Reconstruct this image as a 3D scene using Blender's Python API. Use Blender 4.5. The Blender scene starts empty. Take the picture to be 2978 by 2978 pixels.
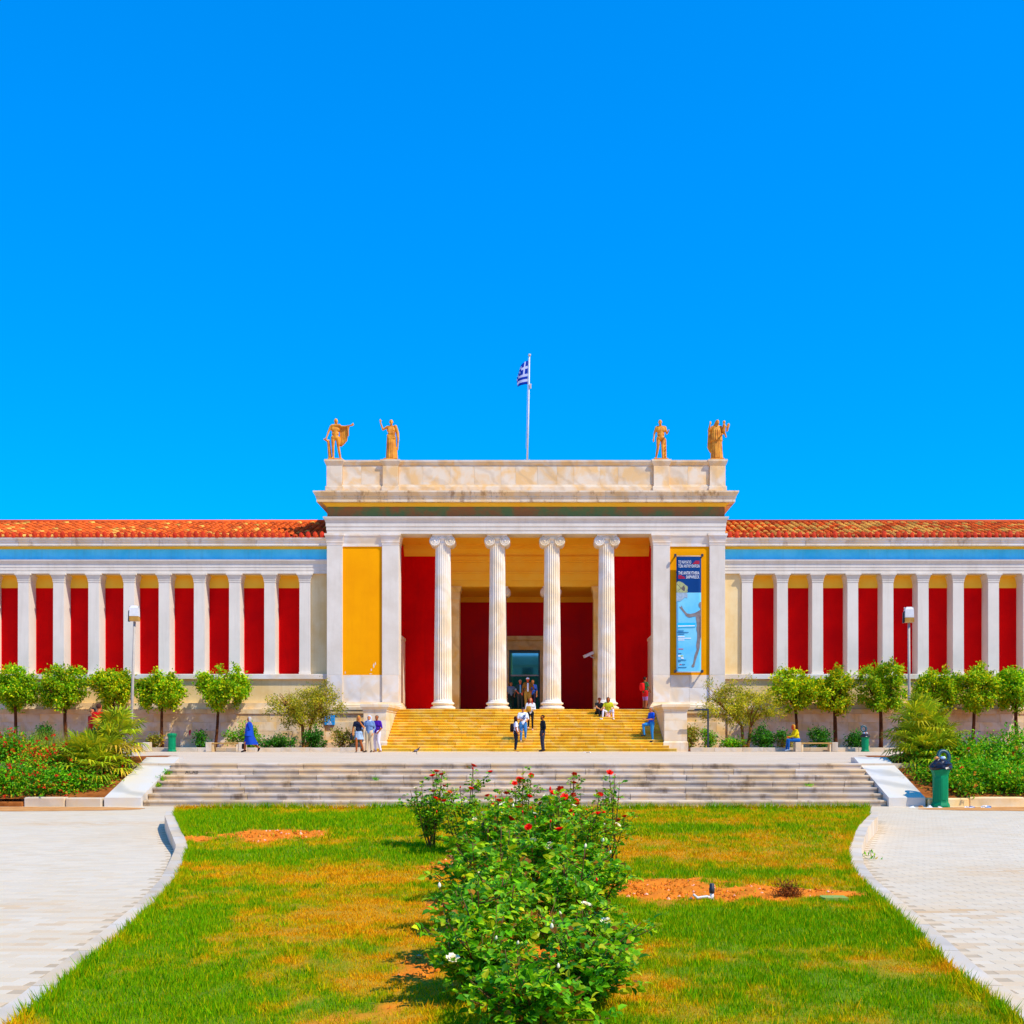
import bpy, math, random
import numpy as np
from mathutils import Vector, Matrix
from math import pi, sin, cos, radians, sqrt

# ------------------------------------------------------------------ camera, sky, sun
scene = bpy.context.scene
col = scene.collection
CX, CZ, FPX = 0.43, 1.5, 3100.0
VX, VY = 1553.0, 2151.0
cam_d = bpy.data.cameras.new('camera')
cam = bpy.data.objects.new('camera', cam_d)
col.objects.link(cam)
cam.location = (CX, 0, CZ)
cam.rotation_euler = (pi / 2, 0, 0)
cam_d.sensor_width = 36.0
cam_d.lens = 36.0 * FPX / 2978.0
cam_d.shift_x = -(VX - 1489.0) / 2978.0
cam_d.shift_y = (VY - 1489.0) / 2978.0
cam_d.clip_start = 0.1
cam_d.clip_end = 3000
scene.camera = cam

SUN = Vector((1.5, -1.0, 2.25)).normalized()
world = bpy.data.worlds.new('World')
scene.world = world
world.use_nodes = True
wn, wl = world.node_tree.nodes, world.node_tree.links
bg = wn['Background']
sky = wn.new('ShaderNodeTexSky')
sky.sky_type = 'NISHITA'
sky.sun_disc = False
sky.sun_elevation = math.asin(SUN.z)
sky.sun_rotation = math.atan2(SUN.x, SUN.y)
sky.altitude = 120
sky.air_density = 1.0
sky.dust_density = 0.0
sky.ozone_density = 2.5
hs = wn.new('ShaderNodeHueSaturation')
hs.inputs['Hue'].default_value = 0.505
hs.inputs['Saturation'].default_value = 1.85
hs.inputs['Value'].default_value = 1.28
wl.new(sky.outputs[0], hs.inputs['Color'])
gm = wn.new('ShaderNodeGamma')
gm.inputs['Gamma'].default_value = 0.56
wl.new(hs.outputs[0], gm.inputs['Color'])
mx = wn.new('ShaderNodeMix')
mx.data_type = 'RGBA'
mx.blend_type = 'MULTIPLY'
mx.inputs[0].default_value = 1.0
mx.inputs[7].default_value = (2.12, 1.24, 2.12, 1)
wl.new(gm.outputs[0], mx.inputs[6])
wl.new(mx.outputs[2], bg.inputs['Color'])
bg.inputs['Strength'].default_value = 0.15

sun_d = bpy.data.lights.new('sun', 'SUN')
sun_d.energy = 3.5
sun_d.angle = radians(0.53)
sun_d.color = (1.0, 0.93, 0.80)
sun_o = bpy.data.objects.new('sun', sun_d)
col.objects.link(sun_o)
sun_o.location = (30, -20, 60)
sun_o.rotation_euler = SUN.to_track_quat('Z', 'Y').to_euler()

vs = scene.view_settings
scene.display_settings.display_device = 'sRGB'
vs.view_transform = 'Standard'
vs.look = 'None'
vs.exposure = 0.5
vs.gamma = 1.0
vs.use_curve_mapping = False
scene.cycles.use_denoising = True
scene.cycles.max_bounces = 8
scene.cycles.diffuse_bounces = 5
scene.cycles.transparent_max_bounces = 8
scene.cycles.caustics_reflective = False
scene.cycles.caustics_refractive = False

# ------------------------------------------------------------------ helpers
R = random.Random(7)
NR = np.random.RandomState(11)


def unz(x, y, z):
    """ground point seen at photo pixel (x, y) on the level z"""
    s = (y - VY) / (CZ - z)
    return CX + (x - VX) / s, FPX / s


def atY(x, y, Y):
    return CX + (x - VX) * Y / FPX, CZ + (VY - y) * Y / FPX


def X_at(x, Y):
    return CX + (x - VX) * Y / FPX


def Z_at(y, Y):
    return CZ + (VY - y) * Y / FPX


def srgb(h):
    h = h.lstrip('#')
    c = [int(h[i:i + 2], 16) / 255 for i in (0, 2, 4)]
    return tuple(v / 12.92 if v <= 0.04045 else ((v + 0.055) / 1.055) ** 2.4 for v in c) + (1.0,)


WL = {}


def wloc(o):
    return WL.get(o.name, (0.0, 0.0, 0.0)) if o else (0.0, 0.0, 0.0)


def tag(o, label=None, cat=None, group=None, kind=None):
    if label:
        o['label'] = label
    if cat:
        o['category'] = cat
    if group:
        o['group'] = group
    if kind:
        o['kind'] = kind
    return o


def empty(name, loc, label=None, cat=None, group=None, parent=None, kind=None):
    o = bpy.data.objects.new(name, None)
    o.empty_display_size = 0.2
    col.objects.link(o)
    p = wloc(parent)
    o.location = (loc[0] - p[0], loc[1] - p[1], loc[2] - p[2])
    o.parent = parent
    WL[o.name] = tuple(loc)
    return tag(o, label, cat, group, kind)


def link_mesh(name, me, parent=None, loc=(0, 0, 0), rot=None, scale=None):
    """loc is a world position; rotation/scale are local"""
    o = bpy.data.objects.new(name, me)
    col.objects.link(o)
    p = wloc(parent)
    o.location = (loc[0] - p[0], loc[1] - p[1], loc[2] - p[2])
    if rot is not None:
        o.rotation_euler = rot
    if scale is not None:
        o.scale = scale if hasattr(scale, '__len__') else (scale,) * 3
    o.parent = parent
    WL[o.name] = tuple(loc)
    return o


class MB:
    def __init__(s):
        s.v, s.f, s.m, s.sm = [], [], [], []
        s.cur, s.smooth = 0, False

    def add(s, vs_, fs):
        b = len(s.v)
        s.v.extend([tuple(p) for p in vs_])
        for f in fs:
            s.f.append(tuple(i + b for i in f))
            s.m.append(s.cur)
            s.sm.append(s.smooth)

    def box(s, x0, x1, y0, y1, z0, z1, bev=0.0):
        if x1 < x0: x0, x1 = x1, x0
        if y1 < y0: y0, y1 = y1, y0
        if z1 < z0: z0, z1 = z1, z0
        if bev <= 0:
            s.add([(x0, y0, z0), (x1, y0, z0), (x1, y1, z0), (x0, y1, z0), (x0, y0, z1), (x1, y0, z1), (x1, y1, z1), (x0, y1, z1)],
                  [(0, 3, 2, 1), (4, 5, 6, 7), (0, 1, 5, 4), (1, 2, 6, 5), (2, 3, 7, 6), (3, 0, 4, 7)])
            return
        b = min(bev, (x1 - x0) * .45, (y1 - y0) * .45, (z1 - z0) * .45)

        def ring(x0, x1, y0, y1, z, c):
            return [(x0 + c, y0, z), (x1 - c, y0, z), (x1, y0 + c, z), (x1, y1 - c, z), (x1 - c, y1, z), (x0 + c, y1, z), (x0, y1 - c, z), (x0, y0 + c, z)]
        rs = [ring(x0 + b, x1 - b, y0 + b, y1 - b, z0, b * .3), ring(x0, x1, y0, y1, z0 + b, b), ring(x0, x1, y0, y1, z1 - b, b), ring(x0 + b, x1 - b, y0 + b, y1 - b, z1, b * .3)]
        v = sum(rs, [])
        fs = [tuple(range(7, -1, -1)), tuple(range(24, 32))]
        for k in range(3):
            for i in range(8):
                j = (i + 1) % 8
                fs.append((k * 8 + i, k * 8 + j, k * 8 + 8 + j, k * 8 + 8 + i))
        s.add(v, fs)

    def frustum(s, a, za, b, zb):
        """a, b = (x0,x1,y0,y1) rectangles at heights za, zb"""
        x0, x1, y0, y1 = a
        X0, X1, Y0, Y1 = b
        s.add([(x0, y0, za), (x1, y0, za), (x1, y1, za), (x0, y1, za), (X0, Y0, zb), (X1, Y0, zb), (X1, Y1, zb), (X0, Y1, zb)],
              [(0, 3, 2, 1), (4, 5, 6, 7), (0, 1, 5, 4), (1, 2, 6, 5), (2, 3, 7, 6), (3, 0, 4, 7)])

    def ext_x(s, prof, x0, x1):
        """closed (y,z) profile pushed along x"""
        n = len(prof)
        v = [(x0, y, z) for y, z in prof] + [(x1, y, z) for y, z in prof]
        fs = [(i, i + n, (i + 1) % n + n, (i + 1) % n) for i in range(n)]
        fs += [tuple(range(n)), tuple(range(2 * n - 1, n - 1, -1))]
        s.add(v, fs)

    def sweep(s, prof, path, closed_prof=True):
        """profile of (outward offset, z) swept on a plan path [(x,y,nx,ny)]; n already mitre scaled"""
        n = len(prof)
        v = []
        for (x, y, nx, ny) in path:
            v += [(x + nx * o, y + ny * o, z) for o, z in prof]
        fs = []
        for k in range(len(path) - 1):
            for i in range(n):
                j = (i + 1) % n
                fs.append((k * n + i, k * n + j, k * n + n + j, k * n + n + i))
        fs.append(tuple(range(n - 1, -1, -1)))
        fs.append(tuple(range((len(path) - 1) * n, len(path) * n)))
        s.add(v, fs)

    def lathe(s, prof, c, n=24, axis='z', cap=True):
        v, m = [], len(prof)
        for r, h in prof:
            for i in range(n):
                a = 2 * pi * i / n
                if axis == 'z':
                    v.append((c[0] + r * cos(a), c[1] + r * sin(a), c[2] + h))
                elif axis == 'y':
                    v.append((c[0] + r * cos(a), c[1] + h, c[2] - r * sin(a)))
                else:
                    v.append((c[0] + h, c[1] + r * cos(a), c[2] + r * sin(a)))
        fs = [(k * n + i, k * n + (i + 1) % n, (k + 1) * n + (i + 1) % n, (k + 1) * n + i) for k in range(m - 1) for i in range(n)]
        if cap:
            fs += [tuple(range(n - 1, -1, -1)), tuple(range((m - 1) * n, m * n))]
        s.add(v, fs)

    def tube(s, pts, rad, n=6, cap=True):
        pts = [Vector(p) for p in pts]
        if not hasattr(rad, '__len__'):
            rad = [rad] * len(pts)
        v = []
        up = Vector((0.13, 0.37, 1)).normalized()
        for i, p in enumerate(pts):
            d = (pts[min(i + 1, len(pts) - 1)] - pts[max(i - 1, 0)])
            d = d.normalized() if d.length > 1e-9 else Vector((0, 0, 1))
            a = d.cross(up)
            if a.length < 1e-3:
                a = d.cross(Vector((1, 0, 0)))
            a.normalize()
            b = d.cross(a)
            for k in range(n):
                t = 2 * pi * k / n
                v.append(p + (a * cos(t) + b * sin(t)) * rad[i])
        m = len(pts)
        fs = [(k * n + i, k * n + (i + 1) % n, (k + 1) * n + (i + 1) % n, (k + 1) * n + i) for k in range(m - 1) for i in range(n)]
        if cap:
            fs += [tuple(range(n - 1, -1, -1)), tuple(range((m - 1) * n, m * n))]
        s.add(v, fs)

    def ball(s, c, r, n=10, m=6):
        rx, ry, rz = r if hasattr(r, '__len__') else (r, r, r)
        v = [(c[0], c[1], c[2] - rz)]
        for k in range(1, m):
            t = pi * k / m
            for i in range(n):
                a = 2 * pi * i / n
                v.append((c[0] + rx * sin(t) * cos(a), c[1] + ry * sin(t) * sin(a), c[2] - rz * cos(t)))
        v.append((c[0], c[1], c[2] + rz))
        fs = [(0, 1 + (i + 1) % n, 1 + i) for i in range(n)]
        for k in range(m - 2):
            for i in range(n):
                a, b = 1 + k * n + i, 1 + k * n + (i + 1) % n
                fs.append((a, b, b + n, a + n))
        L = len(v) - 1
        fs += [(1 + (m - 2) * n + i, 1 + (m - 2) * n + (i + 1) % n, L) for i in range(n)]
        s.add(v, fs)

    def capsule(s, a, b, ra, rb, n=10):
        a, b = Vector(a), Vector(b)
        d = b - a
        L = d.length
        d = d.normalized() if L > 1e-6 else Vector((0, 0, 1))
        pts, rr = [], []
        for k in (0.98, 0.8, 0.45):
            pts.append(a - d * ra * k); rr.append(ra * sqrt(1 - k * k) + 1e-4)
        pts.append(a); rr.append(ra)
        pts.append(b); rr.append(rb)
        for k in (0.45, 0.8, 0.98):
            pts.append(b + d * rb * k); rr.append(rb * sqrt(1 - k * k) + 1e-4)
        up = Vector((0.2, 0.9, 0.3))
        x = d.cross(up)
        if x.length < .05:
            x = d.cross(Vector((1, 0, 0)))
        x.normalize()
        y = d.cross(x)
        v = []
        for p, r in zip(pts, rr):
            for i in range(n):
                t = 2 * pi * i / n
                v.append(p + (x * cos(t) + y * sin(t)) * r)
        m = len(pts)
        fs = [(k * n + i, k * n + (i + 1) % n, (k + 1) * n + (i + 1) % n, (k + 1) * n + i) for k in range(m - 1) for i in range(n)]
        fs += [tuple(range(n - 1, -1, -1)), tuple(range((m - 1) * n, m * n))]
        s.add(v, fs)

    def mesh(s, name, mats, origin=(0, 0, 0)):
        me = bpy.data.meshes.new(name)
        ox, oy, oz = origin
        me.from_pydata([(x - ox, y - oy, z - oz) for x, y, z in s.v], [], s.f)
        if not isinstance(mats, (list, tuple)):
            mats = [mats]
        for m in mats:
            me.materials.append(m)
        me.polygons.foreach_set('material_index', s.m)
        me.polygons.foreach_set('use_smooth', s.sm)
        me.update()
        return me

    def build(s, name, mats, parent=None, origin=None):
        """vertices are in world coordinates; the object's origin is put at origin"""
        if origin is None:
            xs = np.array([tuple(p) for p in s.v])
            lo, hi = xs.min(0), xs.max(0)
            origin = (float(lo[0] + hi[0]) / 2, float(lo[1] + hi[1]) / 2, float(lo[2]))
        return link_mesh(name, s.mesh(name, mats, origin), parent, origin)


def np_mesh(name, verts, faces, mats, colors=None, smooth=False, attr='col'):
    me = bpy.data.meshes.new(name)
    verts = np.asarray(verts, np.float32)
    faces = np.asarray(faces, np.int32)
    k = faces.shape[1]
    me.vertices.add(len(verts))
    me.vertices.foreach_set('co', verts.ravel())
    me.loops.add(faces.size)
    me.loops.foreach_set('vertex_index', faces.ravel())
    me.polygons.add(len(faces))
    me.polygons.foreach_set('loop_start', np.arange(0, faces.size, k, dtype=np.int32))
    me.polygons.foreach_set('loop_total', np.full(len(faces), k, np.int32))
    me.polygons.foreach_set('use_smooth', np.full(len(faces), bool(smooth)))
    for m in (mats if isinstance(mats, (list, tuple)) else [mats]):
        me.materials.append(m)
    me.update(calc_edges=True)
    if colors is not None:
        c = np.ones((len(verts), 4), np.float32)
        c[:, :3] = colors
        a = me.color_attributes.new(attr, 'FLOAT_COLOR', 'POINT')
        a.data.foreach_set('color', c.ravel())
    return me


_lat = NR.rand(64, 64)


def vnoise(x, y):
    x, y = np.asarray(x, float), np.asarray(y, float)
    xi, yi = np.floor(x).astype(int), np.floor(y).astype(int)
    fx, fy = x - xi, y - yi
    fx, fy = fx * fx * (3 - 2 * fx), fy * fy * (3 - 2 * fy)
    g = lambda i, j: _lat[i % 64, j % 64]
    return (g(xi, yi) * (1 - fx) + g(xi + 1, yi) * fx) * (1 - fy) + (g(xi, yi + 1) * (1 - fx) + g(xi + 1, yi + 1) * fx) * fy


def fbm(x, y, o=3):
    t, a, n = 0, 0.5, 0
    for k in range(o):
        t = t + a * vnoise(x * 2 ** k + 17 * k, y * 2 ** k + 5 * k)
        n += a
        a *= .5
    return t / n


def text_mesh(name, body, size, mat, align='LEFT', extrude=0.002, sx=1.0):
    cu = bpy.data.curves.new(name, 'FONT')
    cu.body = body
    cu.size = size
    cu.align_x = align
    cu.extrude = extrude
    cu.resolution_u = 3
    o = bpy.data.objects.new(name, cu)
    me = bpy.data.meshes.new_from_object(o)
    bpy.data.objects.remove(o)
    # text lies in xy; stand it up to face -y
    for v in me.vertices:
        x, y, z = v.co
        v.co = (x * sx, -z, y)
    me.materials.clear()
    me.materials.append(mat)
    return me


# ------------------------------------------------------------------ materials
def new_mat(name):
    m = bpy.data.materials.new(name)
    m.use_nodes = True
    nt = m.node_tree
    return m, nt.nodes, nt.links, nt.nodes['Principled BSDF']


def mixc(n, l, fac, a, b, mode='MIX'):
    x = n.new('ShaderNodeMix')
    x.data_type = 'RGBA'
    x.blend_type = mode
    for sock, val in ((x.inputs[0], fac), (x.inputs[6], a), (x.inputs[7], b)):
        if hasattr(val, 'is_linked') or hasattr(val, 'links'):
            l.new(val, sock)
        else:
            sock.default_value = val
    return x.outputs[2]


def ramp(n, l, src, p0, p1, c0=(0, 0, 0, 1), c1=(1, 1, 1, 1)):
    r = n.new('ShaderNodeValToRGB')
    r.color_ramp.elements[0].position = p0
    r.color_ramp.elements[1].position = p1
    r.color_ramp.elements[0].color = c0
    r.color_ramp.elements[1].color = c1
    l.new(src, r.inputs[0])
    return r.outputs[0]


def wpos(n, l, scale=(1, 1, 1), rnd=0.0):
    g = n.new('ShaderNodeNewGeometry')
    mp = n.new('ShaderNodeMapping')
    mp.inputs['Scale'].default_value = scale
    src = g.outputs['Position']
    if rnd:
        oi = n.new('ShaderNodeObjectInfo')
        mu = n.new('ShaderNodeMath'); mu.operation = 'MULTIPLY'; mu.inputs[1].default_value = rnd
        l.new(oi.outputs['Random'], mu.inputs[0])
        ad = n.new('ShaderNodeVectorMath'); ad.operation = 'ADD'
        l.new(src, ad.inputs[0]); l.new(mu.outputs[0], ad.inputs[1])
        src = ad.outputs[0]
    l.new(src, mp.inputs[0])
    return mp.outputs[0]


def noise(n, l, vec, scale, detail=4, rough=.55, dist=0):
    t = n.new('ShaderNodeTexNoise')
    t.inputs['Scale'].default_value = scale
    t.inputs['Detail'].default_value = detail
    t.inputs['Roughness'].default_value = rough
    t.inputs['Distortion'].default_value = dist
    l.new(vec, t.inputs['Vector'])
    return t.outputs['Fac']


def bump(n, l, bs, h, strength, dist):
    b = n.new('ShaderNodeBump')
    b.inputs['Strength'].default_value = strength
    b.inputs['Distance'].default_value = dist
    l.new(h, b.inputs['Height'])
    l.new(b.outputs[0], bs.inputs['Normal'])


def objvary(n, l, colr, amt):
    oi = n.new('ShaderNodeObjectInfo')
    mr = n.new('ShaderNodeMapRange')
    mr.inputs['To Min'].default_value = 1 - amt
    mr.inputs['To Max'].default_value = 1 + amt * .6
    l.new(oi.outputs['Random'], mr.inputs[0])
    return mixc(n, l, 1.0, colr, mr.outputs[0], 'MULTIPLY')


def M_plain(name, c1, c2=None, scale=3.0, rough=.6, spec=.3, bmp=0.0, bscale=40, vary=0.0, metal=0.0, lo=.35, hi=.68):
    m, n, l, b = new_mat(name)
    c1 = srgb(c1) if isinstance(c1, str) else c1
    b.inputs['Roughness'].default_value = rough
    b.inputs['Specular IOR Level'].default_value = spec
    b.inputs['Metallic'].default_value = metal
    if c2 is None and not vary:
        b.inputs['Base Color'].default_value = c1
    else:
        c2 = c1 if c2 is None else (srgb(c2) if isinstance(c2, str) else c2)
        f = ramp(n, l, noise(n, l, wpos(n, l), scale, 5, .6), lo, hi)
        c = mixc(n, l, f, c1, c2)
        if vary:
            c = objvary(n, l, c, vary)
        l.new(c, b.inputs['Base Color'])
    if bmp:
        bump(n, l, b, noise(n, l, wpos(n, l), bscale, 4), bmp, .01)
    return m


def M_marble(name, base, warm, vein, scale=1.2, veins=.35, vary=.08, rough=.5, stain=None, stain_amt=.5, bmp=.15):
    m, n, l, b = new_mat(name)
    base, warm, vein = srgb(base), srgb(warm), srgb(vein)
    p = wpos(n, l, (1, 1, 1), 37.0)
    big = ramp(n, l, noise(n, l, p, scale, 3, .5, .6), .40, .62)
    c = mixc(n, l, big, base, warm)
    w = n.new('ShaderNodeTexWave')
    w.wave_type = 'BANDS'
    w.bands_direction = 'DIAGONAL'
    w.inputs['Scale'].default_value = scale * .35
    w.inputs['Distortion'].default_value = 7
    w.inputs['Detail'].default_value = 4
    w.inputs['Detail Scale'].default_value = 1.4
    l.new(p, w.inputs['Vector'])
    vf = ramp(n, l, w.outputs['Fac'], .70, 1.0, (0, 0, 0, 1), (veins, veins, veins, 1))
    c = mixc(n, l, vf, c, vein)
    if stain:
        q = wpos(n, l, (.9, .9, .35))
        s1 = ramp(n, l, noise(n, l, q, 2.2, 7, .72), .53, .66, (0, 0, 0, 1), (stain_amt,) * 3 + (1,))
        c = mixc(n, l, s1, c, srgb(stain))
    if vary:
        c = objvary(n, l, c, vary)
    l.new(c, b.inputs['Base Color'])
    b.inputs['Roughness'].default_value = rough
    b.inputs['Specular IOR Level'].default_value = .3
    if bmp:
        bump(n, l, b, noise(n, l, p, 22, 5), bmp, .01)
    return m


def M_attr(name, rough=.55, spec=.3, trans=0.0, attr='col', bmp=0, bscale=60):
    m, n, l, b = new_mat(name)
    a = n.new('ShaderNodeAttribute')
    a.attribute_name = attr
    l.new(a.outputs['Color'], b.inputs['Base Color'])
    b.inputs['Roughness'].default_value = rough
    b.inputs['Specular IOR Level'].default_value = spec
    if bmp:
        bump(n, l, b, noise(n, l, wpos(n, l), bscale, 4), bmp, .02)
    if trans:
        t = n.new('ShaderNodeBsdfTranslucent')
        l.new(a.outputs['Color'], t.inputs['Color'])
        mx = n.new('ShaderNodeMixShader')
        mx.inputs[0].default_value = trans
        l.new(b.outputs[0], mx.inputs[1])
        l.new(t.outputs[0], mx.inputs[2])
        l.new(mx.outputs[0], n['Material Output'].inputs['Surface'])
    return m


def M_wall(name, c1, c2, streak, amt=.35, scale=.55, rough=.85, spec=.03, bmp=.08):
    """painted plaster: broad fading, faint vertical runs, small scuffs"""
    m, n, l, b = new_mat(name)
    f = lambda c: srgb(c) if isinstance(c, str) else c
    c = mixc(n, l, ramp(n, l, noise(n, l, wpos(n, l), scale, 6, .62), .36, .66), f(c1), f(c2))
    s1 = ramp(n, l, noise(n, l, wpos(n, l, (2.6, 2.6, .22)), 1.6, 6, .66), .50, .74, (0, 0, 0, 1), (amt,) * 3 + (1,))
    c = mixc(n, l, s1, c, f(streak))
    s2 = ramp(n, l, noise(n, l, wpos(n, l), 7, 5, .7), .60, .74, (0, 0, 0, 1), (amt * .6,) * 3 + (1,))
    c = mixc(n, l, s2, c, f(c2))
    l.new(c, b.inputs['Base Color'])
    b.inputs['Roughness'].default_value = rough
    b.inputs['Specular IOR Level'].default_value = spec
    bump(n, l, b, noise(n, l, wpos(n, l), 24, 5), bmp, .01)
    return m


MT = {}
MT['white'] = M_wall('white_plaster', '#e4dac8', '#d8ccb8', '#c2b49c', .35, .9)
MT['pillar'] = M_wall('pillar_white_plaster', '#e4dac8', '#dad0be', '#c4b8a2', .35, .7)
MT['cream'] = M_wall('cream_plaster', '#ecd29c', '#e4c080', '#cfa866', .4, .8)
MT['beige'] = M_plain('ochre_beige_plaster', '#ffcc3e', '#ffc026', 1.0, .65, .2, .05, 30)
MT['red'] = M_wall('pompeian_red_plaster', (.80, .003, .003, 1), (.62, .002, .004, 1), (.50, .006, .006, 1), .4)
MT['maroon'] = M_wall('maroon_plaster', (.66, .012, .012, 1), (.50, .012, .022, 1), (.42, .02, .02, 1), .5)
MT['yellow'] = M_wall('ochre_yellow_plaster', (.97, .385, .002, 1), (.90, .335, .002, 1), (.84, .30, .004, 1), .35)
MT['blue'] = M_wall('light_blue_plaster', '#62dcff', '#44ccf4', '#58bcd8', .5, .8)
MT['frieze'] = M_plain('weathered_green_frieze', '#647a46', '#97683a', .9, .75, .1, .4, 12, 0, 0, .42, .58)
MT['marble'] = M_marble('white_marble', '#ebe2d4', '#ead2ae', '#bdb3a8', 1.1, .22, .05)
MT['parapet'] = M_marble('parapet_marble', '#e6d3b4', '#eabf80', '#b89c78', 1.3, .3, .09)
MT['cornice'] = M_marble('stained_cornice_marble', '#e6d2b2', '#eac48a', '#b09470', 1.0, .2, .07, stain='#8a5a22', stain_amt=.75)
MT['wingcornice'] = M_marble('wing_cornice_marble', '#e9ddca', '#edd3ac', '#b8a38c', .8, .2, .05, stain='#9a6a35', stain_amt=.5)
MT['stepup'] = M_marble('golden_limestone', '#efc434', '#e8ae10', '#f0d488', 1.2, .35, .18, .6, stain='#c08a1c', stain_amt=.5)
MT['steplow'] = M_marble('grey_weathered_marble', '#d2c0aa', '#dabb8e', '#98897a', 1.5, .45, .18, .6, stain='#7a5a38', stain_amt=.7)
MT['podium'] = M_marble('podium_marble', '#f4dcb2', '#f6cc84', '#c8a87c', 1.2, .25, .14, .6, stain='#b08a50', stain_amt=.35)
MT['golden'] = M_marble('golden_veined_marble', '#f2d68e', '#f0c25c', '#c89a4a', 1.0, .35, .08, .55, stain='#c08a3a', stain_amt=.4)
MT['pier'] = M_marble('pale_marble', '#ead8ba', '#ecc890', '#bfa88c', 1.0, .22, .08, .55, stain='#c08a4a', stain_amt=.3)
MT['column'] = M_marble('column_marble', '#f2e8d6', '#eed9b2', '#c0ae94', .9, .2, .04, .55, stain='#bfa070', stain_amt=.25)
MT['gold_marble'] = M_plain('weathered_golden_marble', '#eca02a', '#bc6c12', 3.2, .6, .3, .25, 30)
MT['tile'] = M_plain('terracotta_tile', '#e0641e', '#d04a12', 1.5, .75, .2, .3, 30, .28)
MT['tile_y'] = M_plain('pale_terracotta_tile', '#eab052', '#dd8430', 2.5, .75, .2, .3, 30, .25)
MT['antefix'] = M_plain('red_terracotta', '#cc2c10', '#d84818', 3, .7, .2, .2, 30, .25)
MT['dark_metal'] = M_plain('dark_metal', '#2b3038', rough=.45, spec=.5)
MT['teal_metal'] = M_plain('dark_teal_door_metal', '#1f5a58', '#184a48', 3, .4, .5)
MT['steel'] = M_plain('pale_steel', '#c9c4bc', '#b3aca2', 8, .4, .5)
MT['polegrey'] = M_plain('grey_beige_painted_pole', '#b9ac9a', '#a89a88', 6, .5, .3)
MT['polewhite'] = M_plain('white_painted_pole', '#e8e4de', '#d6d0c6', 6, .45, .4)
MT['bark'] = M_plain('brown_bark', '#6a3d1c', '#4a2812', 6, .9, .1, .8, 30)
MT['bark_pale'] = M_plain('pale_bark', '#a8763a', '#7d5424', 6, .9, .1, .8, 30)
MT['leaf'] = M_attr('leaf', .5, .15, .35)
MT['leaf_gloss'] = M_attr('rose_leaf', .40, .18, .42)
MT['grass'] = M_attr('grass_blade', .7, .02, .35)
MT['soil'] = M_attr('lawn_ground', .9, .1, 0, 'col', .6, 30)
MT['earth'] = M_plain('orange_earth', '#a5602a', '#7d431a', 4, .95, .05, .8, 18)
MT['sand'] = M_plain('pale_orange_sand', '#d69a5e', '#c07f42', 3, .95, .05, .5, 30)
MT['binG'] = M_plain('green_painted_metal', '#048c58', '#038050', 4, .5, .15, .05, 30)
MT['blackbag'] = M_plain('black_plastic_bag', '#14121a', '#241f2a', 6, .28, .5)
MT['ground'] = M_plain('beige_ground', '#bdb0a0', '#aa9a86', .5, .9, .1, .3, 8)
MT['wood'] = M_plain('weathered_wood', '#c79a52', '#a87c3c', 6, .7, .2, .3, 20)
MT['kerb'] = M_marble('kerb_marble', '#d6c6ae', '#dcc096', '#a89880', 1.6, .3, .12, .55)
MT['cheek'] = M_marble('grey_white_marble', '#d8d0c2', '#decdb0', '#9a968c', .9, .5, .05, .4)
# ------------------------------------------------------------------ setting: ground, plaza, terrace
ZT = 0.925          # terrace level
ZP = 3.11           # porch floor
YS = 24.0           # foot of the lower steps
YF = 57.0           # front plane of the portico


def struct(o):
    o['kind'] = 'structure'
    return o


mb = MB()
mb.box(-900, 900, -300, 1500, -1.0, -0.03)
struct(mb.build('ground', MT['ground']))

# lawn outline, from the kerb line
_ly = [4.0, 5.97, 6.93, 8.1, 9.35, 11.05, 12.4, 13.8, 15.6, 17.8, 19.6]
_lx = [-2.10, -2.32, -2.49, -2.69, -2.91, -3.29, -3.66, -4.04, -4.75, -5.58, -6.15]
_ry = [4.0, 5.6, 6.7, 8.9, 11.0, 12.3, 13.55, 15.6, 17.6, 19.6]
_rx = [2.80, 2.97, 3.09, 3.47, 3.81, 4.08, 4.43, 5.15, 5.95, 6.60]
LY0, LY1 = 4.0, 19.6


def xl(y): return np.interp(y, _ly, _lx)
def xr(y): return np.interp(y, _ry, _rx)


def lawn_z(y):
    t = np.clip((np.asarray(y, float) - 11.2) / 6.0, 0, 1)
    return 0.035 + 0.19 * t * t * (3 - 2 * t)


soilblobs = [(1.75, 10.4, .85, .95, 1.0), (2.5, 10.2, .7, .55, 1.0), (3.3, 10.15, .6, .32, .9), (-3.2, 14.9, .95, .70, 1.0), (-4.3, 14.5, .65, .35, .85),
             (.95, 13.3, .55, .5, .7), (-.55, 12.4, .4, .6, .7), (-.35, 9.4, .25, .5, .6), (.4, 6.6, .55, .8, .9), (-.35, 6.9, .22, .5, .7), (-.5, 5.8, .25, .35, .6),
             (1.05, 9.0, .3, .5, .5), (.45, 10, .5, 3.5, .55)]
dryblobs = [(-1.9, 11.4, 1.9, 1.1, .85), (-1.0, 8.8, 1.1, 1.3, .8), (-.75, 7.0, .6, 1.0, .75), (3.2, 14.2, 1.9, 1.2, .95), (2.2, 13.2, 1.5, .8, .8), (4.6, 13.6, 1.0, 1.0, .8),
            (2.6, 7.2, 1.2, .5, .5), (1.4, 6.2, .8, .5, .45), (-1.9, 7.0, .5, .5, .4), (2.9, 16.8, 2.2, .6, .5), (3.9, 12.2, .8, .7, .6), (-2.3, 9.9, 1.2, .5, .5)]
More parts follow.
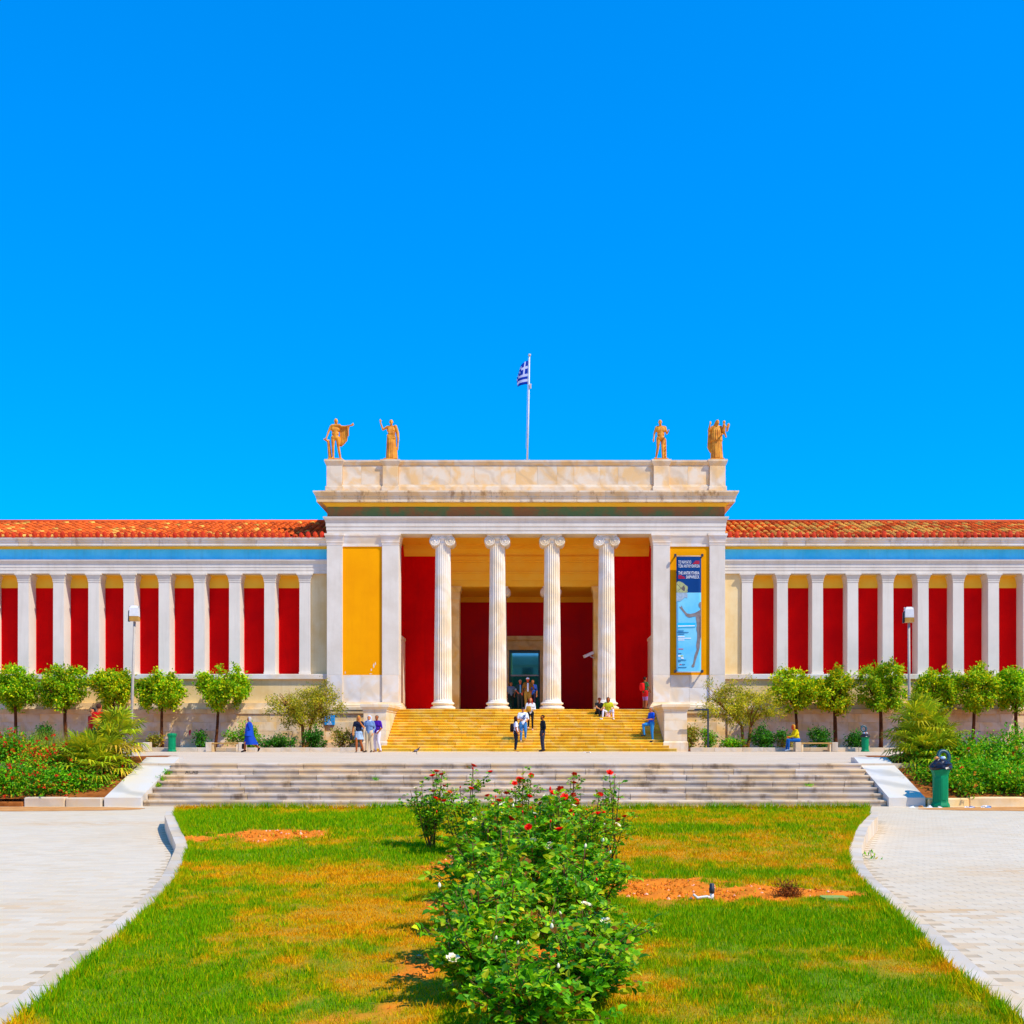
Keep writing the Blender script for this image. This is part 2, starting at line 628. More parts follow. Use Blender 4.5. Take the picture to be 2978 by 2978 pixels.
greenblobs = [(-3.0, 10.6, .5, 1.4, .9), (2.7, 8.2, 1.3, .7, .9), (-1.9, 6.0, .9, .8, .8), (2.4, 6.1, .9, .6, .8), (3.3, 7.6, .5, 1.0, .7), (-2.3, 7.4, .4, .8, .7), (-3.0, 13.0, 2.2, .75, .9), (-3.5, 17.0, 3.5, 1.6, .9), (2.3, 11.6, 1.6, .42, .8), (2.4, 8.9, 1.6, .55, .9), (3.5, 9.5, .6, .5, .7), (-2.4, 8.4, .5, .7, .7), (2.0, 15.7, 1.4, .5, .6),
              (-1.6, 5.6, 1.0, .5, .6), (4.3, 12.3, .5, .4, .8)]


def blobsum(bl, x, y):
    t = np.zeros_like(np.asarray(x, float))
    for bx, by, rx, ry, a in bl:
        t = np.maximum(t, a * np.exp(-(((x - bx) / rx) ** 2 + ((y - by) / ry) ** 2) ** 1.4))
    return t


def lawn_state(x, y):
    n1 = fbm(x * 1.3 + 3, y * .8 + 9, 4)
    n2 = fbm(x * 4.1, y * 3.1, 3)
    soil = np.clip(blobsum(soilblobs, x, y) * 1.7 - .55 + (n2 - .5) * 1.6, 0, 1)
    n3 = fbm(x * 9.0 + 31, y * 7.0 + 3, 2)
    dry = np.clip(.30 + (n1 - .5) * 1.3 + (n2 - .5) * 1.3 + (n3 - .5) * .9 + blobsum(dryblobs, x, y) * .68 - blobsum(greenblobs, x, y) * .68, 0, 1)
    return soil, dry


# lawn ground sheet
gx, gy = 150, 190
u = np.linspace(0, 1, gx)
yy = np.linspace(LY0, LY1, gy)
Yg, Ug = np.meshgrid(yy, u, indexing='ij')
Xg = xl(Yg) + (xr(Yg) - xl(Yg)) * Ug
soil, dry = lawn_state(Xg, Yg)
Zg = lawn_z(Yg) + (fbm(Xg * 5, Yg * 5, 3) - .5) * .03 + soil * (fbm(Xg * 14, Yg * 14, 3) - .4) * .07
idx = np.arange(gx * gy).reshape(gy, gx)
fq = np.stack([idx[:-1, :-1], idx[:-1, 1:], idx[1:, 1:], idx[1:, :-1]], -1).reshape(-1, 4)
c_s, c_d, c_g = np.array([.78, .21, .012]), np.array([.50, .26, .015]), np.array([.14, .22, .006])
cc = c_g + (c_d - c_g) * dry[..., None]
cc = cc + (c_s - cc) * np.clip(soil * 1.6, 0, 1)[..., None]
cc *= (.8 + .4 * fbm(Xg * 9, Yg * 9, 2))[..., None]
lawn = link_mesh('lawn', np_mesh('lawn', np.stack([Xg, Yg, Zg], -1).reshape(-1, 3), fq, MT['soil'], cc.reshape(-1, 3), True))
struct(lawn)

# grass blades
def grass_pts(n, y0, y1):
    y = NR.uniform(y0, y1, n)
    x = xl(y) + .02 + (xr(y) - xl(y) - .04) * NR.rand(n)
    return x, y


def make_blades(x, y, h, w):
    n = len(x)
    soil, dry = lawn_state(x, y)
    keep = NR.rand(n) > np.clip(soil * 1.5, 0, .97)
    x, y, h, w, dry = x[keep], y[keep], h[keep], w[keep], dry[keep]
    n = len(x)
    z = lawn_z(y)
    a = NR.uniform(0, 2 * pi, n)
    lean = NR.uniform(.1, .9, n) * h
    la = NR.uniform(0, 2 * pi, n)
    dx, dy = np.cos(a) * w, np.sin(a) * w
    h = h * (1.12 - .45 * dry)
    v = np.empty((n, 3, 3), np.float32)
    v[:, 0] = np.stack([x - dx, y - dy, z - .01], -1)
    v[:, 1] = np.stack([x + dx, y + dy, z - .01], -1)
    v[:, 2] = np.stack([x + lean * np.cos(la), y + lean * np.sin(la), z + h], -1)
    t = np.clip(dry * 1.1 + NR.normal(0, .26, n), 0, 1)[:, None]
    g = np.array([.09, .37, .001]) + np.array([.22, .15, .001]) * NR.rand(n, 1)
    mid = np.array([.66, .54, .002])
    d = np.array([.90, .42, .006])
    c = np.where(t < .5, g + (mid - g) * t * 2, mid + (d - mid) * (t * 2 - 1))
    c = c * NR.uniform(.75, 1.2, (n, 1))
    return v.reshape(-1, 3), np.repeat(c, 3, 0)


bl_v, bl_c = [], []
for n, y0, y1, hh, ww in ((150000, 4.6, 7.5, .023, .0042), (110000, 7.5, 10.5, .028, .0055), (80000, 10.5, 14.5, .038, .0075), (70000, 14.5, 19.58, .046, .010)):
    x, y = grass_pts(n, y0, y1)
    hh_ = hh * NR.uniform(.45, 1.25, n) * (.8 + .6 * fbm(x * 2.3, y * 2.3, 2))
    v, c = make_blades(x, y, hh_, np.full(n, ww))
    bl_v.append(v); bl_c.append(c)
# long tufts
tx, ty = grass_pts(1500, 4.6, 19.5)
tx, ty = np.repeat(tx, 14) + NR.normal(0, .035, 1500 * 14), np.repeat(ty, 14) + NR.normal(0, .035, 1500 * 14)
v, c = make_blades(tx, ty, NR.uniform(.03, .075, len(tx)), np.full(len(tx), .006))
bl_v.append(v); bl_c.append(c)
# fringe over the edges
fy = NR.uniform(4.6, 19.5, 16000)
side = NR.rand(16000) < .5
fx = np.where(side, xl(fy) + np.abs(NR.normal(0, .05, 16000)), xr(fy) - np.abs(NR.normal(0, .05, 16000)))
v, c = make_blades(fx, fy, NR.uniform(.03, .09, 16000), np.full(16000, .006))
bl_v.append(v); bl_c.append(c)
fx = NR.uniform(xl(19.5), xr(19.5), 9000)
v, c = make_blades(fx, 19.55 - np.abs(NR.normal(0, .06, 9000)), NR.uniform(.06, .15, 9000), np.full(9000, .009))
bl_v.append(v); bl_c.append(c)
bv, bc = np.concatenate(bl_v), np.concatenate(bl_c)
grass = link_mesh('lawn_grass', np_mesh('lawn_grass', bv, np.arange(len(bv)).reshape(-1, 3), MT['grass'], bc))
tag(grass, 'patchy green and straw yellow grass covering the lawn', 'grass', kind='stuff')

# loose clods on the bare earth
cx_, cy_ = NR.uniform(-5, 4.5, 60000), NR.uniform(5, 16, 60000)
sl, _ = lawn_state(cx_, cy_)
k = (sl > .45) & (cx_ > xl(cy_) + .1) & (cx_ < xr(cy_) - .1)
cx_, cy_ = cx_[k][:2600], cy_[k][:2600]
nn = len(cx_)
r = NR.uniform(.006, .024, nn)
base = np.array([(1, 0, 0), (-1, 0, 0), (0, 1, 0), (0, -1, 0), (0, 0, .8), (0, 0, -.6)], float)
V = np.stack([cx_, cy_, lawn_z(cy_) + r * .3], -1)[:, None, :] + (base[None] * r[:, None, None] * NR.uniform(.6, 1.3, (nn, 6, 3)))
ft = np.array([(0, 2, 4), (2, 1, 4), (1, 3, 4), (3, 0, 4), (2, 0, 5), (1, 2, 5), (3, 1, 5), (0, 3, 5)])
F = (ft[None] + (np.arange(nn) * 6)[:, None, None]).reshape(-1, 3)
C = np.repeat(np.array([.78, .21, .015])[None] * NR.uniform(.5, 1.3, (nn, 1)) + (NR.rand(nn, 1) < .05) * .3, 6, 0)
clods = link_mesh('soil_clods', np_mesh('soil_clods', V.reshape(-1, 3), F, MT['soil'], C))
tag(clods, 'loose orange soil clods on the bare patches of the lawn', 'soil', kind='stuff')

# plaza paving of small marble setts
plaza = empty('plaza_paving', (0, 14, 0), kind='structure')
bw, bd, gap = .23, .105, .0038
br = []
row = 0
y = 4.4
while y < YS - .02:
    off = (row % 2) * bw * .5
    x = -13.5 + off
    xs = np.arange(-13.5 + off, 13.5, bw)
    y1 = min(y + bd, YS - .004)
    ym = (y + y1) / 2
    if ym < LY1 + .25:
        inL = xs + bw < xl(ym) - .10
        inR = xs > xr(ym) + .10
        k = (inL | inR) & (np.abs(xs) < .55 * ym + 2.5)
    else:
        k = np.ones(len(xs), bool)
    for xx in xs[k]:
        br.append((xx, y))
    y += bd
    row += 1
br = np.array(br)
# mortar bed under the setts
mb = MB()
mb.box(-13.6, 13.6, 4.3, YS, -.029, -.0016)
o = mb.build('mortar_bed', M_plain('sandy_mortar', (.52, .40, .26, 1), (.46, .34, .21, 1), 3, .95, .1), plaza)
nb = len(br)
tint = fbm(br[:, 0] * .35 + 4, br[:, 1] * .35, 3)
colr = np.array([.71, .58, .40])[None] * (.94 + .09 * NR.rand(nb, 1))
colr = colr * (1 - .16 * (NR.rand(nb, 1) ** 3) * np.array([.1, .45, 1.0])[None])
warm = np.clip((tint - .5) * 3, 0, 1)[:, None]
colr = colr * (1 - warm * np.array([.02, .06, .12])[None])
stn = blobsum([(4.3, 8.0, .9, 1.0, 1), (4.6, 7.0, .7, .6, .9), (4.0, 9.0, .5, .5, .9), (3.7, 7.0, .4, .5, .8), (6, 12, .8, .4, .5), (-4.2, 9.5, .5, .3, .45), (-3.1, 6.6, .3, .4, .4), (-7.5, 19, 1.6, .5, .5)], br[:, 0], br[:, 1])[:, None] * np.clip((NR.rand(nb, 1) - .1) * 1.7, 0, 1)
colr = colr * (1 - stn * np.array([.06, .30, .58])[None])
MT['sett'] = M_attr('marble_sett', .6, .2, 0, 'col', .03, 40)
x0, y0 = br[:, 0] + gap / 2, br[:, 1] + gap / 2
x1, y1 = br[:, 0] + bw - gap / 2, np.minimum(br[:, 1] + bd - gap / 2, YS - .006)
zt = NR.uniform(-.0004, .0004, nb)
near = np.argsort(br[:, 1] + .15 * np.abs(br[:, 0]))
near = [i for i in near if abs(br[i, 0] + .1) < .52 * (br[i, 1]) + .3 and br[i, 1] > 5.45][:300]
isnear = np.zeros(nb, bool)
isnear[near] = True
k = ~isnear
c = .0009
V = np.stack([np.stack([x0, y0, zt - .02], -1), np.stack([x1, y0, zt - .02], -1), np.stack([x1, y1, zt - .02], -1), np.stack([x0, y1, zt - .02], -1),
              np.stack([x0, y0, zt - c], -1), np.stack([x1, y0, zt - c], -1), np.stack([x1, y1, zt - c], -1), np.stack([x0, y1, zt - c], -1),
              np.stack([x0 + c, y0 + c, zt], -1), np.stack([x1 - c, y0 + c, zt], -1), np.stack([x1 - c, y1 - c, zt], -1), np.stack([x0 + c, y1 - c, zt], -1)], 1)
ft = []
for b0 in (0, 4):
    for i in range(4):
        ft.append((b0 + i, b0 + (i + 1) % 4, b0 + 4 + (i + 1) % 4, b0 + 4 + i))
ft.append((8, 9, 10, 11))
ft = np.array(ft)
Vk = V[k]
F = (ft[None] + (np.arange(len(Vk)) * 12)[:, None, None]).reshape(-1, 4)
o = link_mesh('paving_setts', np_mesh('paving_setts', Vk.reshape(-1, 3), F, MT['sett'], np.repeat(colr[k], 12, 0)))
o.parent = plaza
o.location = (0, -14, 0)
o['kind'] = 'stuff'
protos = []
for q in range(10):
    i = near[q * 29]
    vv = V[i] - np.array([x0[i], y0[i], 0])
    protos.append(np_mesh('paving_sett', vv, ft, MT['sett'], np.repeat(colr[i][None], 12, 0)))
for j, i in enumerate(near):
    link_mesh('paving_sett', protos[R.randrange(10)], plaza, (float(x0[i]), float(y0[i]), 0.0))

# kerb stones round the lawn
lawn_kerb = empty('lawn_kerb', (0, 12, 0), 'curved white marble kerb of stones edging the rose lawn', 'kerb')
for sgn, fn in ((-1, xl), (1, xr)):
    ys = np.arange(4.2, 19.6, 1.05)
    for a, b in zip(ys[:-1], ys[1:]):
        t = np.linspace(a + .006, b - .006, 5)
        mb = MB()
        vv, fs = [], []
        for tt in t:
            xi = float(fn(tt)) + (-sgn) * .0
            xo = xi + sgn * .16
            zt_ = float(lawn_z(tt)) + .004 + .01
            vv += [(xi, tt, -.025), (xi, tt, zt_), (xo, tt, zt_ - .004), (xo, tt, -.025)]
        for q in range(4):
            for i in range(4):
                j = (i + 1) % 4
                fs.append((q * 4 + i, q * 4 + j, q * 4 + 4 + j, q * 4 + 4 + i))
        fs += [(3, 2, 1, 0), (16, 17, 18, 19)]
        mb.add(vv, fs)
        mb.build('kerb_stone', MT['kerb'], lawn_kerb)

# terrace
m, n, l, b = new_mat('terrace_paving')
bt = n.new('ShaderNodeTexBrick')
bt.inputs['Scale'].default_value = 1.0
bt.inputs['Brick Width'].default_value = .6
bt.inputs['Row Height'].default_value = .3
bt.inputs['Mortar Size'].default_value = .006
bt.inputs['Color1'].default_value = srgb('#d8c0a2')
bt.inputs['Color2'].default_value = srgb('#d0b694')
bt.inputs['Mortar'].default_value = srgb('#b89f80')
l.new(wpos(n, l), bt.inputs['Vector'])
f = ramp(n, l, noise(n, l, wpos(n, l, (.25, .6, 1)), 1.0, 5), .42, .7, (0, 0, 0, 1), (.45, .45, .45, 1))
l.new(mixc(n, l, f, bt.outputs['Color'], srgb('#dfcbb0')), b.inputs['Base Color'])
b.inputs['Roughness'].default_value = .75
b.inputs['Specular IOR Level'].default_value = .2
MT['terrace'] = m
mb = MB()
mb.box(-42, 42, YS + 1.9 + .02, 72, -.02, ZT - .004)
struct(mb.build('terrace', MT['terrace']))


def split(x0, x1, lo, hi, rnd):
    xs = [x0]
    while xs[-1] < x1 - lo * .6:
        xs.append(xs[-1] + rnd.uniform(lo, hi))
    if x1 - xs[-2] < hi * 1.2 and len(xs) > 2:
        xs[-1] = x1
    else:
        xs[-1] = x1
    return xs


def stair(name, label, x0f, ys, zs, tread, riser, nst, mat, lo, hi, seed, nose=.025):
    e = empty(name, (0, ys, zs), label, 'stairs')
    rnd = random.Random(seed)
    for i in range(nst):
        a, b = x0f(i)
        y0 = ys + i * tread
        zt_ = zs + (i + 1) * riser
        xs = split(a, b, lo, hi, rnd)
        for p, q in zip(xs[:-1], xs[1:]):
            dz, dy = rnd.uniform(-.004, .003), rnd.uniform(-.006, .006)
            y1 = y0 + tread + .05
            zb = zt_ - riser - (.03 if i else .02)
            pr = [(y0 + nose + dy, zb), (y1, zb), (y1, zt_ + dz), (y0 + .008 + dy, zt_ + dz), (y0 + dy, zt_ - .01 + dz), (y0 + dy, zt_ - .042 + dz), (y0 + nose + dy, zt_ - .055 + dz)]
            mb = MB()
            mb.ext_x(pr, p + .005, q - .005)
            mb.build('step_block', mat, e)
    return e


LR = (ZT) / 7
stair('lower_steps', 'wide flight of seven grey weathered marble steps up to the terrace', lambda i: (-8.37, 8.37), YS, 0, .3, LR, 7, MT['steplow'], .9, 2.6, 3)
NU, UT = 15, .345
UR = (ZP - ZT) / NU
YU = YF - .2 - NU * UT
stair('portico_steps', 'golden limestone flight of fifteen steps rising to the portico', lambda i: ((-7.35, 7.35) if i == 0 else ((-7.02, 7.02) if i == 1 else (-6.82, 6.82))), YU, ZT, UT, UR, NU, MT['stepup'], .8, 2.4, 5, .03)

# sloping marble cheeks at both ends of the lower steps
for sgn, lab in ((-1, 'sloping white marble stair cheek beside the bushy fan palm and red flowers'), (1, 'sloping white marble cheek beside the overflowing green bin, half in palm shade')):
    ch = empty('stair_cheek', (sgn * 8.8, YS, 0), lab, 'stair cheek')
    xa, xb = sgn * 8.38, sgn * 9.2
    # base body then slabs
    ya, yb, za, zb = YS - .12, YS + 2.5, .2, ZT + .14
    for k, (t0, t1) in enumerate(((0, .5), (.5, 1.0))):
        y0, y1 = ya + (yb - ya) * t0, ya + (yb - ya) * t1
        z0, z1 = za + (zb - za) * t0, za + (zb - za) * t1
        mb = MB()
        mb.ext_x([(y0 + .003, -.02), (y1 - .003, -.02), (y1 - .003, z1), (y0 + .003, z0)], min(xa, xb), max(xa, xb))
        mb.build('cheek_slab', MT['cheek'], ch)
    mb = MB()
    mb.box(min(xa, xb), max(xa, xb), yb, yb + .25, -.02, zb - .01)
    mb.build('end_block', MT['cheek'], ch)

# planting banks either side, sloping up to the terrace
for sgn in (-1, 1):
    vv, fs = [], []
    xs = np.linspace(9.21, 40, 60)
    ys = np.linspace(YS + .05, YS + 5.0, 16)
    for yy_ in ys:
        t = min(1, (yy_ - ys[0]) / 2.6)
        for xx in xs:
            vv.append((sgn * xx, yy_, .14 + (ZT - .05) * t * (1 if t < 1 else 1) + .08 * float(fbm(xx * 1.3, yy_ * 1.3))))
    n_ = len(xs)
    for j in range(len(ys) - 1):
        for i in range(n_ - 1):
            fs.append((j * n_ + i, j * n_ + i + 1, j * n_ + n_ + i + 1, j * n_ + n_ + i))
    mb = MB(); mb.smooth = True
    mb.add(vv, fs)
    struct(mb.build('planting_bank', MT['earth']))
    kb = empty('bank_kerb', (sgn * 12, YS, 0), ('low pale stone kerb in front of the red flowered shrubs' if sgn < 0 else 'low earth stained kerb in front of the green shrubs by the full bin'), 'kerb')
    rnd = random.Random(40 + sgn)
    x = 9.25
    while x < 22:
        w = rnd.uniform(.7, 1.3)
        far = sgn < 0 and x > 10.6
        h = rnd.uniform(.17, .24) if not far else rnd.uniform(.09, .13)
        mb = MB()
        mb.box(sgn * x, sgn * (x + w - .015), YS - .14 + rnd.uniform(-.02, .02), YS + .12, -.03, h, .025)
        mb.build('kerb_stone', (MT['kerb'] if not far else MT['earth']) if sgn < 0 else MT['podium'], kb)
        x += w
# terrace strip behind banks already level; sand drifts on the paving
for sgn, cx0, lab in ((-1, -10.6, 'thin orange sand drift on the paving before the flowered shrubs'), (1, 11.4, 'thin orange sand drift on the paving beside the green bin')):
    vv, fs = [(cx0, YS - 1.0, .006)], []
    N = 60
    for i in range(N):
        a = 2 * pi * i / N
        rr = 1 + .35 * float(fbm(np.array(3 + 2.2 * cos(a)), np.array(5 + 2.2 * sin(a)), 3)) - .2
        px, py = cx0 + 2.6 * rr * cos(a), YS - .95 + .75 * rr * sin(a)
        vv.append((px, min(py, YS - .15), .0045))
    for i in range(N):
        fs.append((0, 1 + i, 1 + (i + 1) % N))
    mb = MB(); mb.add(vv, fs)
    tag(mb.build('sand_drift', MT['sand']), lab, 'sand', kind='stuff')
# ------------------------------------------------------------------ the museum building
mus = empty('museum_building', (0, YF, ZT), 'long neoclassical museum with white columned portico, red walls and tiled wings', 'museum')
HW = 10.65
Z_CAPB, Z_AR0, Z_AR1, Z_TA, Z_FR, Z_CO, Z_PA = 11.92, 12.51, 13.10, 13.40, 14.08, 14.68, 16.44
Y_BAY, Y_BACK = 61.2, 66.0


def U(hw, yf, yb):
    """plan path round left side, front and right side with mitred normals"""
    return [(-hw, yb, -1, 0), (-hw, yf, -1, -1), (hw, yf, 1, -1), (hw, yb, 1, 0)]


def uring(name, prof, mat, hw=HW, yf=YF, yb=67.5, parent=mus):
    mb = MB()
    mb.sweep(prof, U(hw, yf, yb))
    return mb.build(name, mat, parent)


# architrave with three fasciae, taenia, frieze
uring('architrave', [(-1.1, Z_AR0), (0, Z_AR0), (0, Z_AR0 + .17), (.025, Z_AR0 + .185), (.025, Z_AR0 + .37), (.05, Z_AR0 + .385), (.05, Z_AR1), (-1.1, Z_AR1)], MT['white'])
uring('architrave_moulding', [(-.5, Z_AR1), (.06, Z_AR1), (.09, Z_AR1 + .1), (.16, Z_AR1 + .2), (.18, Z_TA), (-.5, Z_TA)], MT['white'])
uring('frieze', [(-.6, Z_TA), (-.02, Z_TA), (-.02, Z_FR + .06), (-.6, Z_FR + .06)], MT['frieze'])
uring('soffit_moulding', [(-.3, Z_FR - .12), (.0, Z_FR - .12), (.12, Z_FR), (.2, Z_FR + .04), (.2, Z_FR + .08), (-.3, Z_FR + .08)], MT['beige'])
# cornice in blocks: corner pieces mitred, straight pieces between
cprof = [(-.4, Z_FR + .04), (.46, Z_FR + .04), (.46, Z_FR + .21), (.50, Z_FR + .25), (.50, Z_FR + .33), (.56, Z_FR + .42), (.62, Z_FR + .52), (.62, Z_CO), (-.4, Z_CO + .05)]
xs = split(-8.8, 8.8, 1.1, 1.9, random.Random(9))
for a, b in zip(xs[:-1], xs[1:]):
    mb = MB()
    d = R.uniform(-.006, .006)
    mb.ext_x([(YF - o - d, z) for o, z in cprof], a + .003, b - .003)
    mb.build('cornice_block', MT['cornice'], mus)
for s in (-1, 1):
    mb = MB()
    pth = [(-HW, 67.5, -1, 0), (-HW, YF, -1, -1), (-8.803, YF, 0, -1)] if s < 0 else [(8.803, YF, 0, -1), (HW, YF, 1, -1), (HW, 67.5, 1, 0)]
    mb.sweep(cprof, pth)
    mb.build('cornice_block', MT['cornice'], mus)
# parapet: base course, slabs, cap, posts
par = mus
uring('parapet_base', [(-.5, Z_CO), (.12, Z_CO), (.12, Z_CO + .33), (.08, Z_CO + .36), (.08, Z_CO + .42), (.03, Z_CO + .47), (-.5, Z_CO + .47)], MT['parapet'], HW - .05, YF + .1)
zb, zt_ = Z_CO + .47, Z_PA - .29
uring('parapet_wall', [(-.45, zb), (-.02, zb), (-.02, zt_), (-.45, zt_)], MT['parapet'], HW - .05, YF + .1)
uring('parapet_cap', [(-.5, zt_), (.02, zt_), (.02, zt_ + .05), (.10, zt_ + .12), (.14, zt_ + .2), (.14, Z_PA), (-.5, Z_PA)], MT['parapet'], HW - .05, YF + .1)
posts = [(-10.66, -9.82), (-7.66, -6.82), (6.82, 7.66), (9.82, 10.66)]
for a, b in posts:
    mb = MB()
    mb.box(a, b, YF - .06, YF + .7, Z_CO + .01, Z_PA - .27, .01)
    mb.frustum((a - .01, b + .01, YF - .07, YF + .7), Z_PA - .29, (a - .1, b + .1, YF - .16, YF + .8), Z_PA - .08)
    mb.box(a - .1, b + .1, YF - .16, YF + .8, Z_PA - .08, Z_PA + .02)
    mb.box(a - .06, b + .06, YF - .11, YF + .71, Z_CO + .02, Z_CO + .36, .02)
    mb.build('parapet_post', MT['parapet'], mus)
for a, b in ((-9.82, -7.66), (-6.82, 6.82), (7.66, 9.82)):
    xs = split(a + .01, b - .01, .7, 1.5, random.Random(int(a * 10)))
    for p, q in zip(xs[:-1], xs[1:]):
        mb = MB()
        mb.box(p + .003, q - .003, YF + .065, YF + .121, zb + .003, zt_ - .003, .006)
        mb.build('marble_slab', MT['parapet'], mus)
# roof deck behind the parapet
mb = MB(); mb.box(-10.1, 10.1, YF + .6, 67.4, Z_CO - .3, Z_CO + .1)
mb.build('roof_deck', MT['beige'], mus)


def pier(x0, x1, y0, y1, z0, z1, capb, mat, capmat, parent, base=True, taper=.012, capname='capital'):
    """a square pier: tapering shaft, base, flaring capital"""
    e = empty('pier', ((x0 + x1) / 2, y0, z0), parent=parent)
    t = taper * (x1 - x0)
    mb = MB()
    zb = z0 + (.0)
    mb.frustum((x0, x1, y0, y1), zb, (x0 + t, x1 - t, y0 + t, y1), capb)
    mb.build('shaft', mat, e)
    mb = MB()
    h = z1 - capb
    mb.box(x0 - .012, x1 + .012, y0 - .012, y1, capb, capb + h * .22)
    mb.box(x0 - .03, x1 + .03, y0 - .03, y1, capb + h * .22, capb + h * .30)
    mb.frustum((x0 - .015, x1 + .015, y0 - .015, y1), capb + h * .30, (x0 - .10, x1 + .10, y0 - .10, y1), capb + h * .82)
    mb.box(x0 - .13, x1 + .13, y0 - .13, y1, capb + h * .82, z1)
    mb.build(capname, capmat, e)
    if base:
        mb = MB()
        mb.box(x0 - .025, x1 + .025, y0 - .025, y1, z0, z0 + .14, .01)
        mb.build('base', mat, e)
    return e


# antae of the central block and the yellow panels between them
ZB = 3.50
for s in (-1, 1):
    for a, b in ((9.82, 10.65), (6.80, 7.70)):
        x0, x1 = sorted((s * a, s * b))
        e = empty('anta', ((x0 + x1) / 2, YF, ZB), parent=mus)
        mb = MB()
        mb.box(x0, x1, YF, YF + 1.0, 4.96, Z_CAPB, .008)
        mb.build('shaft', MT['white'], e)
        mb = MB()
        mb.box(x0, x1, YF, YF + 1.0, ZB + .003, 4.957, .008)
        mb.build('marble_foot', MT['marble'], e)
        mb = MB()
        h = Z_AR0 - Z_CAPB
        mb.box(x0 - .015, x1 + .015, YF - .015, YF + 1, Z_CAPB, Z_CAPB + .12)
        mb.box(x0 - .04, x1 + .04, YF - .04, YF + 1, Z_CAPB + .12, Z_CAPB + .17)
        mb.frustum((x0 - .02, x1 + .02, YF - .02, YF + 1), Z_CAPB + .17, (x0 - .09, x1 + .09, YF - .11, YF + 1), Z_CAPB + .48)
        mb.box(x0 - .11, x1 + .11, YF - .14, YF + 1, Z_CAPB + .48, Z_AR0)
        mb.build('capital', MT['marble'], e)
    x0, x1 = sorted((s * 7.70, s * 9.82))
    mb = MB(); mb.box(x0, x1, YF + .11, YF + 1, 4.96, 11.84)
    mb.build('yellow_panel', MT['yellow'], mus)
    mb = MB(); mb.box(x0, x1, YF + .06, YF + 1, 11.84, 12.0)
    mb.frustum((x0, x1, YF + .06, YF + 1), 12.0, (x0, x1, YF - .04, YF + 1), 12.4)
    mb.box(x0, x1, YF - .06, YF + 1, 12.4, Z_AR0)
    mb.build('panel_head', MT['marble'], mus)
    xs = [x0, x0 + (x1 - x0) * (.46 if s < 0 else .5), x1]
    for p, q in zip(xs[:-1], xs[1:]):
        for z0, z1 in ((ZB, 4.28), (4.285, 4.957)) if s > 0 else ((ZB, 4.957),):
            mb = MB(); mb.box(p + .003, q - .003, YF + .10 + R.uniform(-.004, .004), YF + 1, z0 + .003, z1, .006)
            mb.build('marble_slab', MT['marble'], mus)
    # moulded plinth course under the antae
    mb = MB()
    a, b = sorted((s * 6.80, s * 10.65))
    mb.sweep([(-.5, ZP - .02), (.20, ZP - .02), (.20, ZP + .12), (.16, ZP + .17), (.16, ZP + .22), (.08, ZP + .30), (.03, ZB), (-.5, ZB)],
             [(a, YF + 2, -1, 0), (a, YF, -1, -1), (b, YF, 1, -1), (b, YF + 2, 1, 0)])
    mb.build('plinth_moulding', MT['pier'], mus)
    # side block and podium beneath, stepped like the photo
    mb = MB()
    mb.box(a, b, YF + .02, YF + 10, ZT, ZP - .022)
    mb.build('podium_core', MT['cream'], mus)
    # podium blocks on the outer part
    a2, b2 = sorted((s * 7.98, s * 10.72))
    zz = [ZT, 1.35, 1.92, 2.45]
    for z0, z1 in zip(zz[:-1], zz[1:]):
        xs = split(a2, b2, .9, 1.5, R)
        for p, q in zip(xs[:-1], xs[1:]):
            mb = MB(); mb.box(p + .002, q - .002, YF - (.12 if z0 > 1 else .2), YF + .06, z0 + .002, z1 - .002, .008)
            mb.build('podium_block', MT['podium'], mus)
    mb = MB(); mb.box(a2, b2, YF - .06, YF + .05, 2.452, 2.9)
    mb.box(a2, b2, YF - .16, YF + .05, 2.9, 3.06)
    mb.build('podium_band', MT['podium'], mus)
    # upper side walls of the block (visible from the side)
    xw0, xw1 = sorted((s * 10.3, s * 10.6))
    mb = MB(); mb.box(xw0, xw1, YF + 1.0, 67.4, ZT, Z_AR0)
    mb.build('side_wall', MT['cream'], mus)

# stair piers (cheek blocks)
for s in (-1, 1):
    a, b = sorted((s * 6.83, s * 7.95))
    e = empty('stair_pier', ((a + b) / 2, YU + .8, ZT), parent=mus)
    yp0 = YU + .75
    zz = [1.42, 1.95, 2.45, 2.9]
    mb = MB(); mb.box(a - .05, b + .05, yp0 - .06, YF - .01, ZT - .01, 1.36)
    mb.frustum((a - .05, b + .05, yp0 - .06, YF - .01), 1.36, (a, b, yp0, YF - .01), 1.42)
    mb.build('base', MT['pier'], e)
    for j, (z0, z1) in enumerate(zip(zz[:-1], zz[1:])):
        for (p, q) in ((yp0, yp0 + 1.5), (yp0 + 1.5, yp0 + 3.0), (yp0 + 3.0, YF - .01)):
            mb = MB(); mb.box(a, b, p + .002, q - .002, z0 + .002, z1 - .001, .006)
            mb.build('block', MT['pier'], e)
    mb = MB()
    mb.box(a - .03, b + .03, yp0 - .03, YF - .01, 2.9, 2.98)
    mb.frustum((a - .03, b + .03, yp0 - .03, YF - .01), 2.98, (a - .13, b + .13, yp0 - .13, YF - .01), 3.1)
    mb.box(a - .14, b + .14, yp0 - .14, YF - .01, 3.1, 3.24, .01)
    mb.build('cap', MT['pier'], e)

# porch floor
mb = MB(); mb.box(-6.83, 6.83, YF - .21 + .01, 68, ZT, ZP - .006)
mb.build('porch_floor', MT['stepup'], mus)
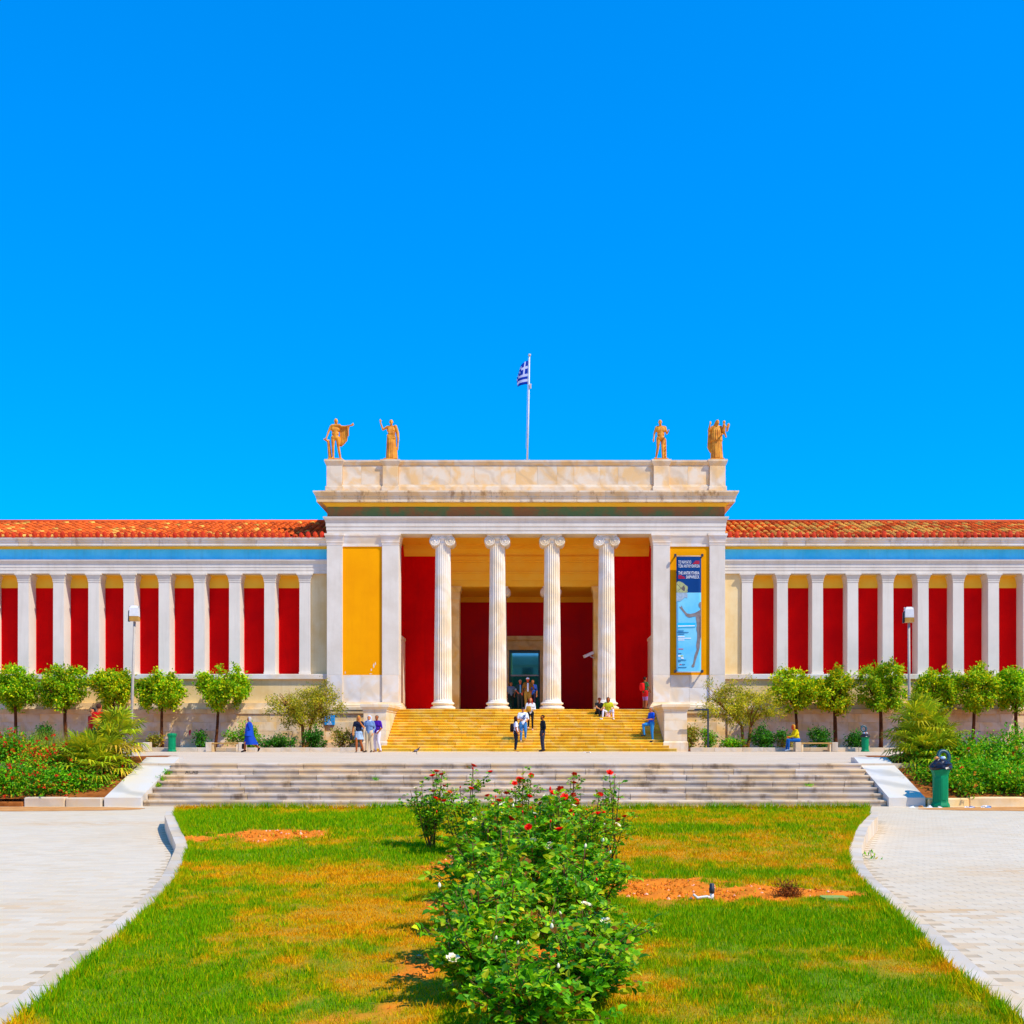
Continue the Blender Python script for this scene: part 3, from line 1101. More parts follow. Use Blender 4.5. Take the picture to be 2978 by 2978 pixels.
# red bay walls, side walls, entablature of the inner opening
for s in (-1, 1):
    a, b = sorted((s * 4.62, s * 7.3))
    mb = MB(); mb.box(a, b, Y_BAY, Y_BAY + .4, ZP + .16, 12.02)
    mb.build('red_wall', MT['red'], mus)
    mb = MB(); mb.box(a, b, Y_BAY - .03, Y_BAY + .4, ZP - .01, ZP + .16)
    mb.build('wall_foot', MT['marble'], mus)
    a, b = sorted((s * 7.02, s * 7.5))
    mb = MB(); mb.box(a, b, YF + 1.0, Y_BAY + .39, ZP - .01, Z_AR0)
    mb.build('red_side_wall', MT['red'], mus)
    # marble lining on the side wall up to a third of the height
    a, b = sorted((s * 6.92, s * 7.03))
    mb = MB(); mb.box(a, b, YF + 1.0, Y_BAY - .4, ZP, 7.1)
    mb.box(min(a, s * 6.88), max(b, s * 6.88), YF + 1.0, Y_BAY - .4, 7.1, 7.25)
    mb.build('marble_lining', MT['marble'], mus)
mb = MB(); mb.box(-7.3, 7.3, Y_BAY + .002, Y_BAY + .4, 12.02, Z_AR0 + .2)
mb.build('red_wall', MT['red'], mus)
# ceiling of the porch and the beam behind the architrave
mb = MB(); mb.box(-7.3, 7.3, YF + 1.1, Y_BAY + .3, Z_AR0 + .12, Z_AR0 + .4)
mb.build('porch_ceiling', MT['beige'], mus)
mb = MB()
mb.ext_x([(Y_BAY, 12.02), (Y_BAY - .04, 12.02), (Y_BAY - .10, 12.2), (Y_BAY - .3, 12.4), (Y_BAY - .3, Z_AR0 + .13), (Y_BAY, Z_AR0 + .13)], -7.02, 7.02)
mb.build('ceiling_moulding', MT['beige'], mus)
for (z0, z1, d) in ((10.29, 10.62, .30), (10.625, 11.02, .34), (11.025, 11.12, .40), (11.125, 11.66, .33), (11.665, 11.78, .38), (11.785, 12.0, .46)):
    mb = MB(); mb.box(-4.75, 4.75, Y_BAY - d + .3, Y_BAY + .7, z0, z1)
    mb.build('inner_entablature_band', MT['beige'], mus)
for s in (-1, 1):
    a, b = sorted((s * 3.85, s * 4.66))
    e = empty('inner_anta', ((a + b) / 2, Y_BAY, ZP), parent=mus)
    mb = MB(); mb.box(a, b, Y_BAY - .06, Y_BAY + .8, ZP, 9.55, .01)
    mb.build('shaft', MT['golden'], e)
    mb = MB(); mb.box(a - .02, b + .02, Y_BAY - .08, Y_BAY + .8, 9.55, 9.95)
    mb.frustum((a - .02, b + .02, Y_BAY - .08, Y_BAY + .8), 9.95, (a - .12, b + .12, Y_BAY - .18, Y_BAY + .8), 10.2)
    mb.box(a - .12, b + .12, Y_BAY - .18, Y_BAY + .8, 10.2, 10.288)
    mb.build('capital', MT['golden'], e)
# vestibule: side walls, back wall around the door, ceiling
DX, DW, DH = -.16, .96, 7.03
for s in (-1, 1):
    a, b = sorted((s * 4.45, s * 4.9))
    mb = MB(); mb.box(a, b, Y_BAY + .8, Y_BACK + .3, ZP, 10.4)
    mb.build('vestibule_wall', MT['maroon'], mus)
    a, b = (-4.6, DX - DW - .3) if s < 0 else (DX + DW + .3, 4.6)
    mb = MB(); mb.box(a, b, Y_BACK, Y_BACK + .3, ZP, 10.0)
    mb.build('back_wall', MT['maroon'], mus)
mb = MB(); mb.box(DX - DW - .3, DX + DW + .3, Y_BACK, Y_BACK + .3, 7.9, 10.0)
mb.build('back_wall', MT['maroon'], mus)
mb = MB(); mb.box(-4.6, 4.6, Y_BACK - .03, Y_BACK + .3, 10.0, 10.35)
mb.build('back_wall_band', MT['beige'], mus)
mb = MB(); mb.box(-4.9, 4.9, Y_BAY + .7, Y_BACK + .3, 10.33, 10.6)
mb.build('vestibule_ceiling', MT['beige'], mus)
# door
door = empty('entrance_door', (DX, Y_BACK, ZP), parent=mus)
mb = MB()
mb.box(DX - DW - .32, DX - DW, Y_BACK - .12, Y_BACK + .2, ZP, DH + .02)
mb.box(DX + DW, DX + DW + .32, Y_BACK - .12, Y_BACK + .2, ZP, DH + .02)
mb.box(DX - DW - .32, DX + DW + .32, Y_BACK - .123, Y_BACK + .2, DH + .02, DH + .35)
mb.box(DX - DW - .3, DX + DW + .3, Y_BACK - .06, Y_BACK + .2, DH + .35, DH + .62)
mb.box(DX - DW - .45, DX + DW + .45, Y_BACK - .3, Y_BACK + .2, DH + .62, DH + .86)
mb.build('door_surround', MT['golden'], door)
mb = MB()
t = .1
mb.box(DX - DW, DX - DW + t, Y_BACK + .02, Y_BACK + .14, ZP, DH)
mb.box(DX + DW - t, DX + DW, Y_BACK + .02, Y_BACK + .14, ZP, DH)
mb.box(DX - DW + t, DX + DW - t, Y_BACK + .02, Y_BACK + .14, DH - .17, DH)
mb.build('door_frame', MT['teal_metal'], door)
mb = MB(); mb.box(DX - DW + t, DX + DW - t, Y_BACK + .025, Y_BACK + .135, 5.43, 5.52)
mb.build('transom_bar', MT['steel'], door)
m, n, l, b = new_mat('door_glass')
b.inputs['Base Color'].default_value = (.06, .40, .44, 1)
b.inputs['Roughness'].default_value = .03
b.inputs['Metallic'].default_value = .85
MT['glass'] = m
mb = MB(); mb.box(DX - DW + t, DX + DW - t, Y_BACK + .07, Y_BACK + .09, 5.52, DH - .17)
mb.build('pane', MT['glass'], door)
m, n, l, b = new_mat('dark_teal_glass')
b.inputs['Base Color'].default_value = (.015, .16, .16, 1)
b.inputs['Roughness'].default_value = .05
b.inputs['Metallic'].default_value = .7
MT['glass_dark'] = m
for s_ in (-1, 1):
    mb = MB(); mb.box(DX + (s_ - 1) * (DW - t) / 2 + .004, DX + (s_ + 1) * (DW - t) / 2 - .004, Y_BACK + .07, Y_BACK + .09, ZP, 5.43)
    mb.build('door_leaf', MT['glass_dark'], door)
# dark hall behind the leaves
m_hall = M_plain('dim_hall', '#3f7a76', '#2f605c', 2, .8, .2)
mb = MB()
mb.box(DX - DW - .6, DX - DW + .02, Y_BACK + .3, Y_BACK + 6, ZP - .02, 5.6)
mb.box(DX + DW - .02, DX + DW + .6, Y_BACK + .3, Y_BACK + 6, ZP - .02, 5.6)
mb.box(DX - DW - .6, DX + DW + .6, Y_BACK + 6, Y_BACK + 6.2, ZP - .02, 5.6)
mb.box(DX - DW - .6, DX + DW + .6, Y_BACK + .3, Y_BACK + 6, 5.6, 7.2)
mb.build('hall_lining', m_hall, door)


# flaked paint on the left yellow panel
for (px, py, w, h_, sd_) in ((1087, 1936, 4, 14, 1), (1080, 1948, 4, 8, 2), (1092, 1930, 3, 9, 3), (1004, 1956, 3, 7, 4), (1078, 1960, 8, 2.5, 5)):
    x, z = atY(px, py, YF + .11)
    s_ = YF / FPX
    rq = random.Random(sd_)
    N = 12
    pts = [(x + w * s_ * .5 * cos(2 * pi * k / N) * rq.uniform(.6, 1.3), YF + .106, z + h_ * s_ * .5 * sin(2 * pi * k / N) * rq.uniform(.6, 1.3)) for k in range(N)]
    mb = MB(); mb.add(pts, [tuple(range(N))[::-1]])
    mb.build('flaked_paint', MT['white'], mus)


# Ionic columns
def ionic(x, y, z0, z1, D0, D1, parent, simple=False):
    e = empty('ionic_column', (x, y, z0), parent=parent)
    hb, hc = .5 * D0 / 1.0, .62 * D0 / 1.0
    r0, r1 = D0 / 2, D1 / 2
    mb = MB(); mb.smooth = True
    B = r0 * 1.38
    pr = [(B * .99, 0)]
    for k in range(7):
        a = -pi / 2 + pi * k / 6
        pr.append((B - .085 + .085 * cos(a), .085 + .085 * sin(a)))
    pr += [(B - .10, .175), (B - .135, .2), (B - .15, .24), (B - .13, .275)]
    for k in range(7):
        a = -pi / 2 + pi * k / 6
        pr.append((B - .115 + .06 * cos(a), .335 + .06 * sin(a)))
    pr += [(r0 * 1.06, .40), (r0 * 1.06, .43), (r0 * 1.01, hb + .01)]
    mb.lathe(pr, (x, y, z0), 40)
    mb.build('base', MT['column'], e)
    # fluted shaft
    za, zb = z0 + hb, z1 - hc + .12 * D0
    nf, sub = 24, 6
    mb = MB()
    rings = 12
    vv, fs = [], []
    N = nf * sub
    for k in range(rings + 1):
        t = k / rings
        r = r0 + (r1 - r0) * (t ** 1.25)
        fl = 1.0
        if t == 0: fl = 0.15
        if t == 1: fl = 0.0
        for i in range(N):
            ph = (i % sub) / sub
            g = sin(pi * (ph - .12) / .88) if ph > .12 else 0.0
            rr = r * (1 - .115 * fl * max(0, g))
            a = 2 * pi * i / N
            vv.append((x + rr * cos(a), y + rr * sin(a), za + (zb - za) * (t if k not in (1, rings - 1) else (.012 if k == 1 else .988))))
    for k in range(rings):
        for i in range(N):
            j = (i + 1) % N
            fs.append((k * N + i, k * N + j, k * N + N + j, k * N + N + i))
    mb.add(vv, fs)
    mb.build('shaft', MT['column'], e)
    # capital: necking, echinus, cushion with volutes, abacus
    c = D0
    mb = MB(); mb.smooth = True
    zc = z1
    mb.lathe([(r1 * 1.0, zb - z0 - .02), (r1 * 1.03, zb - z0 + .03), (r1 * 1.0, zb - z0 + .06), (r1 * 1.02, zb - z0 + .20 * c), (r1 * 1.16, zb - z0 + .26 * c), (r1 * 1.28, zb - z0 + .33 * c), (r1 * 1.1, zb - z0 + .38 * c)], (x, y, z0), 32)
    mb.smooth = False
    mb.box(x - .54 * c, x + .54 * c, y - .5 * c, y + .5 * c, zc - .085 * c, zc)
    vr = .285 * c
    vx, vz = .425 * c, zc - .085 * c - vr * .99
    mb.box(x - vx, x + vx, y - .44 * c, y + .44 * c, zc - .085 * c - .17 * c, zc - .085 * c)
    for s in (-1, 1):
        mb.smooth = True
        mb.lathe([(vr, -.47 * c), (vr, -.36 * c), (vr * .78, -.18 * c), (vr * .7, 0), (vr * .78, .18 * c), (vr, .36 * c), (vr, .47 * c)], (x + s * vx, y, vz), 22, 'y')
        for fy in (-1, 1):
            pts, rad = [], []
            T = 2.6
            for k in range(46):
                u_ = k / 45
                th = pi / 2 + s * (-1) * u_ * T * 2 * pi * -1
                rr = vr * (1 - u_) ** .85 * .93 + .012
                pts.append((x + s * vx + rr * cos(th), y + fy * .475 * c, vz + rr * sin(th)))
                rad.append(.03 * c * (1 - .55 * u_))
            mb.tube(pts, rad, 5)
            mb.ball((x + s * vx, y + fy * .475 * c, vz), .05 * c, 8, 5)
    mb.tube([(x - vx, y - .47 * c, zc - .115 * c), (x + vx, y - .47 * c, zc - .115 * c)], .026 * c, 5)
    mb.tube([(x - vx * .55, y - .455 * c, zc - .25 * c), (x + vx * .55, y - .455 * c, zc - .25 * c)], .022 * c, 5)
    mb.build('capital', MT['column'], e)
    return e


for i in range(4):
    ionic(-4.49 + 2.945 * i, YF + .62, ZP, Z_AR0, .98, .80, mus)
for x in (-1.53, 1.40):
    ionic(x, Y_BAY + .35, ZP, 10.29, .86, .70, mus)

# ------------------------------------------------------------------ wings
YW = 57.55
LW = 36.0
for s in (-1, 1):
    def bx(name, a, b, y0, y1, z0, z1, mat, bev=0):
        p, q = sorted((s * a, s * b))
        m_ = MB(); m_.box(p, q, y0, y1, z0, z1, bev)
        return m_.build(name, mat, mus)
    # podium: courses of blocks, cap band, plaster band, ledge
    zz = [ZT, 1.52, 1.96, 2.43, 2.87, 3.13]
    for k, (z0, z1) in enumerate(zip(zz[:-1], zz[1:])):
        xs = split(10.74, LW, 1.1, 1.9, R)
        for p, q in zip(xs[:-1], xs[1:]):
            if p > 29:
                continue
            bx('podium_block', p + .002, q - .002, YW - .75 - (.05 if k == 4 else 0) + R.uniform(-.004, .004), YW - .3, z0 + .002, z1 - .002, MT['podium'], .008)
    bx('podium_core', 10.66, LW, YW - .60, YW + 9, ZT, 3.1, MT['cream'])
    bx('podium_core', 29.0, LW, YW - .7, YW - .61, ZT, 3.1, MT['cream'])
    bx('podium_cap', 10.66, LW, YW - .55, YW + 1.2, 3.13, 3.46, MT['pier'])
    bx('podium_plaster', 10.66, LW, YW - .22, YW + 1.2, 3.46, 4.74, MT['cream'])
    bx('ledge', 10.66, LW, YW - .38, YW + 1.2, 4.74, 5.02, MT['marble'], .02)
    # red wall and bands behind the pillars
    bx('red_wall', 11.7, LW, YW + .85, YW + 1.4, 5.02, 9.80, MT['red'])
    bx('wall_band', 11.7, LW, YW + .82, YW + 1.4, 9.80, 10.46, MT['beige'])
    bx('loggia_soffit', 11.7, LW, YW + .59, YW + 1.4, 10.40, 10.5, MT['beige'])
    bx('end_wall', 10.66, 11.64, YW + .14, YW + 1.4, 5.02, 10.47, MT['cream'])
    # pillars
    k = 0
    while 11.65 + 1.9 * k < 32:
        a = 11.65 + 1.9 * k
        p, q = sorted((s * a, s * (a + .59)))
        pier(p, q, YW, YW + .9, 5.02, 10.47, 10.0, MT['pillar'], MT['white'], mus)
        k += 1
    # entablature
    p, q = sorted((s * 10.66, s * LW))
    for nm, pr, mt in (('wing_architrave', [(YW + .6, 10.47), (YW - .0, 10.47), (YW - .0, 10.63), (YW - .02, 10.64), (YW - .02, 10.8), (YW - .04, 10.81), (YW - .04, 10.99), (YW + .6, 10.99)], MT['white']),
                       ('wing_moulding', [(YW + .6, 10.99), (YW - .05, 10.99), (YW - .14, 11.13), (YW - .15, 11.2), (YW + .6, 11.2)], MT['white']),
                       ('blue_frieze', [(YW + .6, 11.2), (YW + .02, 11.2), (YW + .02, 11.86), (YW + .6, 11.86)], MT['blue']),
                       ('wing_soffit', [(YW + .3, 11.78), (YW - .0, 11.78), (YW - .16, 11.87), (YW - .16, 11.92), (YW + .3, 11.92)], MT['beige'])):
        mb = MB(); mb.ext_x(pr, p, q)
        mb.build(nm, mt, mus)
    xs = split(10.67, LW, 1.5, 2.6, R)
    for a, b in zip(xs[:-1], xs[1:]):
        d = R.uniform(-.005, .005)
        p, q = sorted((s * (a + .003), s * (b - .003)))
        mb = MB()
        mb.ext_x([(YW + .4, 11.90), (YW - .46 + d, 11.90), (YW - .46 + d, 12.05), (YW - .50 + d, 12.08), (YW - .50 + d, 12.14), (YW - .56 + d, 12.22), (YW - .58 + d, 12.30), (YW + .4, 12.33)], p, q)
        mb.build('wing_cornice_block', MT['wingcornice'], mus)

# tiled roofs: sheet of pan tiles, cover tiles in rows, antefixes on the eaves
tp = .375
slope = .36
ang = math.atan(slope)
rows, tl = 11, .47
tme = []
for mt in ('tile', 'tile', 'tile_y'):
    mb = MB(); mb.smooth = True
    vv, fs = [], []
    ns = 5
    for (yy_, r_, dz) in ((0, .125, .03), (tl + .05, .10, -.005)):
        for i in range(ns + 1):
            a = pi * i / ns
            vv.append((r_ * cos(a), yy_, r_ * .95 * sin(a) + dz))
    for i in range(ns):
        fs.append((i, i + 1, ns + 2 + i, ns + 1 + i))
    b0 = len(vv)
    for i in range(ns + 1):
        a = pi * i / ns
        vv.append((.10 * cos(a), 0, .10 * .9 * sin(a) + .02))
    for i in range(ns):
        fs.append((i, b0 + i, b0 + i + 1, i + 1))
    mb.add(vv, fs)
    tme.append(mb.mesh('roof_tile', MT[mt]))
# antefix mesh: little palmette shield
mb = MB()
prof = [(-.085, 0), (.085, 0), (.10, .09), (.125, .16), (.10, .24), (.055, .30), (0, .335), (-.055, .30), (-.10, .24), (-.125, .16), (-.10, .09)]
nP = len(prof)
mb.add([(x, -.03, z) for x, z in prof] + [(x, .03, z) for x, z in prof] + [(0, -.06, .15)],
       [tuple(range(2 * nP - 1, nP - 1, -1))] + [(i, (i + 1) % nP, (i + 1) % nP + nP, i + nP) for i in range(nP)] + [(i, 2 * nP, (i + 1) % nP) for i in range(nP)])
am = mb.mesh('antefix', MT['antefix'])
ye = YW - .5
roofs = {}
tile_stuff = {0: ([], []), 2: ([], [])}
tv = [np.array([v.co[:] for v in tme[0].vertices]), None]
tf = np.array([list(p.vertices) for p in tme[0].polygons])
cosA, sinA = cos(ang), sin(ang)
ntile = 0
for s in (-1, 1):
    rf = empty('tiled_roof', (s * 20, ye, 12.3), parent=mus)
    p, q = sorted((s * 10.68, s * LW))
    mb = MB()
    ln = 5.1
    mb.ext_x([(ye - .03, 12.31), (ye + ln, 12.31 + slope * ln), (ye + ln, 12.2 + slope * ln), (ye - .03, 12.20)], p, q)
    mb.build('pan_tiles', MT['tile'], rf)
    mb = MB()
    mb.ext_x([(ye + ln - .02, 12.25 + slope * ln), (ye + 2 * ln, 12.25), (ye + 2 * ln, 11.6), (ye + ln - .02, 11.6)], p, q)
    mb.build('rear_slope', MT['tile'], rf)
    x = 10.9
    ci = 0
    while x < LW - .2:
        for r_ in range(rows):
            d = r_ * tl
            pos = (s * x + R.uniform(-.012, .012), ye + d * cosA, 12.325 + d * sinA + R.uniform(0, .012))
            kk = 2 if R.random() < (.12 if s < 0 else .30) * (1.8 if s > 0 and 2 < x - 10 < 14 else 1) else 0
            if r_ < 3 and ntile < 300 and x < 10.9 + tp * 50:
                link_mesh('roof_tile', tme[kk], rf, pos, (ang, 0, R.uniform(-.03, .03)))
                ntile += 1
            else:
                vv = tv[0]
                yy_ = vv[:, 1] * cosA - vv[:, 2] * sinA
                zz_ = vv[:, 1] * sinA + vv[:, 2] * cosA
                L_ = tile_stuff[kk][0]
                L_.append(np.stack([vv[:, 0] + pos[0], yy_ + pos[1], zz_ + pos[2]], -1))
        if x < 29.5:
            link_mesh('antefix', am, rf, (s * x, ye - .06, 12.3 + R.uniform(-.01, .01)), (R.uniform(-.08, .08), 0, R.uniform(-.12, .12)), R.uniform(.86, 1.08) if R.random() > .1 else .6)
        x += tp
        ci += 1
    for kk in (0, 2):
        L_ = tile_stuff[kk][0]
        V_ = np.concatenate(L_)
        F_ = (tf[None] + (np.arange(len(L_)) * len(tv[0]))[:, None, None]).reshape(-1, 4)
        tint = np.repeat(NR.uniform(.6, 1.25, len(L_)), len(tv[0]))[:, None]
        basec = np.array([.76, .12, .010]) if kk == 0 else np.array([.80, .40, .06])
        mt = MT.setdefault('tile_attr', M_attr('terracotta_tiles', .75, .2, 0, 'col', .3, 30))
        o = link_mesh('cover_tiles', np_mesh('cover_tiles', V_, F_, mt, basec[None] * tint, True))
        o.parent = rf
        w = wloc(rf)
        o.location = (-w[0], -w[1], -w[2])
        o['kind'] = 'stuff'
        tile_stuff[kk] = ([], [])
    # shadow-free ridge course
    mb = MB(); mb.smooth = True
    mb.tube([(s * 10.7, ye + ln, 12.36 + slope * ln), (s * LW, ye + ln, 12.36 + slope * ln)], .13, 8)
    mb.build('ridge', MT['tile'], rf)
# ------------------------------------------------------------------ planting
def unit(v):
    return v / np.maximum(np.linalg.norm(v, axis=-1, keepdims=True), 1e-9)


def leaf_geo(c, ax, nr, L, W, ovate=False, fold=.25):
    """leaf faces at points c with axis ax, normal nr; returns verts, quads/tris as quads (degenerate free)"""
    ax = unit(ax)
    sd = unit(np.cross(ax, nr))
    nr = np.cross(sd, ax)
    L, W = L[:, None], W[:, None]
    if not ovate:
        v = np.stack([c, c + ax * L * .45 + sd * W * .5 + nr * W * fold, c + ax * L, c + ax * L * .45 - sd * W * .5 + nr * W * fold], 1)
        f = np.array([[0, 1, 2, 3]])
        k = 4
    else:
        up = nr * W * fold
        v = np.stack([c, c + ax * L * .3 + sd * W * .46 + up, c + ax * L * .66 + sd * W * .40 + up * .9, c + ax * L - nr * L * .12,
                      c + ax * L * .66 - sd * W * .40 + up * .9, c + ax * L * .3 - sd * W * .46 + up, c + ax * L * .3, c + ax * L * .66], 1)
        f = np.array([[0, 1, 6, 6], [0, 6, 5, 5], [1, 2, 7, 6], [6, 7, 4, 5], [2, 3, 7, 7], [7, 3, 4, 4]])
        k = 8
    n = len(c)
    F = (f[None] + (np.arange(n) * k)[:, None, None]).reshape(-1, f.shape[1])
    return v.reshape(-1, 3), F, k


def tri_quads(F):
    """quads with repeated last index -> mesh of triangles"""
    q = F[F[:, 2] != F[:, 3]]
    t = F[F[:, 2] == F[:, 3]][:, :3]
    return np.concatenate([q[:, [0, 1, 2]], q[:, [0, 2, 3]], t])


def leaf_colors(rs, n, pal, w):
    pal = np.array(pal)
    i = rs.choice(len(pal), n, p=np.array(w) / sum(w))
    c = pal[i] * rs.uniform(.75, 1.25, (n, 1))
    return np.clip(c, 0, 1)


P_ORANGE = [(.18, .46, .003), (.32, .60, .004), (.62, .70, .005), (.06, .22, .003), (.82, .68, .010)]
P_OLIVE = [(.50, .48, .015), (.72, .60, .02), (.30, .36, .012), (.85, .62, .03), (.18, .24, .010)]
P_SHRUB = [(.10, .44, .004), (.24, .60, .006), (.04, .22, .008), (.42, .56, .008), (.68, .45, .015)]
P_DARK = [(.03, .18, .008), (.06, .29, .010), (.14, .38, .012), (.02, .10, .006)]
P_DRY = [(.30, .33, .02), (.45, .36, .03), (.14, .25, .015), (.55, .32, .03)]


def crown(rs, cen, rad, nclump, per, sig, L, W, pal, w, shell=.6, drop=0.0):
    cen, rad = np.array(cen), np.array(rad)
    d = unit(rs.normal(size=(nclump, 3)))
    rr = shell + (1.02 - shell) * rs.rand(nclump, 1) ** .6
    rr = np.where(rs.rand(nclump, 1) < .28, rs.uniform(.1, .6, (nclump, 1)), rr)
    cl = d * rr * rs.uniform(.8, 1.1, (nclump, 1))
    tone = rs.uniform(.7, 1.25, nclump)
    idx = rs.randint(0, nclump, nclump * per)
    n = len(idx)
    off = rs.normal(0, 1, (n, 3)) * sig
    p = cen + cl[idx] * rad + off
    out = unit(p - cen)
    ax = unit(rs.normal(size=(n, 3)) + out * .7 + np.array([0, 0, -.25 - drop]))
    nr = unit(rs.normal(size=(n, 3)) * .8 + np.array([0, 0, 1.0]) + out * .5)
    ls = rs.uniform(.7, 1.3, n)
    c = leaf_colors(rs, n, pal, w) * tone[idx][:, None]
    v, f, k = leaf_geo(p, ax, nr, L * ls, W * ls)
    return v, f, np.repeat(c, k, 0), cl * rad + cen


def limb(rs, a, b, bend, n=6):
    a, b = Vector(a), Vector(b)
    off = Vector((rs.uniform(-1, 1), rs.uniform(-1, 1), rs.uniform(-.3, .3))) * bend
    return [a.lerp(b, t) + off * sin(pi * t) for t in [i / (n - 1) for i in range(n)]]


def tree(x, y, z0, cx_, cz, rx, rz, seed, label, kind='orange', stems=1, group=None):
    rs = np.random.RandomState(seed)
    e = empty('orange_tree' if kind == 'orange' else 'olive_tree', (x, y, z0), label, 'tree', group)
    mb = MB(); mb.smooth = True
    cen = Vector((cx_, y, cz))
    bark = MT['bark'] if kind == 'orange' else MT['bark_pale']
    if kind == 'orange':
        fork = Vector((x + (cx_ - x) * .5 + rs.uniform(-.05, .05), y, cz - rz * .82))
        r0 = rs.uniform(.075, .11)
        mb.tube(limb(rs, (x, y, z0 - .05), fork, .06), [r0 * 1.25, r0, r0 * .95, r0 * .9, r0 * .85, r0 * .8], 8)
        for i in range(5):
            a = 2 * pi * i / 5 + rs.uniform(-.4, .4)
            t = cen + Vector((cos(a) * rx * .6, sin(a) * rx * .6, rs.uniform(-.1, .55) * rz))
            pts = limb(rs, fork, t, .12)
            mb.tube(pts, [r0 * .6, r0 * .5, r0 * .42, r0 * .34, r0 * .25, r0 * .15], 6)
            for j in range(2):
                u_ = t + Vector((rs.uniform(-.5, .5), rs.uniform(-.5, .5), rs.uniform(0, .5))) * rx * .6
                mb.tube(limb(rs, pts[3], u_, .05, 4), [r0 * .25, r0 * .2, r0 * .14, r0 * .08], 5)
    else:
        for i in range(stems):
            sgn = -1 if i % 2 == 0 else 1
            a0 = Vector((x + sgn * .05, y, z0 - .05))
            f1 = Vector((x + sgn * (.16 + .1 * i), y + rs.uniform(-.1, .1), z0 + 1.15))
            mb.tube(limb(rs, a0, f1, .06), [.12, .1, .09, .085, .08, .075], 8)
            for j in range(4):
                t = Vector((cx_ + sgn * rs.uniform(.15, .85) * rx, y + rs.uniform(-.6, .6) * rx * .6, cz + rs.uniform(-.35, .6) * rz))
                pts = limb(rs, f1, t, .12)
                mb.tube(pts, [.06, .052, .045, .035, .025, .012], 6)
                for q in range(3):
                    u_ = t + Vector((rs.uniform(-.5, .5), rs.uniform(-.4, .4), rs.uniform(-.2, .4)))
                    mb.tube(limb(rs, pts[3], u_, .05, 4), [.025, .02, .014, .006], 5)
    mb.build('trunk', bark, e, (x, y, z0))
    if kind == 'orange':
        v, f, c, _ = crown(rs, cen, (rx * 1.02, rx * .9, rz * 1.02), 74, 115, .135, .15, .085, P_ORANGE, (4, 5, 5, 1.4, 1.0))
    else:
        v, f, c, _ = crown(rs, cen, (rx, rx * .7, rz), 60, 120, .16, .13, .045, P_OLIVE, (5, 4, 4, 1.5, 2), .35)
        v2, f2, c2, _ = crown(rs, cen + Vector((0, 0, -rz * .2)), (rx * 1.08, rx * .7, rz * .7), 30, 60, .13, .13, .045, P_OLIVE, (5, 4, 4, 1.5, 2), .75, .5)
        f = np.concatenate([f, f2 + len(v)]); v = np.concatenate([v, v2]); c = np.concatenate([c, c2])
    c = np.clip(c * np.array([rs.uniform(.9, 1.35), rs.uniform(.86, 1.1), 1.0]), 0, 1)
    o = link_mesh('crown', np_mesh('crown', v - np.array([x, y, z0]), f, MT['leaf'], c), e, (x, y, z0))
    return e


YT = 55.85
ZS = ZT + .1


def d2s(v):
    return v * 2978 / 1932.0


gl = 'clipped orange trees in front of the museum wings'
for i, (tr, cr, top, bot, wd, lab) in enumerate((
        (30, 27, 1255, 1342, 47, 'leftmost round orange tree, cut by the left edge of the photo'),
        (128, 118, 1250, 1342, 50, 'round orange tree above the red flowered shrubs, second from the left'),
        (212, 214, 1258, 1338, 43, 'round orange tree directly behind the couple and fan palm'),
        (306, 306, 1262, 1342, 48, 'round orange tree with a slim trunk beside the closed green bin'),
        (406, 420, 1250, 1344, 57, 'large round orange tree with leaning trunk behind the bench near the woman in blue'),
        (1503, 1500, 1253, 1348, 50, 'orange tree with forked trunk behind the seated person in yellow'),
        (1577, 1577, 1258, 1350, 44, 'narrow orange tree between the bench and the bin with raised lid'),
        (1662, 1663, 1240, 1352, 56, 'tallest orange tree, beside the bin with raised lid'),
        (1772, 1770, 1256, 1352, 46, 'orange tree whose trunk is hidden by the right fan palm'),
        (1833, 1842, 1255, 1350, 44, 'orange tree with a thin reddish trunk above the green shrubs'),
        (1920, 1915, 1256, 1350, 46, 'rightmost orange tree, cut by the right edge of the photo'))):
    Xt, Xc = X_at(d2s(tr), YT), X_at(d2s(cr), YT)
    zt_, zb_ = Z_at(d2s(top), YT), Z_at(d2s(bot), YT)
    tree(Xt, YT, ZS, Xc, (zt_ + zb_) / 2, d2s(wd) * YT / FPX * .82, (zt_ - zb_) / 2 * .82, 100 + i, lab, 'orange', 1, gl)
tree(X_at(888, 54.4), 54.4, ZS, X_at(d2s(578), 54.4), Z_at(d2s(1330), 54.4), 2.15, 1.1, 150, 'airy olive tree with two pale stems beside the blue parking sign', 'olive', 2, 'olive trees by the portico')
tree(X_at(2168, 54.4), 54.4, ZS, X_at(d2s(1392), 54.4), Z_at(d2s(1326), 54.4), 2.1, 1.15, 151, 'airy olive tree with spreading limbs behind the black angled post', 'olive', 2, 'olive trees by the portico')


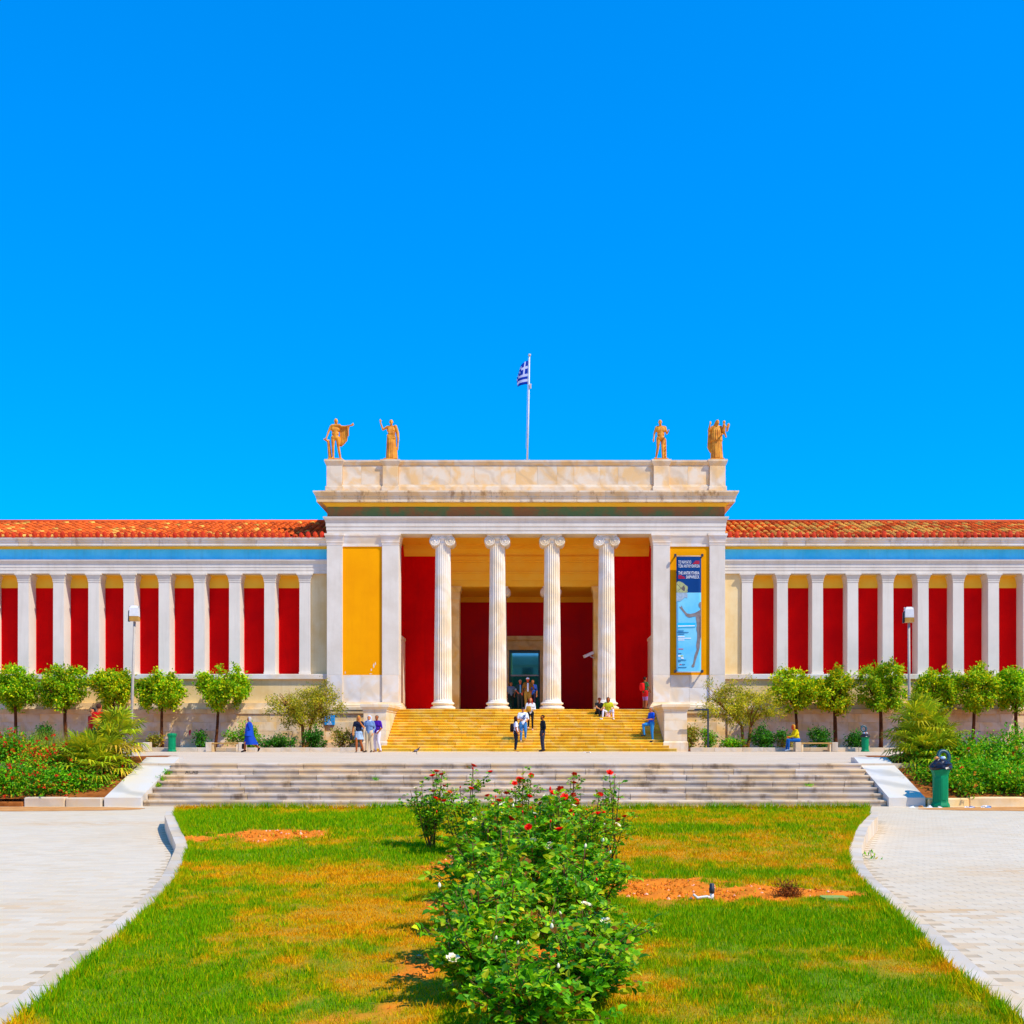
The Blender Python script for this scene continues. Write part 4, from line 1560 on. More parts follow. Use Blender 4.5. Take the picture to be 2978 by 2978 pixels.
def shrub(x, y, z0, r, h, seed, label, pal=P_SHRUB, w=(4, 4, 2, 2, 1), n=26, per=60, L=.10, W=.05, flowers=None, nfl=0, group=None, name='shrub', sig=.13):
    rs = np.random.RandomState(seed)
    e = empty(name, (x, y, z0), label, 'shrub', group)
    v, f, c, cl = crown(rs, (x, y, z0 + h * .48), (r, r * .8, h * .52), n, per, sig, L, W, pal, w[:len(pal)], .45)
    k = v[:, 2] < z0 + .01
    v[k, 2] = z0 + .01
    link_mesh('foliage', np_mesh('foliage', v - np.array([x, y, z0]), f, MT['leaf'], c), e, (x, y, z0))
    mb = MB(); mb.smooth = True
    for q in cl[:9]:
        mb.tube(limb(rs, (x + rs.uniform(-.08, .08), y, z0 - .05), q, .08, 5), [.018, .015, .012, .009, .005], 5)
    mb.build('stems', MT['bark'], e, (x, y, z0))
    if flowers:
        pts = cl[rs.randint(0, len(cl), nfl)] + rs.normal(0, sig * 1.2, (nfl, 3))
        cen = np.array([x, y, z0 + h * .4])
        pts = cen + (pts - cen) * rs.uniform(1.0, 1.13, (nfl, 1))
        pts[:, 1] -= .05
        pts[:, 2] = np.maximum(pts[:, 2], z0 + .08)
        m6 = 7
        pp = np.repeat(pts, m6, 0) + rs.normal(0, .014, (nfl * m6, 3))
        ax = unit(rs.normal(size=(nfl * m6, 3)))
        v, f, k = leaf_geo(pp, ax, unit(rs.normal(size=(nfl * m6, 3)) + [0, -.5, 1]), np.full(nfl * m6, .05), np.full(nfl * m6, .05))
        fl = np.array(flowers)
        c = np.repeat(fl[rs.randint(0, len(fl), nfl)], m6 * k, 0)
        o = link_mesh('flowers', np_mesh('flowers', v - np.array([x, y, z0]), f, MT['leaf'], c), e, (x, y, z0))
        o['kind'] = 'stuff'
    return e


REDF = [(.75, .02, .01), (.85, .03, .01), (.8, .10, .01)]
ORGF = [(.8, .12, .01), (.8, .3, .02), (.75, .03, .01)]
gL = 'flowering shrubs on the bank left of the lower steps'
shrub(-11.75, 24.75, .15, .95, .75, 201, 'bright green shrub low at the left edge of the photo, few flowers', w=(5, 5, 2, 1.5, .6), n=70, per=80, L=.075, W=.042, flowers=REDF, nfl=90, group=gL, name='flowering_shrub')
shrub(-10.5, 24.75, .12, .92, .72, 202, 'low green shrub spilling over the pale kerb beside the marble cheek', w=(5, 4, 3, 1.5, .6), n=60, per=75, L=.075, W=.042, flowers=REDF, nfl=80, group=gL, name='flowering_shrub')
shrub(-11.25, 25.75, .45, .95, .85, 203, 'straw tinged shrub dense with red flowers below the round orange tree', w=(3, 2, 2, 3, 3), n=70, per=80, L=.07, W=.04, flowers=REDF, nfl=300, group=gL, name='flowering_shrub')
shrub(-12.5, 26.3, .65, 1.0, .95, 204, 'tall shrub with red flowers under the yellow grasses at the left edge', w=(4, 3, 2, 2.5, 1), n=70, per=75, L=.075, W=.042, flowers=REDF, nfl=140, group=gL, name='flowering_shrub')
shrub(-13.6, 25.3, .3, .95, .8, 205, 'red flowered shrub standing just outside the left edge', w=(4, 3, 2, 2.5, 1), n=50, per=60, L=.08, W=.045, flowers=REDF, nfl=60, group=gL, name='flowering_shrub')
shrub(-9.75, 24.85, .15, .42, .42, 206, 'small green shrub filling the corner between palm, pale kerb and marble cheek', w=(4, 4, 2, 3, 1.5), n=30, per=60, L=.075, W=.042, flowers=REDF, nfl=8, group=gL, name='flowering_shrub')
shrub(-9.75, 25.6, .4, .45, .5, 207, 'low shrub under the palm fronds beside the upper marble cheek', w=(4, 3, 3, 3, 2), n=26, per=60, L=.08, W=.045, flowers=REDF, nfl=4, group=gL, name='flowering_shrub')
gR = 'green shrubs on the bank right of the lower steps'
shrub(10.3, 24.75, .12, .82, .85, 211, 'leafy green shrub right behind the overflowing front bin', w=(4, 5, 2, 3, .6), n=60, per=80, L=.08, W=.045, flowers=ORGF, nfl=12, group=gR, name='flowering_shrub')
shrub(11.35, 24.75, .12, .88, .80, 212, 'low green shrub with two red blooms behind the earth stained kerb', w=(4, 5, 2, 3, .6), n=66, per=80, L=.08, W=.045, flowers=ORGF, nfl=10, group=gR, name='flowering_shrub')
shrub(10.75, 26.1, .6, .95, .85, 213, 'broad green shrub beside the right fan palm', w=(4, 5, 2, 3.5, .8), n=76, per=80, L=.08, W=.045, flowers=ORGF, nfl=10, group=gR, name='flowering_shrub')
shrub(12.15, 26.2, .6, 1.05, 1.05, 214, 'tall green shrub at the right edge below the last orange tree', w=(4, 5, 2, 3.5, .8), n=80, per=80, L=.08, W=.045, flowers=ORGF, nfl=10, group=gR, name='flowering_shrub')
shrub(12.4, 24.9, .15, .8, .7, 215, 'green shrub in the lower right corner of the bank, at the edge', w=(4, 5, 2, 3, .6), n=50, per=70, L=.08, W=.045, flowers=ORGF, nfl=12, group=gR, name='flowering_shrub')
shrub(9.75, 25.3, .25, .48, .55, 216, 'low shrub between the right marble cheek and the overflowing bin', w=(4, 4, 3, 3, 2), n=30, per=60, L=.08, W=.045, flowers=ORGF, nfl=6, group=gR, name='flowering_shrub')
shrub(9.9, 26.5, .65, .5, .5, 217, 'low shrub below the fronds of the right palm', w=(4, 4, 3, 3, 2), n=30, per=60, L=.08, W=.045, flowers=ORGF, nfl=6, group=gR, name='flowering_shrub')

# planter bed along the wings
for s in (-1, 1):
    a, b = sorted((s * 8.05, s * 38))
    mb = MB(); mb.box(a, b, 51.75, YW - .76, ZT - .01, ZS)
    struct(mb.build('planter_soil', MT['earth']))
    kb = empty('planter_kerb', (s * 16, 51.6, ZT), ('pale marble kerb of the planter on the side of the blue parking sign' if s < 0 else 'pale marble kerb of the planter on the side of the black angled post'), 'kerb')
    x = 8.0
    rnd = random.Random(60 + s)
    while x < 30:
        w = rnd.uniform(.8, 1.5)
        mb = MB(); mb.box(s * x, s * (x + w - .008), 51.5, 51.74, ZT - .01, ZT + .19 + rnd.uniform(-.008, .008), .012)
        mb.build('kerb_stone', MT['kerb'], kb)
        x += w
g = 'shrubs in the planter along the museum'
for (px, wpx, hm, seed, lab, pal, n) in (
        (712, 110, 1.25, 301, 'bushy light green shrub behind the woman in the blue suit', P_SHRUB, 44),
        (815, 100, .62, 302, 'low dark shrub left of the olive stems', P_DARK, 26),
        (915, 75, .95, 303, 'mixed dark shrub at the foot of the olive by the parking sign', P_DARK, 26),
        (1000, 78, 1.15, 304, 'sparse yellowish shrub beside the blonde woman', P_DRY, 18),
        (2006, 48, 1.12, 305, 'upright shrub against the right stair pier', P_DRY, 22),
        (2060, 44, .95, 306, 'small leafy shrub around the foot of the black angled post', P_SHRUB, 16),
        (2130, 80, .55, 307, 'low shrub left of the right olive trunk', P_SHRUB, 18),
        (2232, 105, 1.15, 308, 'dense dark green shrub right of the olive trunk', P_DARK, 40),
        (2285, 40, .5, 309, 'small low shrub by the bench end near the seated person', P_DRY, 10),
        (2385, 60, 1.15, 310, 'round dark shrub behind the right bench', P_DARK, 26),
        (2490, 52, 1.0, 311, 'dark shrub behind the bin with raised lid', P_DARK, 20),
        (130, 52, 1.15, 312, 'dark teal shrub between the second orange tree and the flowered bank', P_DARK, 24),
        (450, 40, .75, 313, 'small dry shrub between the left benches by the closed bin', P_DRY, 12),
        (585, 40, .85, 314, 'small dark shrub below the pink graffiti marks', P_DARK, 12)):
    Yp = 53.2
    X = X_at(px, Yp)
    shrub(X, Yp, ZS, wpx * Yp / FPX * .47, hm, seed, lab, pal, (4, 4, 2, 2, 1), n, 60, .12, .06, group=g, sig=.12)


# fan palms
def fan_palm(x, y, z0, seed, label, heads, scale=1.0, nf=22):
    rs = np.random.RandomState(seed)
    e = empty('fan_palm', (x, y, z0), label, 'palm', 'fan palms beside the lower steps')
    vs_, fs_, cs_ = [], [], []
    st = MB(); st.smooth = True
    nv = 0
    for (hx, hy, hz) in heads:
        h = np.array([x + hx, y + hy, z0 + hz])
        st.tube([(x + hx * .5, y + hy * .5, z0 - .1), (x + hx * .8, y + hy * .8, z0 + hz * .6), tuple(h)], [.11, .1, .09], 8)
        for i in range(nf):
            az = 2 * pi * (i * .381966 + rs.uniform(-.05, .05))
            t = i / nf
            el = radians(86 - 112 * t + rs.uniform(-8, 8))
            d = np.array([cos(az) * cos(el), sin(az) * cos(el), sin(el)])
            pl = rs.uniform(.38, .6) * scale
            tip = h + d * pl + np.array([0, 0, -.10 * t])
            st.tube([tuple(h), tuple((h + tip) / 2 + np.array([0, 0, .04])), tuple(tip)], [.013, .01, .008], 4)
            side = unit(np.cross(d, np.array([.01, .02, 1.0])))
            nrm = np.cross(side, d)
            K = 16
            R_ = rs.uniform(.42, .58) * scale
            dead = t > .82 and rs.rand() < .6
            base_c = np.array([.58, .40, .04]) if dead else np.array([.34, .46, .010]) * rs.uniform(.5, 1.3)
            for k in range(K):
                a = radians(-118 + 236 * k / (K - 1))
                dd = d * cos(a) + side * sin(a)
                dd = dd + nrm * .12 * abs(sin(a))
                dd = dd / np.linalg.norm(dd)
                Lk = R_ * (1 - .25 * abs(a) / 2.06) * rs.uniform(.9, 1.08)
                w = .025 * scale
                sd = np.cross(dd, nrm)
                droop = np.array([0, 0, -1]) * Lk * rs.uniform(.08, .30) * (1 + t)
                p0 = tip
                p1 = tip + dd * Lk * .55
                p2 = tip + dd * Lk + droop
                vs_ += [p0, p1 + sd * w + nrm * .006, p2, p1 - sd * w + nrm * .006]
                fs_.append((nv, nv + 1, nv + 2, nv + 3)); nv += 4
                cc_ = base_c * rs.uniform(.75, 1.35) + (np.array([.30, .14, 0]) if rs.rand() < .4 else 0)
                cs_ += [cc_] * 4
    st.build('stalks', MT['bark_pale'], e, (x, y, z0))
    o = link_mesh('fronds', np_mesh('fronds', np.array(vs_) - np.array([x, y, z0]), np.array(fs_), MT['leaf'], np.clip(np.array(cs_), 0, 1)), e, (x, y, z0))
    return e


fan_palm(-10.25, 25.9, .5, 401, 'bushy fan palm with drooping fronds left of the lower steps', [(.46, .2, 1.02), (-.30, .0, .40), (.44, -.3, .55), (.05, -.4, .38), (-.05, .1, .42), (.28, -.6, .30)], 1.0, 28)
fan_palm(10.25, 26.6, .75, 402, 'fan palm with golden fronds right of the lower steps', [(-.16, .1, 1.12), (.2, .1, .72), (-.05, -.35, .35), (-.28, -.3, .2), (-.30, .1, .6), (.1, -.5, .25)], 1.0, 28)

# tall yellow grasses behind the left shrubs
rs = np.random.RandomState(77)
tg = empty('tall_grass', (-12.2, 26.9, .9), 'tall feathery yellow green grass behind the shrubs at the left edge', 'grass clump')
n = 900
p = np.stack([rs.uniform(-13.2, -11.2, n), rs.uniform(26.4, 27.3, n), np.full(n, .8)], -1)
ax = unit(np.stack([rs.normal(0, .28, n), rs.normal(0, .25, n), np.ones(n)], -1))
v, f, k = leaf_geo(p, ax, unit(rs.normal(size=(n, 3))), rs.uniform(.6, 1.15, n), np.full(n, .014), fold=.0)
c = np.repeat(leaf_colors(rs, n, [(.40, .40, .03), (.55, .42, .05), (.22, .34, .02)], (3, 2, 3)), k, 0)
o = link_mesh('blades', np_mesh('blades', v - np.array([-12.2, 26.9, .9]), f, MT['leaf'], c), tg, (-12.2, 26.9, .9))
o['kind'] = 'stuff'


# ------------------------------------------------------------------ roses
def petal_flower(name, mat, op):
    """cupped rose: rings of petals, op = openness 0..1"""
    mb = MB(); mb.smooth = True
    for ring, (cnt, r, h, tilt) in enumerate(((5, .030 + .016 * op, .030, .25 + .75 * op), (5, .022 + .008 * op, .034, .15 + .4 * op), (4, .012, .036, .08), (3, .006, .034, .02))):
        for i in range(cnt):
            a = 2 * pi * i / cnt + ring * .5
            ca, sa = cos(a), sin(a)
            def pt(u_, t):
                rr = .006 + (r + tilt * .028) * t ** 1.2
                w = u_ * (.024 if ring < 2 else .014) * sin(pi * (.22 + .46 * t))
                return (ca * rr - sa * w, sa * rr + ca * w, h * t * (1 - .25 * tilt * t) + .002)
            grid = [[pt(u_, t) for u_ in (-1, 0, 1)] for t in (0, .55, 1)]
            vv = [q for row_ in grid for q in row_]
            mb.add(vv, [(0, 1, 4, 3), (1, 2, 5, 4), (3, 4, 7, 6), (4, 5, 8, 7)])
    return mb.mesh(name, mat)


MT['rose_red'] = M_plain('red_rose_petal', (.95, .012, .004, 1), (.88, .02, .004, 1), 60, .55, .2)
MT['rose_white'] = M_plain('white_rose_petal', (.95, .86, .60, 1), (.95, .82, .48, 1), 60, .55, .2)
MT['stem'] = M_plain('reddish_stem', '#6e2f18', '#5d5a1a', 12, .6, .3)
F_RED = [petal_flower('rose_flower', MT['rose_red'], o_) for o_ in (.05, .35)]
F_WHITE = [petal_flower('rose_flower', MT['rose_white'], o_) for o_ in (.1, .5)]
mb = MB(); mb.smooth = True
mb.lathe([(.002, 0), (.009, .006), (.012, .016), (.008, .03), (.001, .04)], (0, 0, 0), 7)
BUD = {'r': mb.mesh('rose_bud', MT['rose_red']), 'w': mb.mesh('rose_bud', MT['rose_white'])}
P_ROSE = [(.13, .44, .004), (.22, .56, .006), (.05, .24, .005), (.42, .66, .006), (.66, .66, .008), (.40, .16, .010)]
LEAFCACHE = []


def compound_leaf(rs, base, ax, nr, s):
    """five leaflets on a rachis: returns arrays"""
    sd = unit(np.cross(ax, nr))
    out = []
    for t, sg in ((.45, 1), (.45, -1), (.75, 1), (.75, -1), (1.0, 0)):
        p = base + ax * s * 1.5 * t
        a = ax if sg == 0 else unit(ax * .55 + sd * sg)
        out.append((p, a, s * (1.0 if sg == 0 else .85)))
    return out


def rose_bush(x, y, h, spread, seed, label, nst=9, red=4, white=2, leaf=.055, dens=1.0, tall=None, parts=0, nbud=3):
    rs = np.random.RandomState(seed)
    z0 = float(lawn_z(y))
    e = empty('rose_bush', (x, y, z0), label, 'rose bush', 'rose bushes in the central bed')
    st = MB(); st.smooth = True
    P, A, N_, S = [], [], [], []
    tips = []
    for i in range(nst):
        az = 2 * pi * i / nst + rs.uniform(-.3, .3)
        hh = h * rs.uniform(.62, 1.0)
        if tall is not None and i < tall:
            hh = h * rs.uniform(1.02, 1.3)
        rad = spread * rs.uniform(.35, 1.0) * (1.0 if hh < h * .95 else .6)
        a = np.array([x + rs.uniform(-.06, .06), y + rs.uniform(-.06, .06), z0 - .02])
        b = np.array([x + rad * cos(az), y + rad * sin(az), z0 + hh])
        mid = a + (b - a) * .45 + np.array([cos(az), sin(az), .15]) * rad * .25
        ts = np.linspace(0, 1, 10)
        path = [(1 - t) ** 2 * a + 2 * t * (1 - t) * mid + t * t * b for t in ts]
        st.tube([tuple(p) for p in path], list(np.linspace(.010, .0035, 10)), 5)
        tips.append(b)
        nl = int(12 * dens * hh / .8)
        branches = [(path, .14)]
        for q in range(3):
            k = rs.randint(3, 8)
            d = unit(rs.normal(size=3) * np.array([1, 1, .4]) + np.array([cos(az), sin(az), .8]) * .6)
            ln = rs.uniform(.14, .3)
            bp = [path[k] + d * ln * t + np.array([0, 0, .05]) * t * t for t in np.linspace(0, 1, 5)]
            st.tube([tuple(p) for p in bp], list(np.linspace(.005, .0025, 5)), 4)
            branches.append((bp, 0))
            tips.append(bp[-1])
        for bi, (pth, lo) in enumerate(branches):
            m_ = nl if bi == 0 else int(7 * dens)
            for q in range(m_):
                t = lo + (1 - lo) * (q + rs.rand()) / m_
                f_ = t * (len(pth) - 1)
                k = min(int(f_), len(pth) - 2)
                p = pth[k] + (pth[k + 1] - pth[k]) * (f_ - k)
                ga = q * 2.4 + rs.uniform(-.5, .5)
                ax = unit(np.array([cos(ga), sin(ga), rs.uniform(-.25, .6)]))
                nr = unit(np.array([0, 0, 1.0]) + rs.normal(size=3) * .45)
                s = leaf * rs.uniform(.7, 1.25)
                for (pp, aa, ss) in compound_leaf(rs, p, ax, nr, s):
                    P.append(pp); A.append(aa + rs.normal(size=3) * .22); N_.append(nr + rs.normal(size=3) * .3); S.append(ss)
    P, A, N_, S = np.array(P), np.array(A), unit(np.array(N_)), np.array(S)
    n = len(P)
    c = leaf_colors(rs, n, P_ROSE, (4, 4, 3, 3.4, 2.6 if y > 10 else 1.5, .8)) * rs.uniform(.7, 1.2, (n, 1))
    org = np.array([x, y, z0])
    # leaves that stand out singly become parts of their own
    single = np.zeros(n, bool)
    if parts:
        front = np.argsort(P[:, 1] - .5 * P[:, 2])[:parts * 3]
        single[rs.permutation(front)[:parts]] = True
    v, f, k = leaf_geo(P[~single], A[~single], N_[~single], S[~single], S[~single] * .68, True, .18)
    o = link_mesh('leaves', np_mesh('leaves', v - org, tri_quads(f), MT['leaf_gloss'], np.repeat(c[~single], k, 0)), e, tuple(org))
    o['kind'] = 'stuff'
    for i in np.where(single)[0]:
        v, f, k = leaf_geo(np.zeros((1, 3)), A[i:i + 1], N_[i:i + 1], S[i:i + 1], S[i:i + 1] * .68, True, .18)
        link_mesh('leaf', np_mesh('leaf', v, tri_quads(f), MT['leaf_gloss'], np.repeat(c[i:i + 1], k, 0)), e, tuple(P[i]))
    st.build('stems', MT['stem'], e, tuple(org))
    order = sorted(range(len(tips)), key=lambda i: -.6 * tips[i][2] + .4 * (tips[i][1] - y) + rs.uniform(-.22, .22))
    kinds = ['r'] * red + ['w'] * white
    rs.shuffle(kinds)
    for i, kd in zip(order, kinds):
        p = tips[i]
        me = (F_RED if kd == 'r' else F_WHITE)[rs.randint(0, 2)]
        link_mesh('rose_flower', me, e, tuple(p), (rs.uniform(-.1, .8), rs.uniform(-.5, .5), rs.uniform(0, 6)), rs.uniform(.75, 1.1) * (.8 if kd == 'r' else .7))
    for i in order[len(kinds):len(kinds) + nbud]:
        link_mesh('rose_bud', BUD['r' if rs.rand() < max(.45, red / max(1, red + white)) else 'w'], e, tuple(tips[i]), (rs.uniform(-.4, .4), rs.uniform(-.4, .4), 0), rs.uniform(.6, 1.0))
    return e


RB = rose_bush
RB(-.90, 13.7, .94, .36, 501, 'separate rose bush left of the bed, white blooms low and red buds on top', 9, 6, 4, .05, 1.3, 2)
RB(-.42, 13.2, .84, .42, 502, 'rose bush with red blooms at the far left of the central bed', 9, 8, 2, .05, 1.15, 2)
RB(.22, 13.0, .84, .36, 503, 'far rose bush with tall red tipped shoots before the steps', 9, 9, 1, .05, 1.1, 3)
RB(.82, 12.8, .84, .34, 504, 'far rose bush with a cluster of open red blooms', 9, 10, 2, .05, 1.1, 3)
RB(1.36, 12.7, .84, .32, 505, 'sparse rose bush at the far right of the bed with thin shoots', 8, 5, 2, .045, .85, 3)
RB(.00, 11.7, .74, .38, 506, 'middle rose bush with small white and red buds, left half', 9, 5, 4, .056, 1.2, 2)
RB(.98, 11.4, .72, .38, 507, 'middle rose bush with a creamy white bloom, right half', 9, 4, 3, .056, 1.2, 1)
RB(.48, 10.7, .76, .38, 515, 'leafy rose bush with small red buds in the heart of the bed', 10, 4, 1, .060, 1.25, 2, 30)
RB(.02, 9.6, .80, .34, 508, 'rose bush with one tall red bud on a dark stem, left of the bed', 9, 2, 1, .062, 1.25, 3, 60, 4)
RB(.52, 9.2, .80, .38, 509, 'glossy leaved rose bush with one red bloom in the middle of the bed', 10, 3, 0, .064, 1.3, 3, 60, 3)
RB(.92, 9.0, .62, .32, 510, 'rose bush on the right carrying the large open white rose', 8, 0, 2, .062, 1.2, 0, 40, 3)
RB(.10, 8.1, .74, .34, 516, 'tall leaved rose bush in front of the tall red bud, left', 9, 0, 1, .064, 1.25, 2, 60, 3)
RB(.70, 7.8, .58, .34, 517, 'rose bush with reddish young leaves on the right, no blooms', 9, 0, 0, .062, 1.25, 1, 50, 3)
RB(.14, 7.0, .56, .32, 511, 'dense rose bush with large dark leaves in the near left of the bed', 11, 0, 0, .060, 1.3, 0, 80, 2)
RB(.72, 6.75, .40, .30, 512, 'low rose bush with a bare woody cane in the near right', 9, 0, 2, .056, 1.15, 0, 60, 2)
RB(.12, 6.05, .46, .27, 513, 'nearest rose bush with a drooping creamy rose at the bottom edge', 11, 0, 1, .060, 1.35, 0, 90, 2)
RB(.72, 5.85, .36, .28, 514, 'low spreading rose bush at the bottom right of the bed, no blooms', 10, 0, 0, .056, 1.3, 0, 90, 1)
RB(.40, 5.35, .30, .30, 518, 'half hidden rose bush at the very bottom edge of the photo', 10, 0, 0, .056, 1.3, 0, 60, 1)
# ------------------------------------------------------------------ objects
# lamp posts
def lamp_post(X, Y, h, lean, label, rz):
    e = empty('lamp_post', (X, Y, ZT), label, 'lamp post', 'floodlight posts on the terrace')
    mb = MB(); mb.smooth = True
    mb.tube([(X, Y, ZT - .01), (X + lean * .5, Y, ZT + h * .5), (X + lean, Y, ZT + h)], [.042, .038, .034], 12)
    mb.build('pole', MT['polegrey'], e, (X, Y, ZT))
    mb = MB(); mb.smooth = True
    mb.lathe([(.13, 0), (.13, .02), (.075, .03), (.07, .12)], (X, Y, ZT), 12)
    mb.build('base', MT['steel'], e)
    # box floodlight, tilted, on a bracket
    c, s = cos(rz), sin(rz)
    zt_ = ZT + h
    def tf(pts):
        return [(X + lean + p[0] * c - p[1] * s, Y + p[0] * s + p[1] * c, zt_ + p[2]) for p in pts]
    mb = MB()
    w, d = .125, .11
    # housing, wider towards the bottom, like a lantern box
    v = [(-w, -d, .02), (w, -d, .02), (w, d, .02), (-w, d, .02), (-w * .98, -d, .15), (w * .98, -d, .15), (w * .98, d, .15), (-w * .98, d, .15),
         (-w * .93, -d * .9, .38), (w * .93, -d * .9, .38), (w * .93, d * .9, .38), (-w * .93, d * .9, .38), (-w * .6, -d * .6, .45), (w * .6, -d * .6, .45), (w * .6, d * .6, .45), (-w * .6, d * .6, .45)]
    f = [(3, 2, 1, 0), (12, 13, 14, 15)]
    for k in (4, 8):
        for i in range(4):
            f.append((k + i, k + (i + 1) % 4, k + 4 + (i + 1) % 4, k + 4 + i))
    mb.add(tf(v), f)
    mb.build('lamp_housing', MT['polewhite'], e)
    mb = MB()
    mb.add(tf([(-w * 1.0, -d * 1.02, .018), (w * 1.0, -d * 1.02, .018), (w * 1.0, d * 1.02, .018), (-w * 1.0, d * 1.02, .018), (-w * .97, -d * 1.02, .145), (w * .97, -d * 1.02, .145), (w * .97, d * 1.02, .145), (-w * .97, d * 1.02, .145)]),
           [(3, 2, 1, 0), (0, 1, 5, 4), (1, 2, 6, 5), (2, 3, 7, 6), (3, 0, 4, 7), (4, 5, 6, 7)])
    mb.build('amber_lens', M_plain('amber_glass', '#c8943a', '#b07a22', 8, .25, .5), e)
    mb = MB()
    mb.add(tf([(-w - .05, -.03, 0), (-w, -.03, 0), (-w, .03, 0), (-w - .05, .03, 0), (-w - .04, -.03, .3), (-w, -.03, .34), (-w, .03, .34), (-w - .04, .03, .3)]),
           [(3, 2, 1, 0), (4, 5, 6, 7), (0, 1, 5, 4), (1, 2, 6, 5), (2, 3, 7, 6), (3, 0, 4, 7)])
    mb.build('bracket', MT['dark_metal'], e)
    for q in (-1, 1):
        mb = MB()
        a, b = tf([(q * w * .8, 0, .40), (q * w * 1.05, 0, .44)])
        mb.tube([a, b], .018, 6)
        mb.build('hinge_knob', MT['steel'], e)
    return e


YL = 30.2
lamp_post(X_at(379, YL), YL, Z_at(1808, YL) - ZT, .12, 'slim white floodlight post behind the bushy palm, in front of the red loggia', .12)
lamp_post(X_at(2645, YL), YL, Z_at(1812, YL) - ZT, -.02, 'slim grey floodlight post rising behind the golden palm on the right', -.10)


# litter bins
def litter_bin(X, Y, z, h, r, label, lid, bag, rz=0.0):
    e = empty('litter_bin', (X, Y, z), label, 'litter bin', 'green litter bins')
    def octa(rr, zz):
        return [(X + rr * cos(2 * pi * (i + .5) / 8 + rz), Y + rr * sin(2 * pi * (i + .5) / 8 + rz), z + zz) for i in range(8)]
    def loft(mb, prof):
        v = sum([octa(a, b) for a, b in prof], [])
        f = []
        for k in range(len(prof) - 1):
            for i in range(8):
                j = (i + 1) % 8
                f.append((k * 8 + i, k * 8 + j, k * 8 + 8 + j, k * 8 + 8 + i))
        f += [tuple(range(7, -1, -1)), tuple(range((len(prof) - 1) * 8, len(prof) * 8))]
        mb.add(v, f)
    mb = MB()
    loft(mb, [(r * 1.12, 0), (r * 1.12, h * .05), (r * .95, h * .13)])
    mb.build('foot', MT['binG'], e)
    mb = MB()
    loft(mb, [(r * .93, h * .125), (r * .93, h * .84)])
    # raised panels on the faces
    for i in range(8):
        a = 2 * pi * i / 8 + rz + pi / 4 * 0
        a = 2 * pi * (i + 1) / 8 + rz
        n_, t_ = Vector((cos(a), sin(a), 0)), Vector((-sin(a), cos(a), 0))
        ap = r * .93 * cos(pi / 8)
        w = r * .93 * sin(pi / 8) * .68
        for (z0, z1) in ((h * .19, h * .78),):
            q = [Vector((X, Y, z)) + n_ * (ap + dd) + t_ * ss * (w - dd * .6) + Vector((0, 0, zz)) for dd in (0, .008) for (ss, zz) in ((-1, z0), (1, z0), (1, z1), (-1, z1))]
            mb.add(q, [(4, 5, 6, 7), (0, 1, 5, 4), (1, 2, 6, 5), (2, 3, 7, 6), (3, 0, 4, 7)])
    mb.build('body', MT['binG'], e)
    mb = MB()
    loft(mb, [(r * .94, h * .838), (r * 1.0, h * .88), (r * 1.16, h * .96), (r * 1.18, h)])
    mb.build('collar', MT['binG'], e)
    if lid == 'closed':
        mb = MB(); loft(mb, [(r * 1.18, h + .002), (r * 1.2, h + .03), (r * 1.0, h + .07), (r * .3, h + .085)])
        mb.build('lid', MT['binG'], e)
    else:
        # open ring lid standing up behind
        mb = MB(); mb.smooth = True
        pts, N = [], 22
        cxl, czl = X + lid[0], z + h + lid[1]
        ro, ri = r * .95, r * .5
        v, f = [], []
        for i in range(N):
            a = 2 * pi * i / N
            for (rr, yy_) in ((ro, -.02), (ri, -.02), (ri, .02), (ro, .02)):
                v.append((cxl + rr * cos(a) * .9, Y + .12 + yy_ + rr * sin(a) * .35, czl + rr * sin(a)))
        for i in range(N):
            j = (i + 1) % N
            for k in range(4):
                f.append((i * 4 + k, i * 4 + (k + 1) % 4, j * 4 + (k + 1) % 4, j * 4 + k))
        mb.add(v, f)
        mb.build('lid', M_plain('dark_teal_plastic', '#0b4a52', '#0a3f48', 5, .4, .4), e)
    if bag:
        rs = np.random.RandomState(int(abs(X) * 100))
        mb = MB(); mb.smooth = False
        n_, m_ = 18, 9
        v, f = [], []
        for k in range(m_):
            t = k / (m_ - 1)
            rr = r * (1.22 + .12 * sin(pi * t)) * (1 - t ** 3 * .75)
            for i in range(n_):
                a = 2 * pi * i / n_
                q = rr * (1 + rs.uniform(-.12, .12))
                v.append((X + q * cos(a), Y + q * sin(a), z + h - .02 + bag * t + rs.uniform(-.02, .02)))
        for k in range(m_ - 1):
            for i in range(n_):
                j = (i + 1) % n_
                f.append((k * n_ + i, k * n_ + j, k * n_ + n_ + j, k * n_ + n_ + i))
        f.append(tuple(range((m_ - 1) * n_, m_ * n_)))
        mb.add(v, f)
        b_ = mb.build('rubbish_bag', MT['blackbag'])
        tag(b_, 'shiny black rubbish bag bulging out of the ' + ('big front bin' if h > .82 else 'far bin with raised lid'), 'rubbish bag')
        for i, cl in enumerate(('#9fc4e8', '#e0904a', '#e8e6e0')):
            mb = MB(); mb.smooth = True
            mb.ball((X + rs.uniform(-.12, .12), Y + rs.uniform(-.1, .05), z + h + bag * 1.02), (.05, .04, .035), 7, 5)
            o = mb.build('crumpled_litter', M_plain('litter_%d' % i, cl, rough=.5))
            tag(o, ('pale blue', 'orange', 'white')[i] + ' scrap of litter on top of the black bag, ' + ('front bin' if h > .82 else 'far bin'), 'litter')
    return e


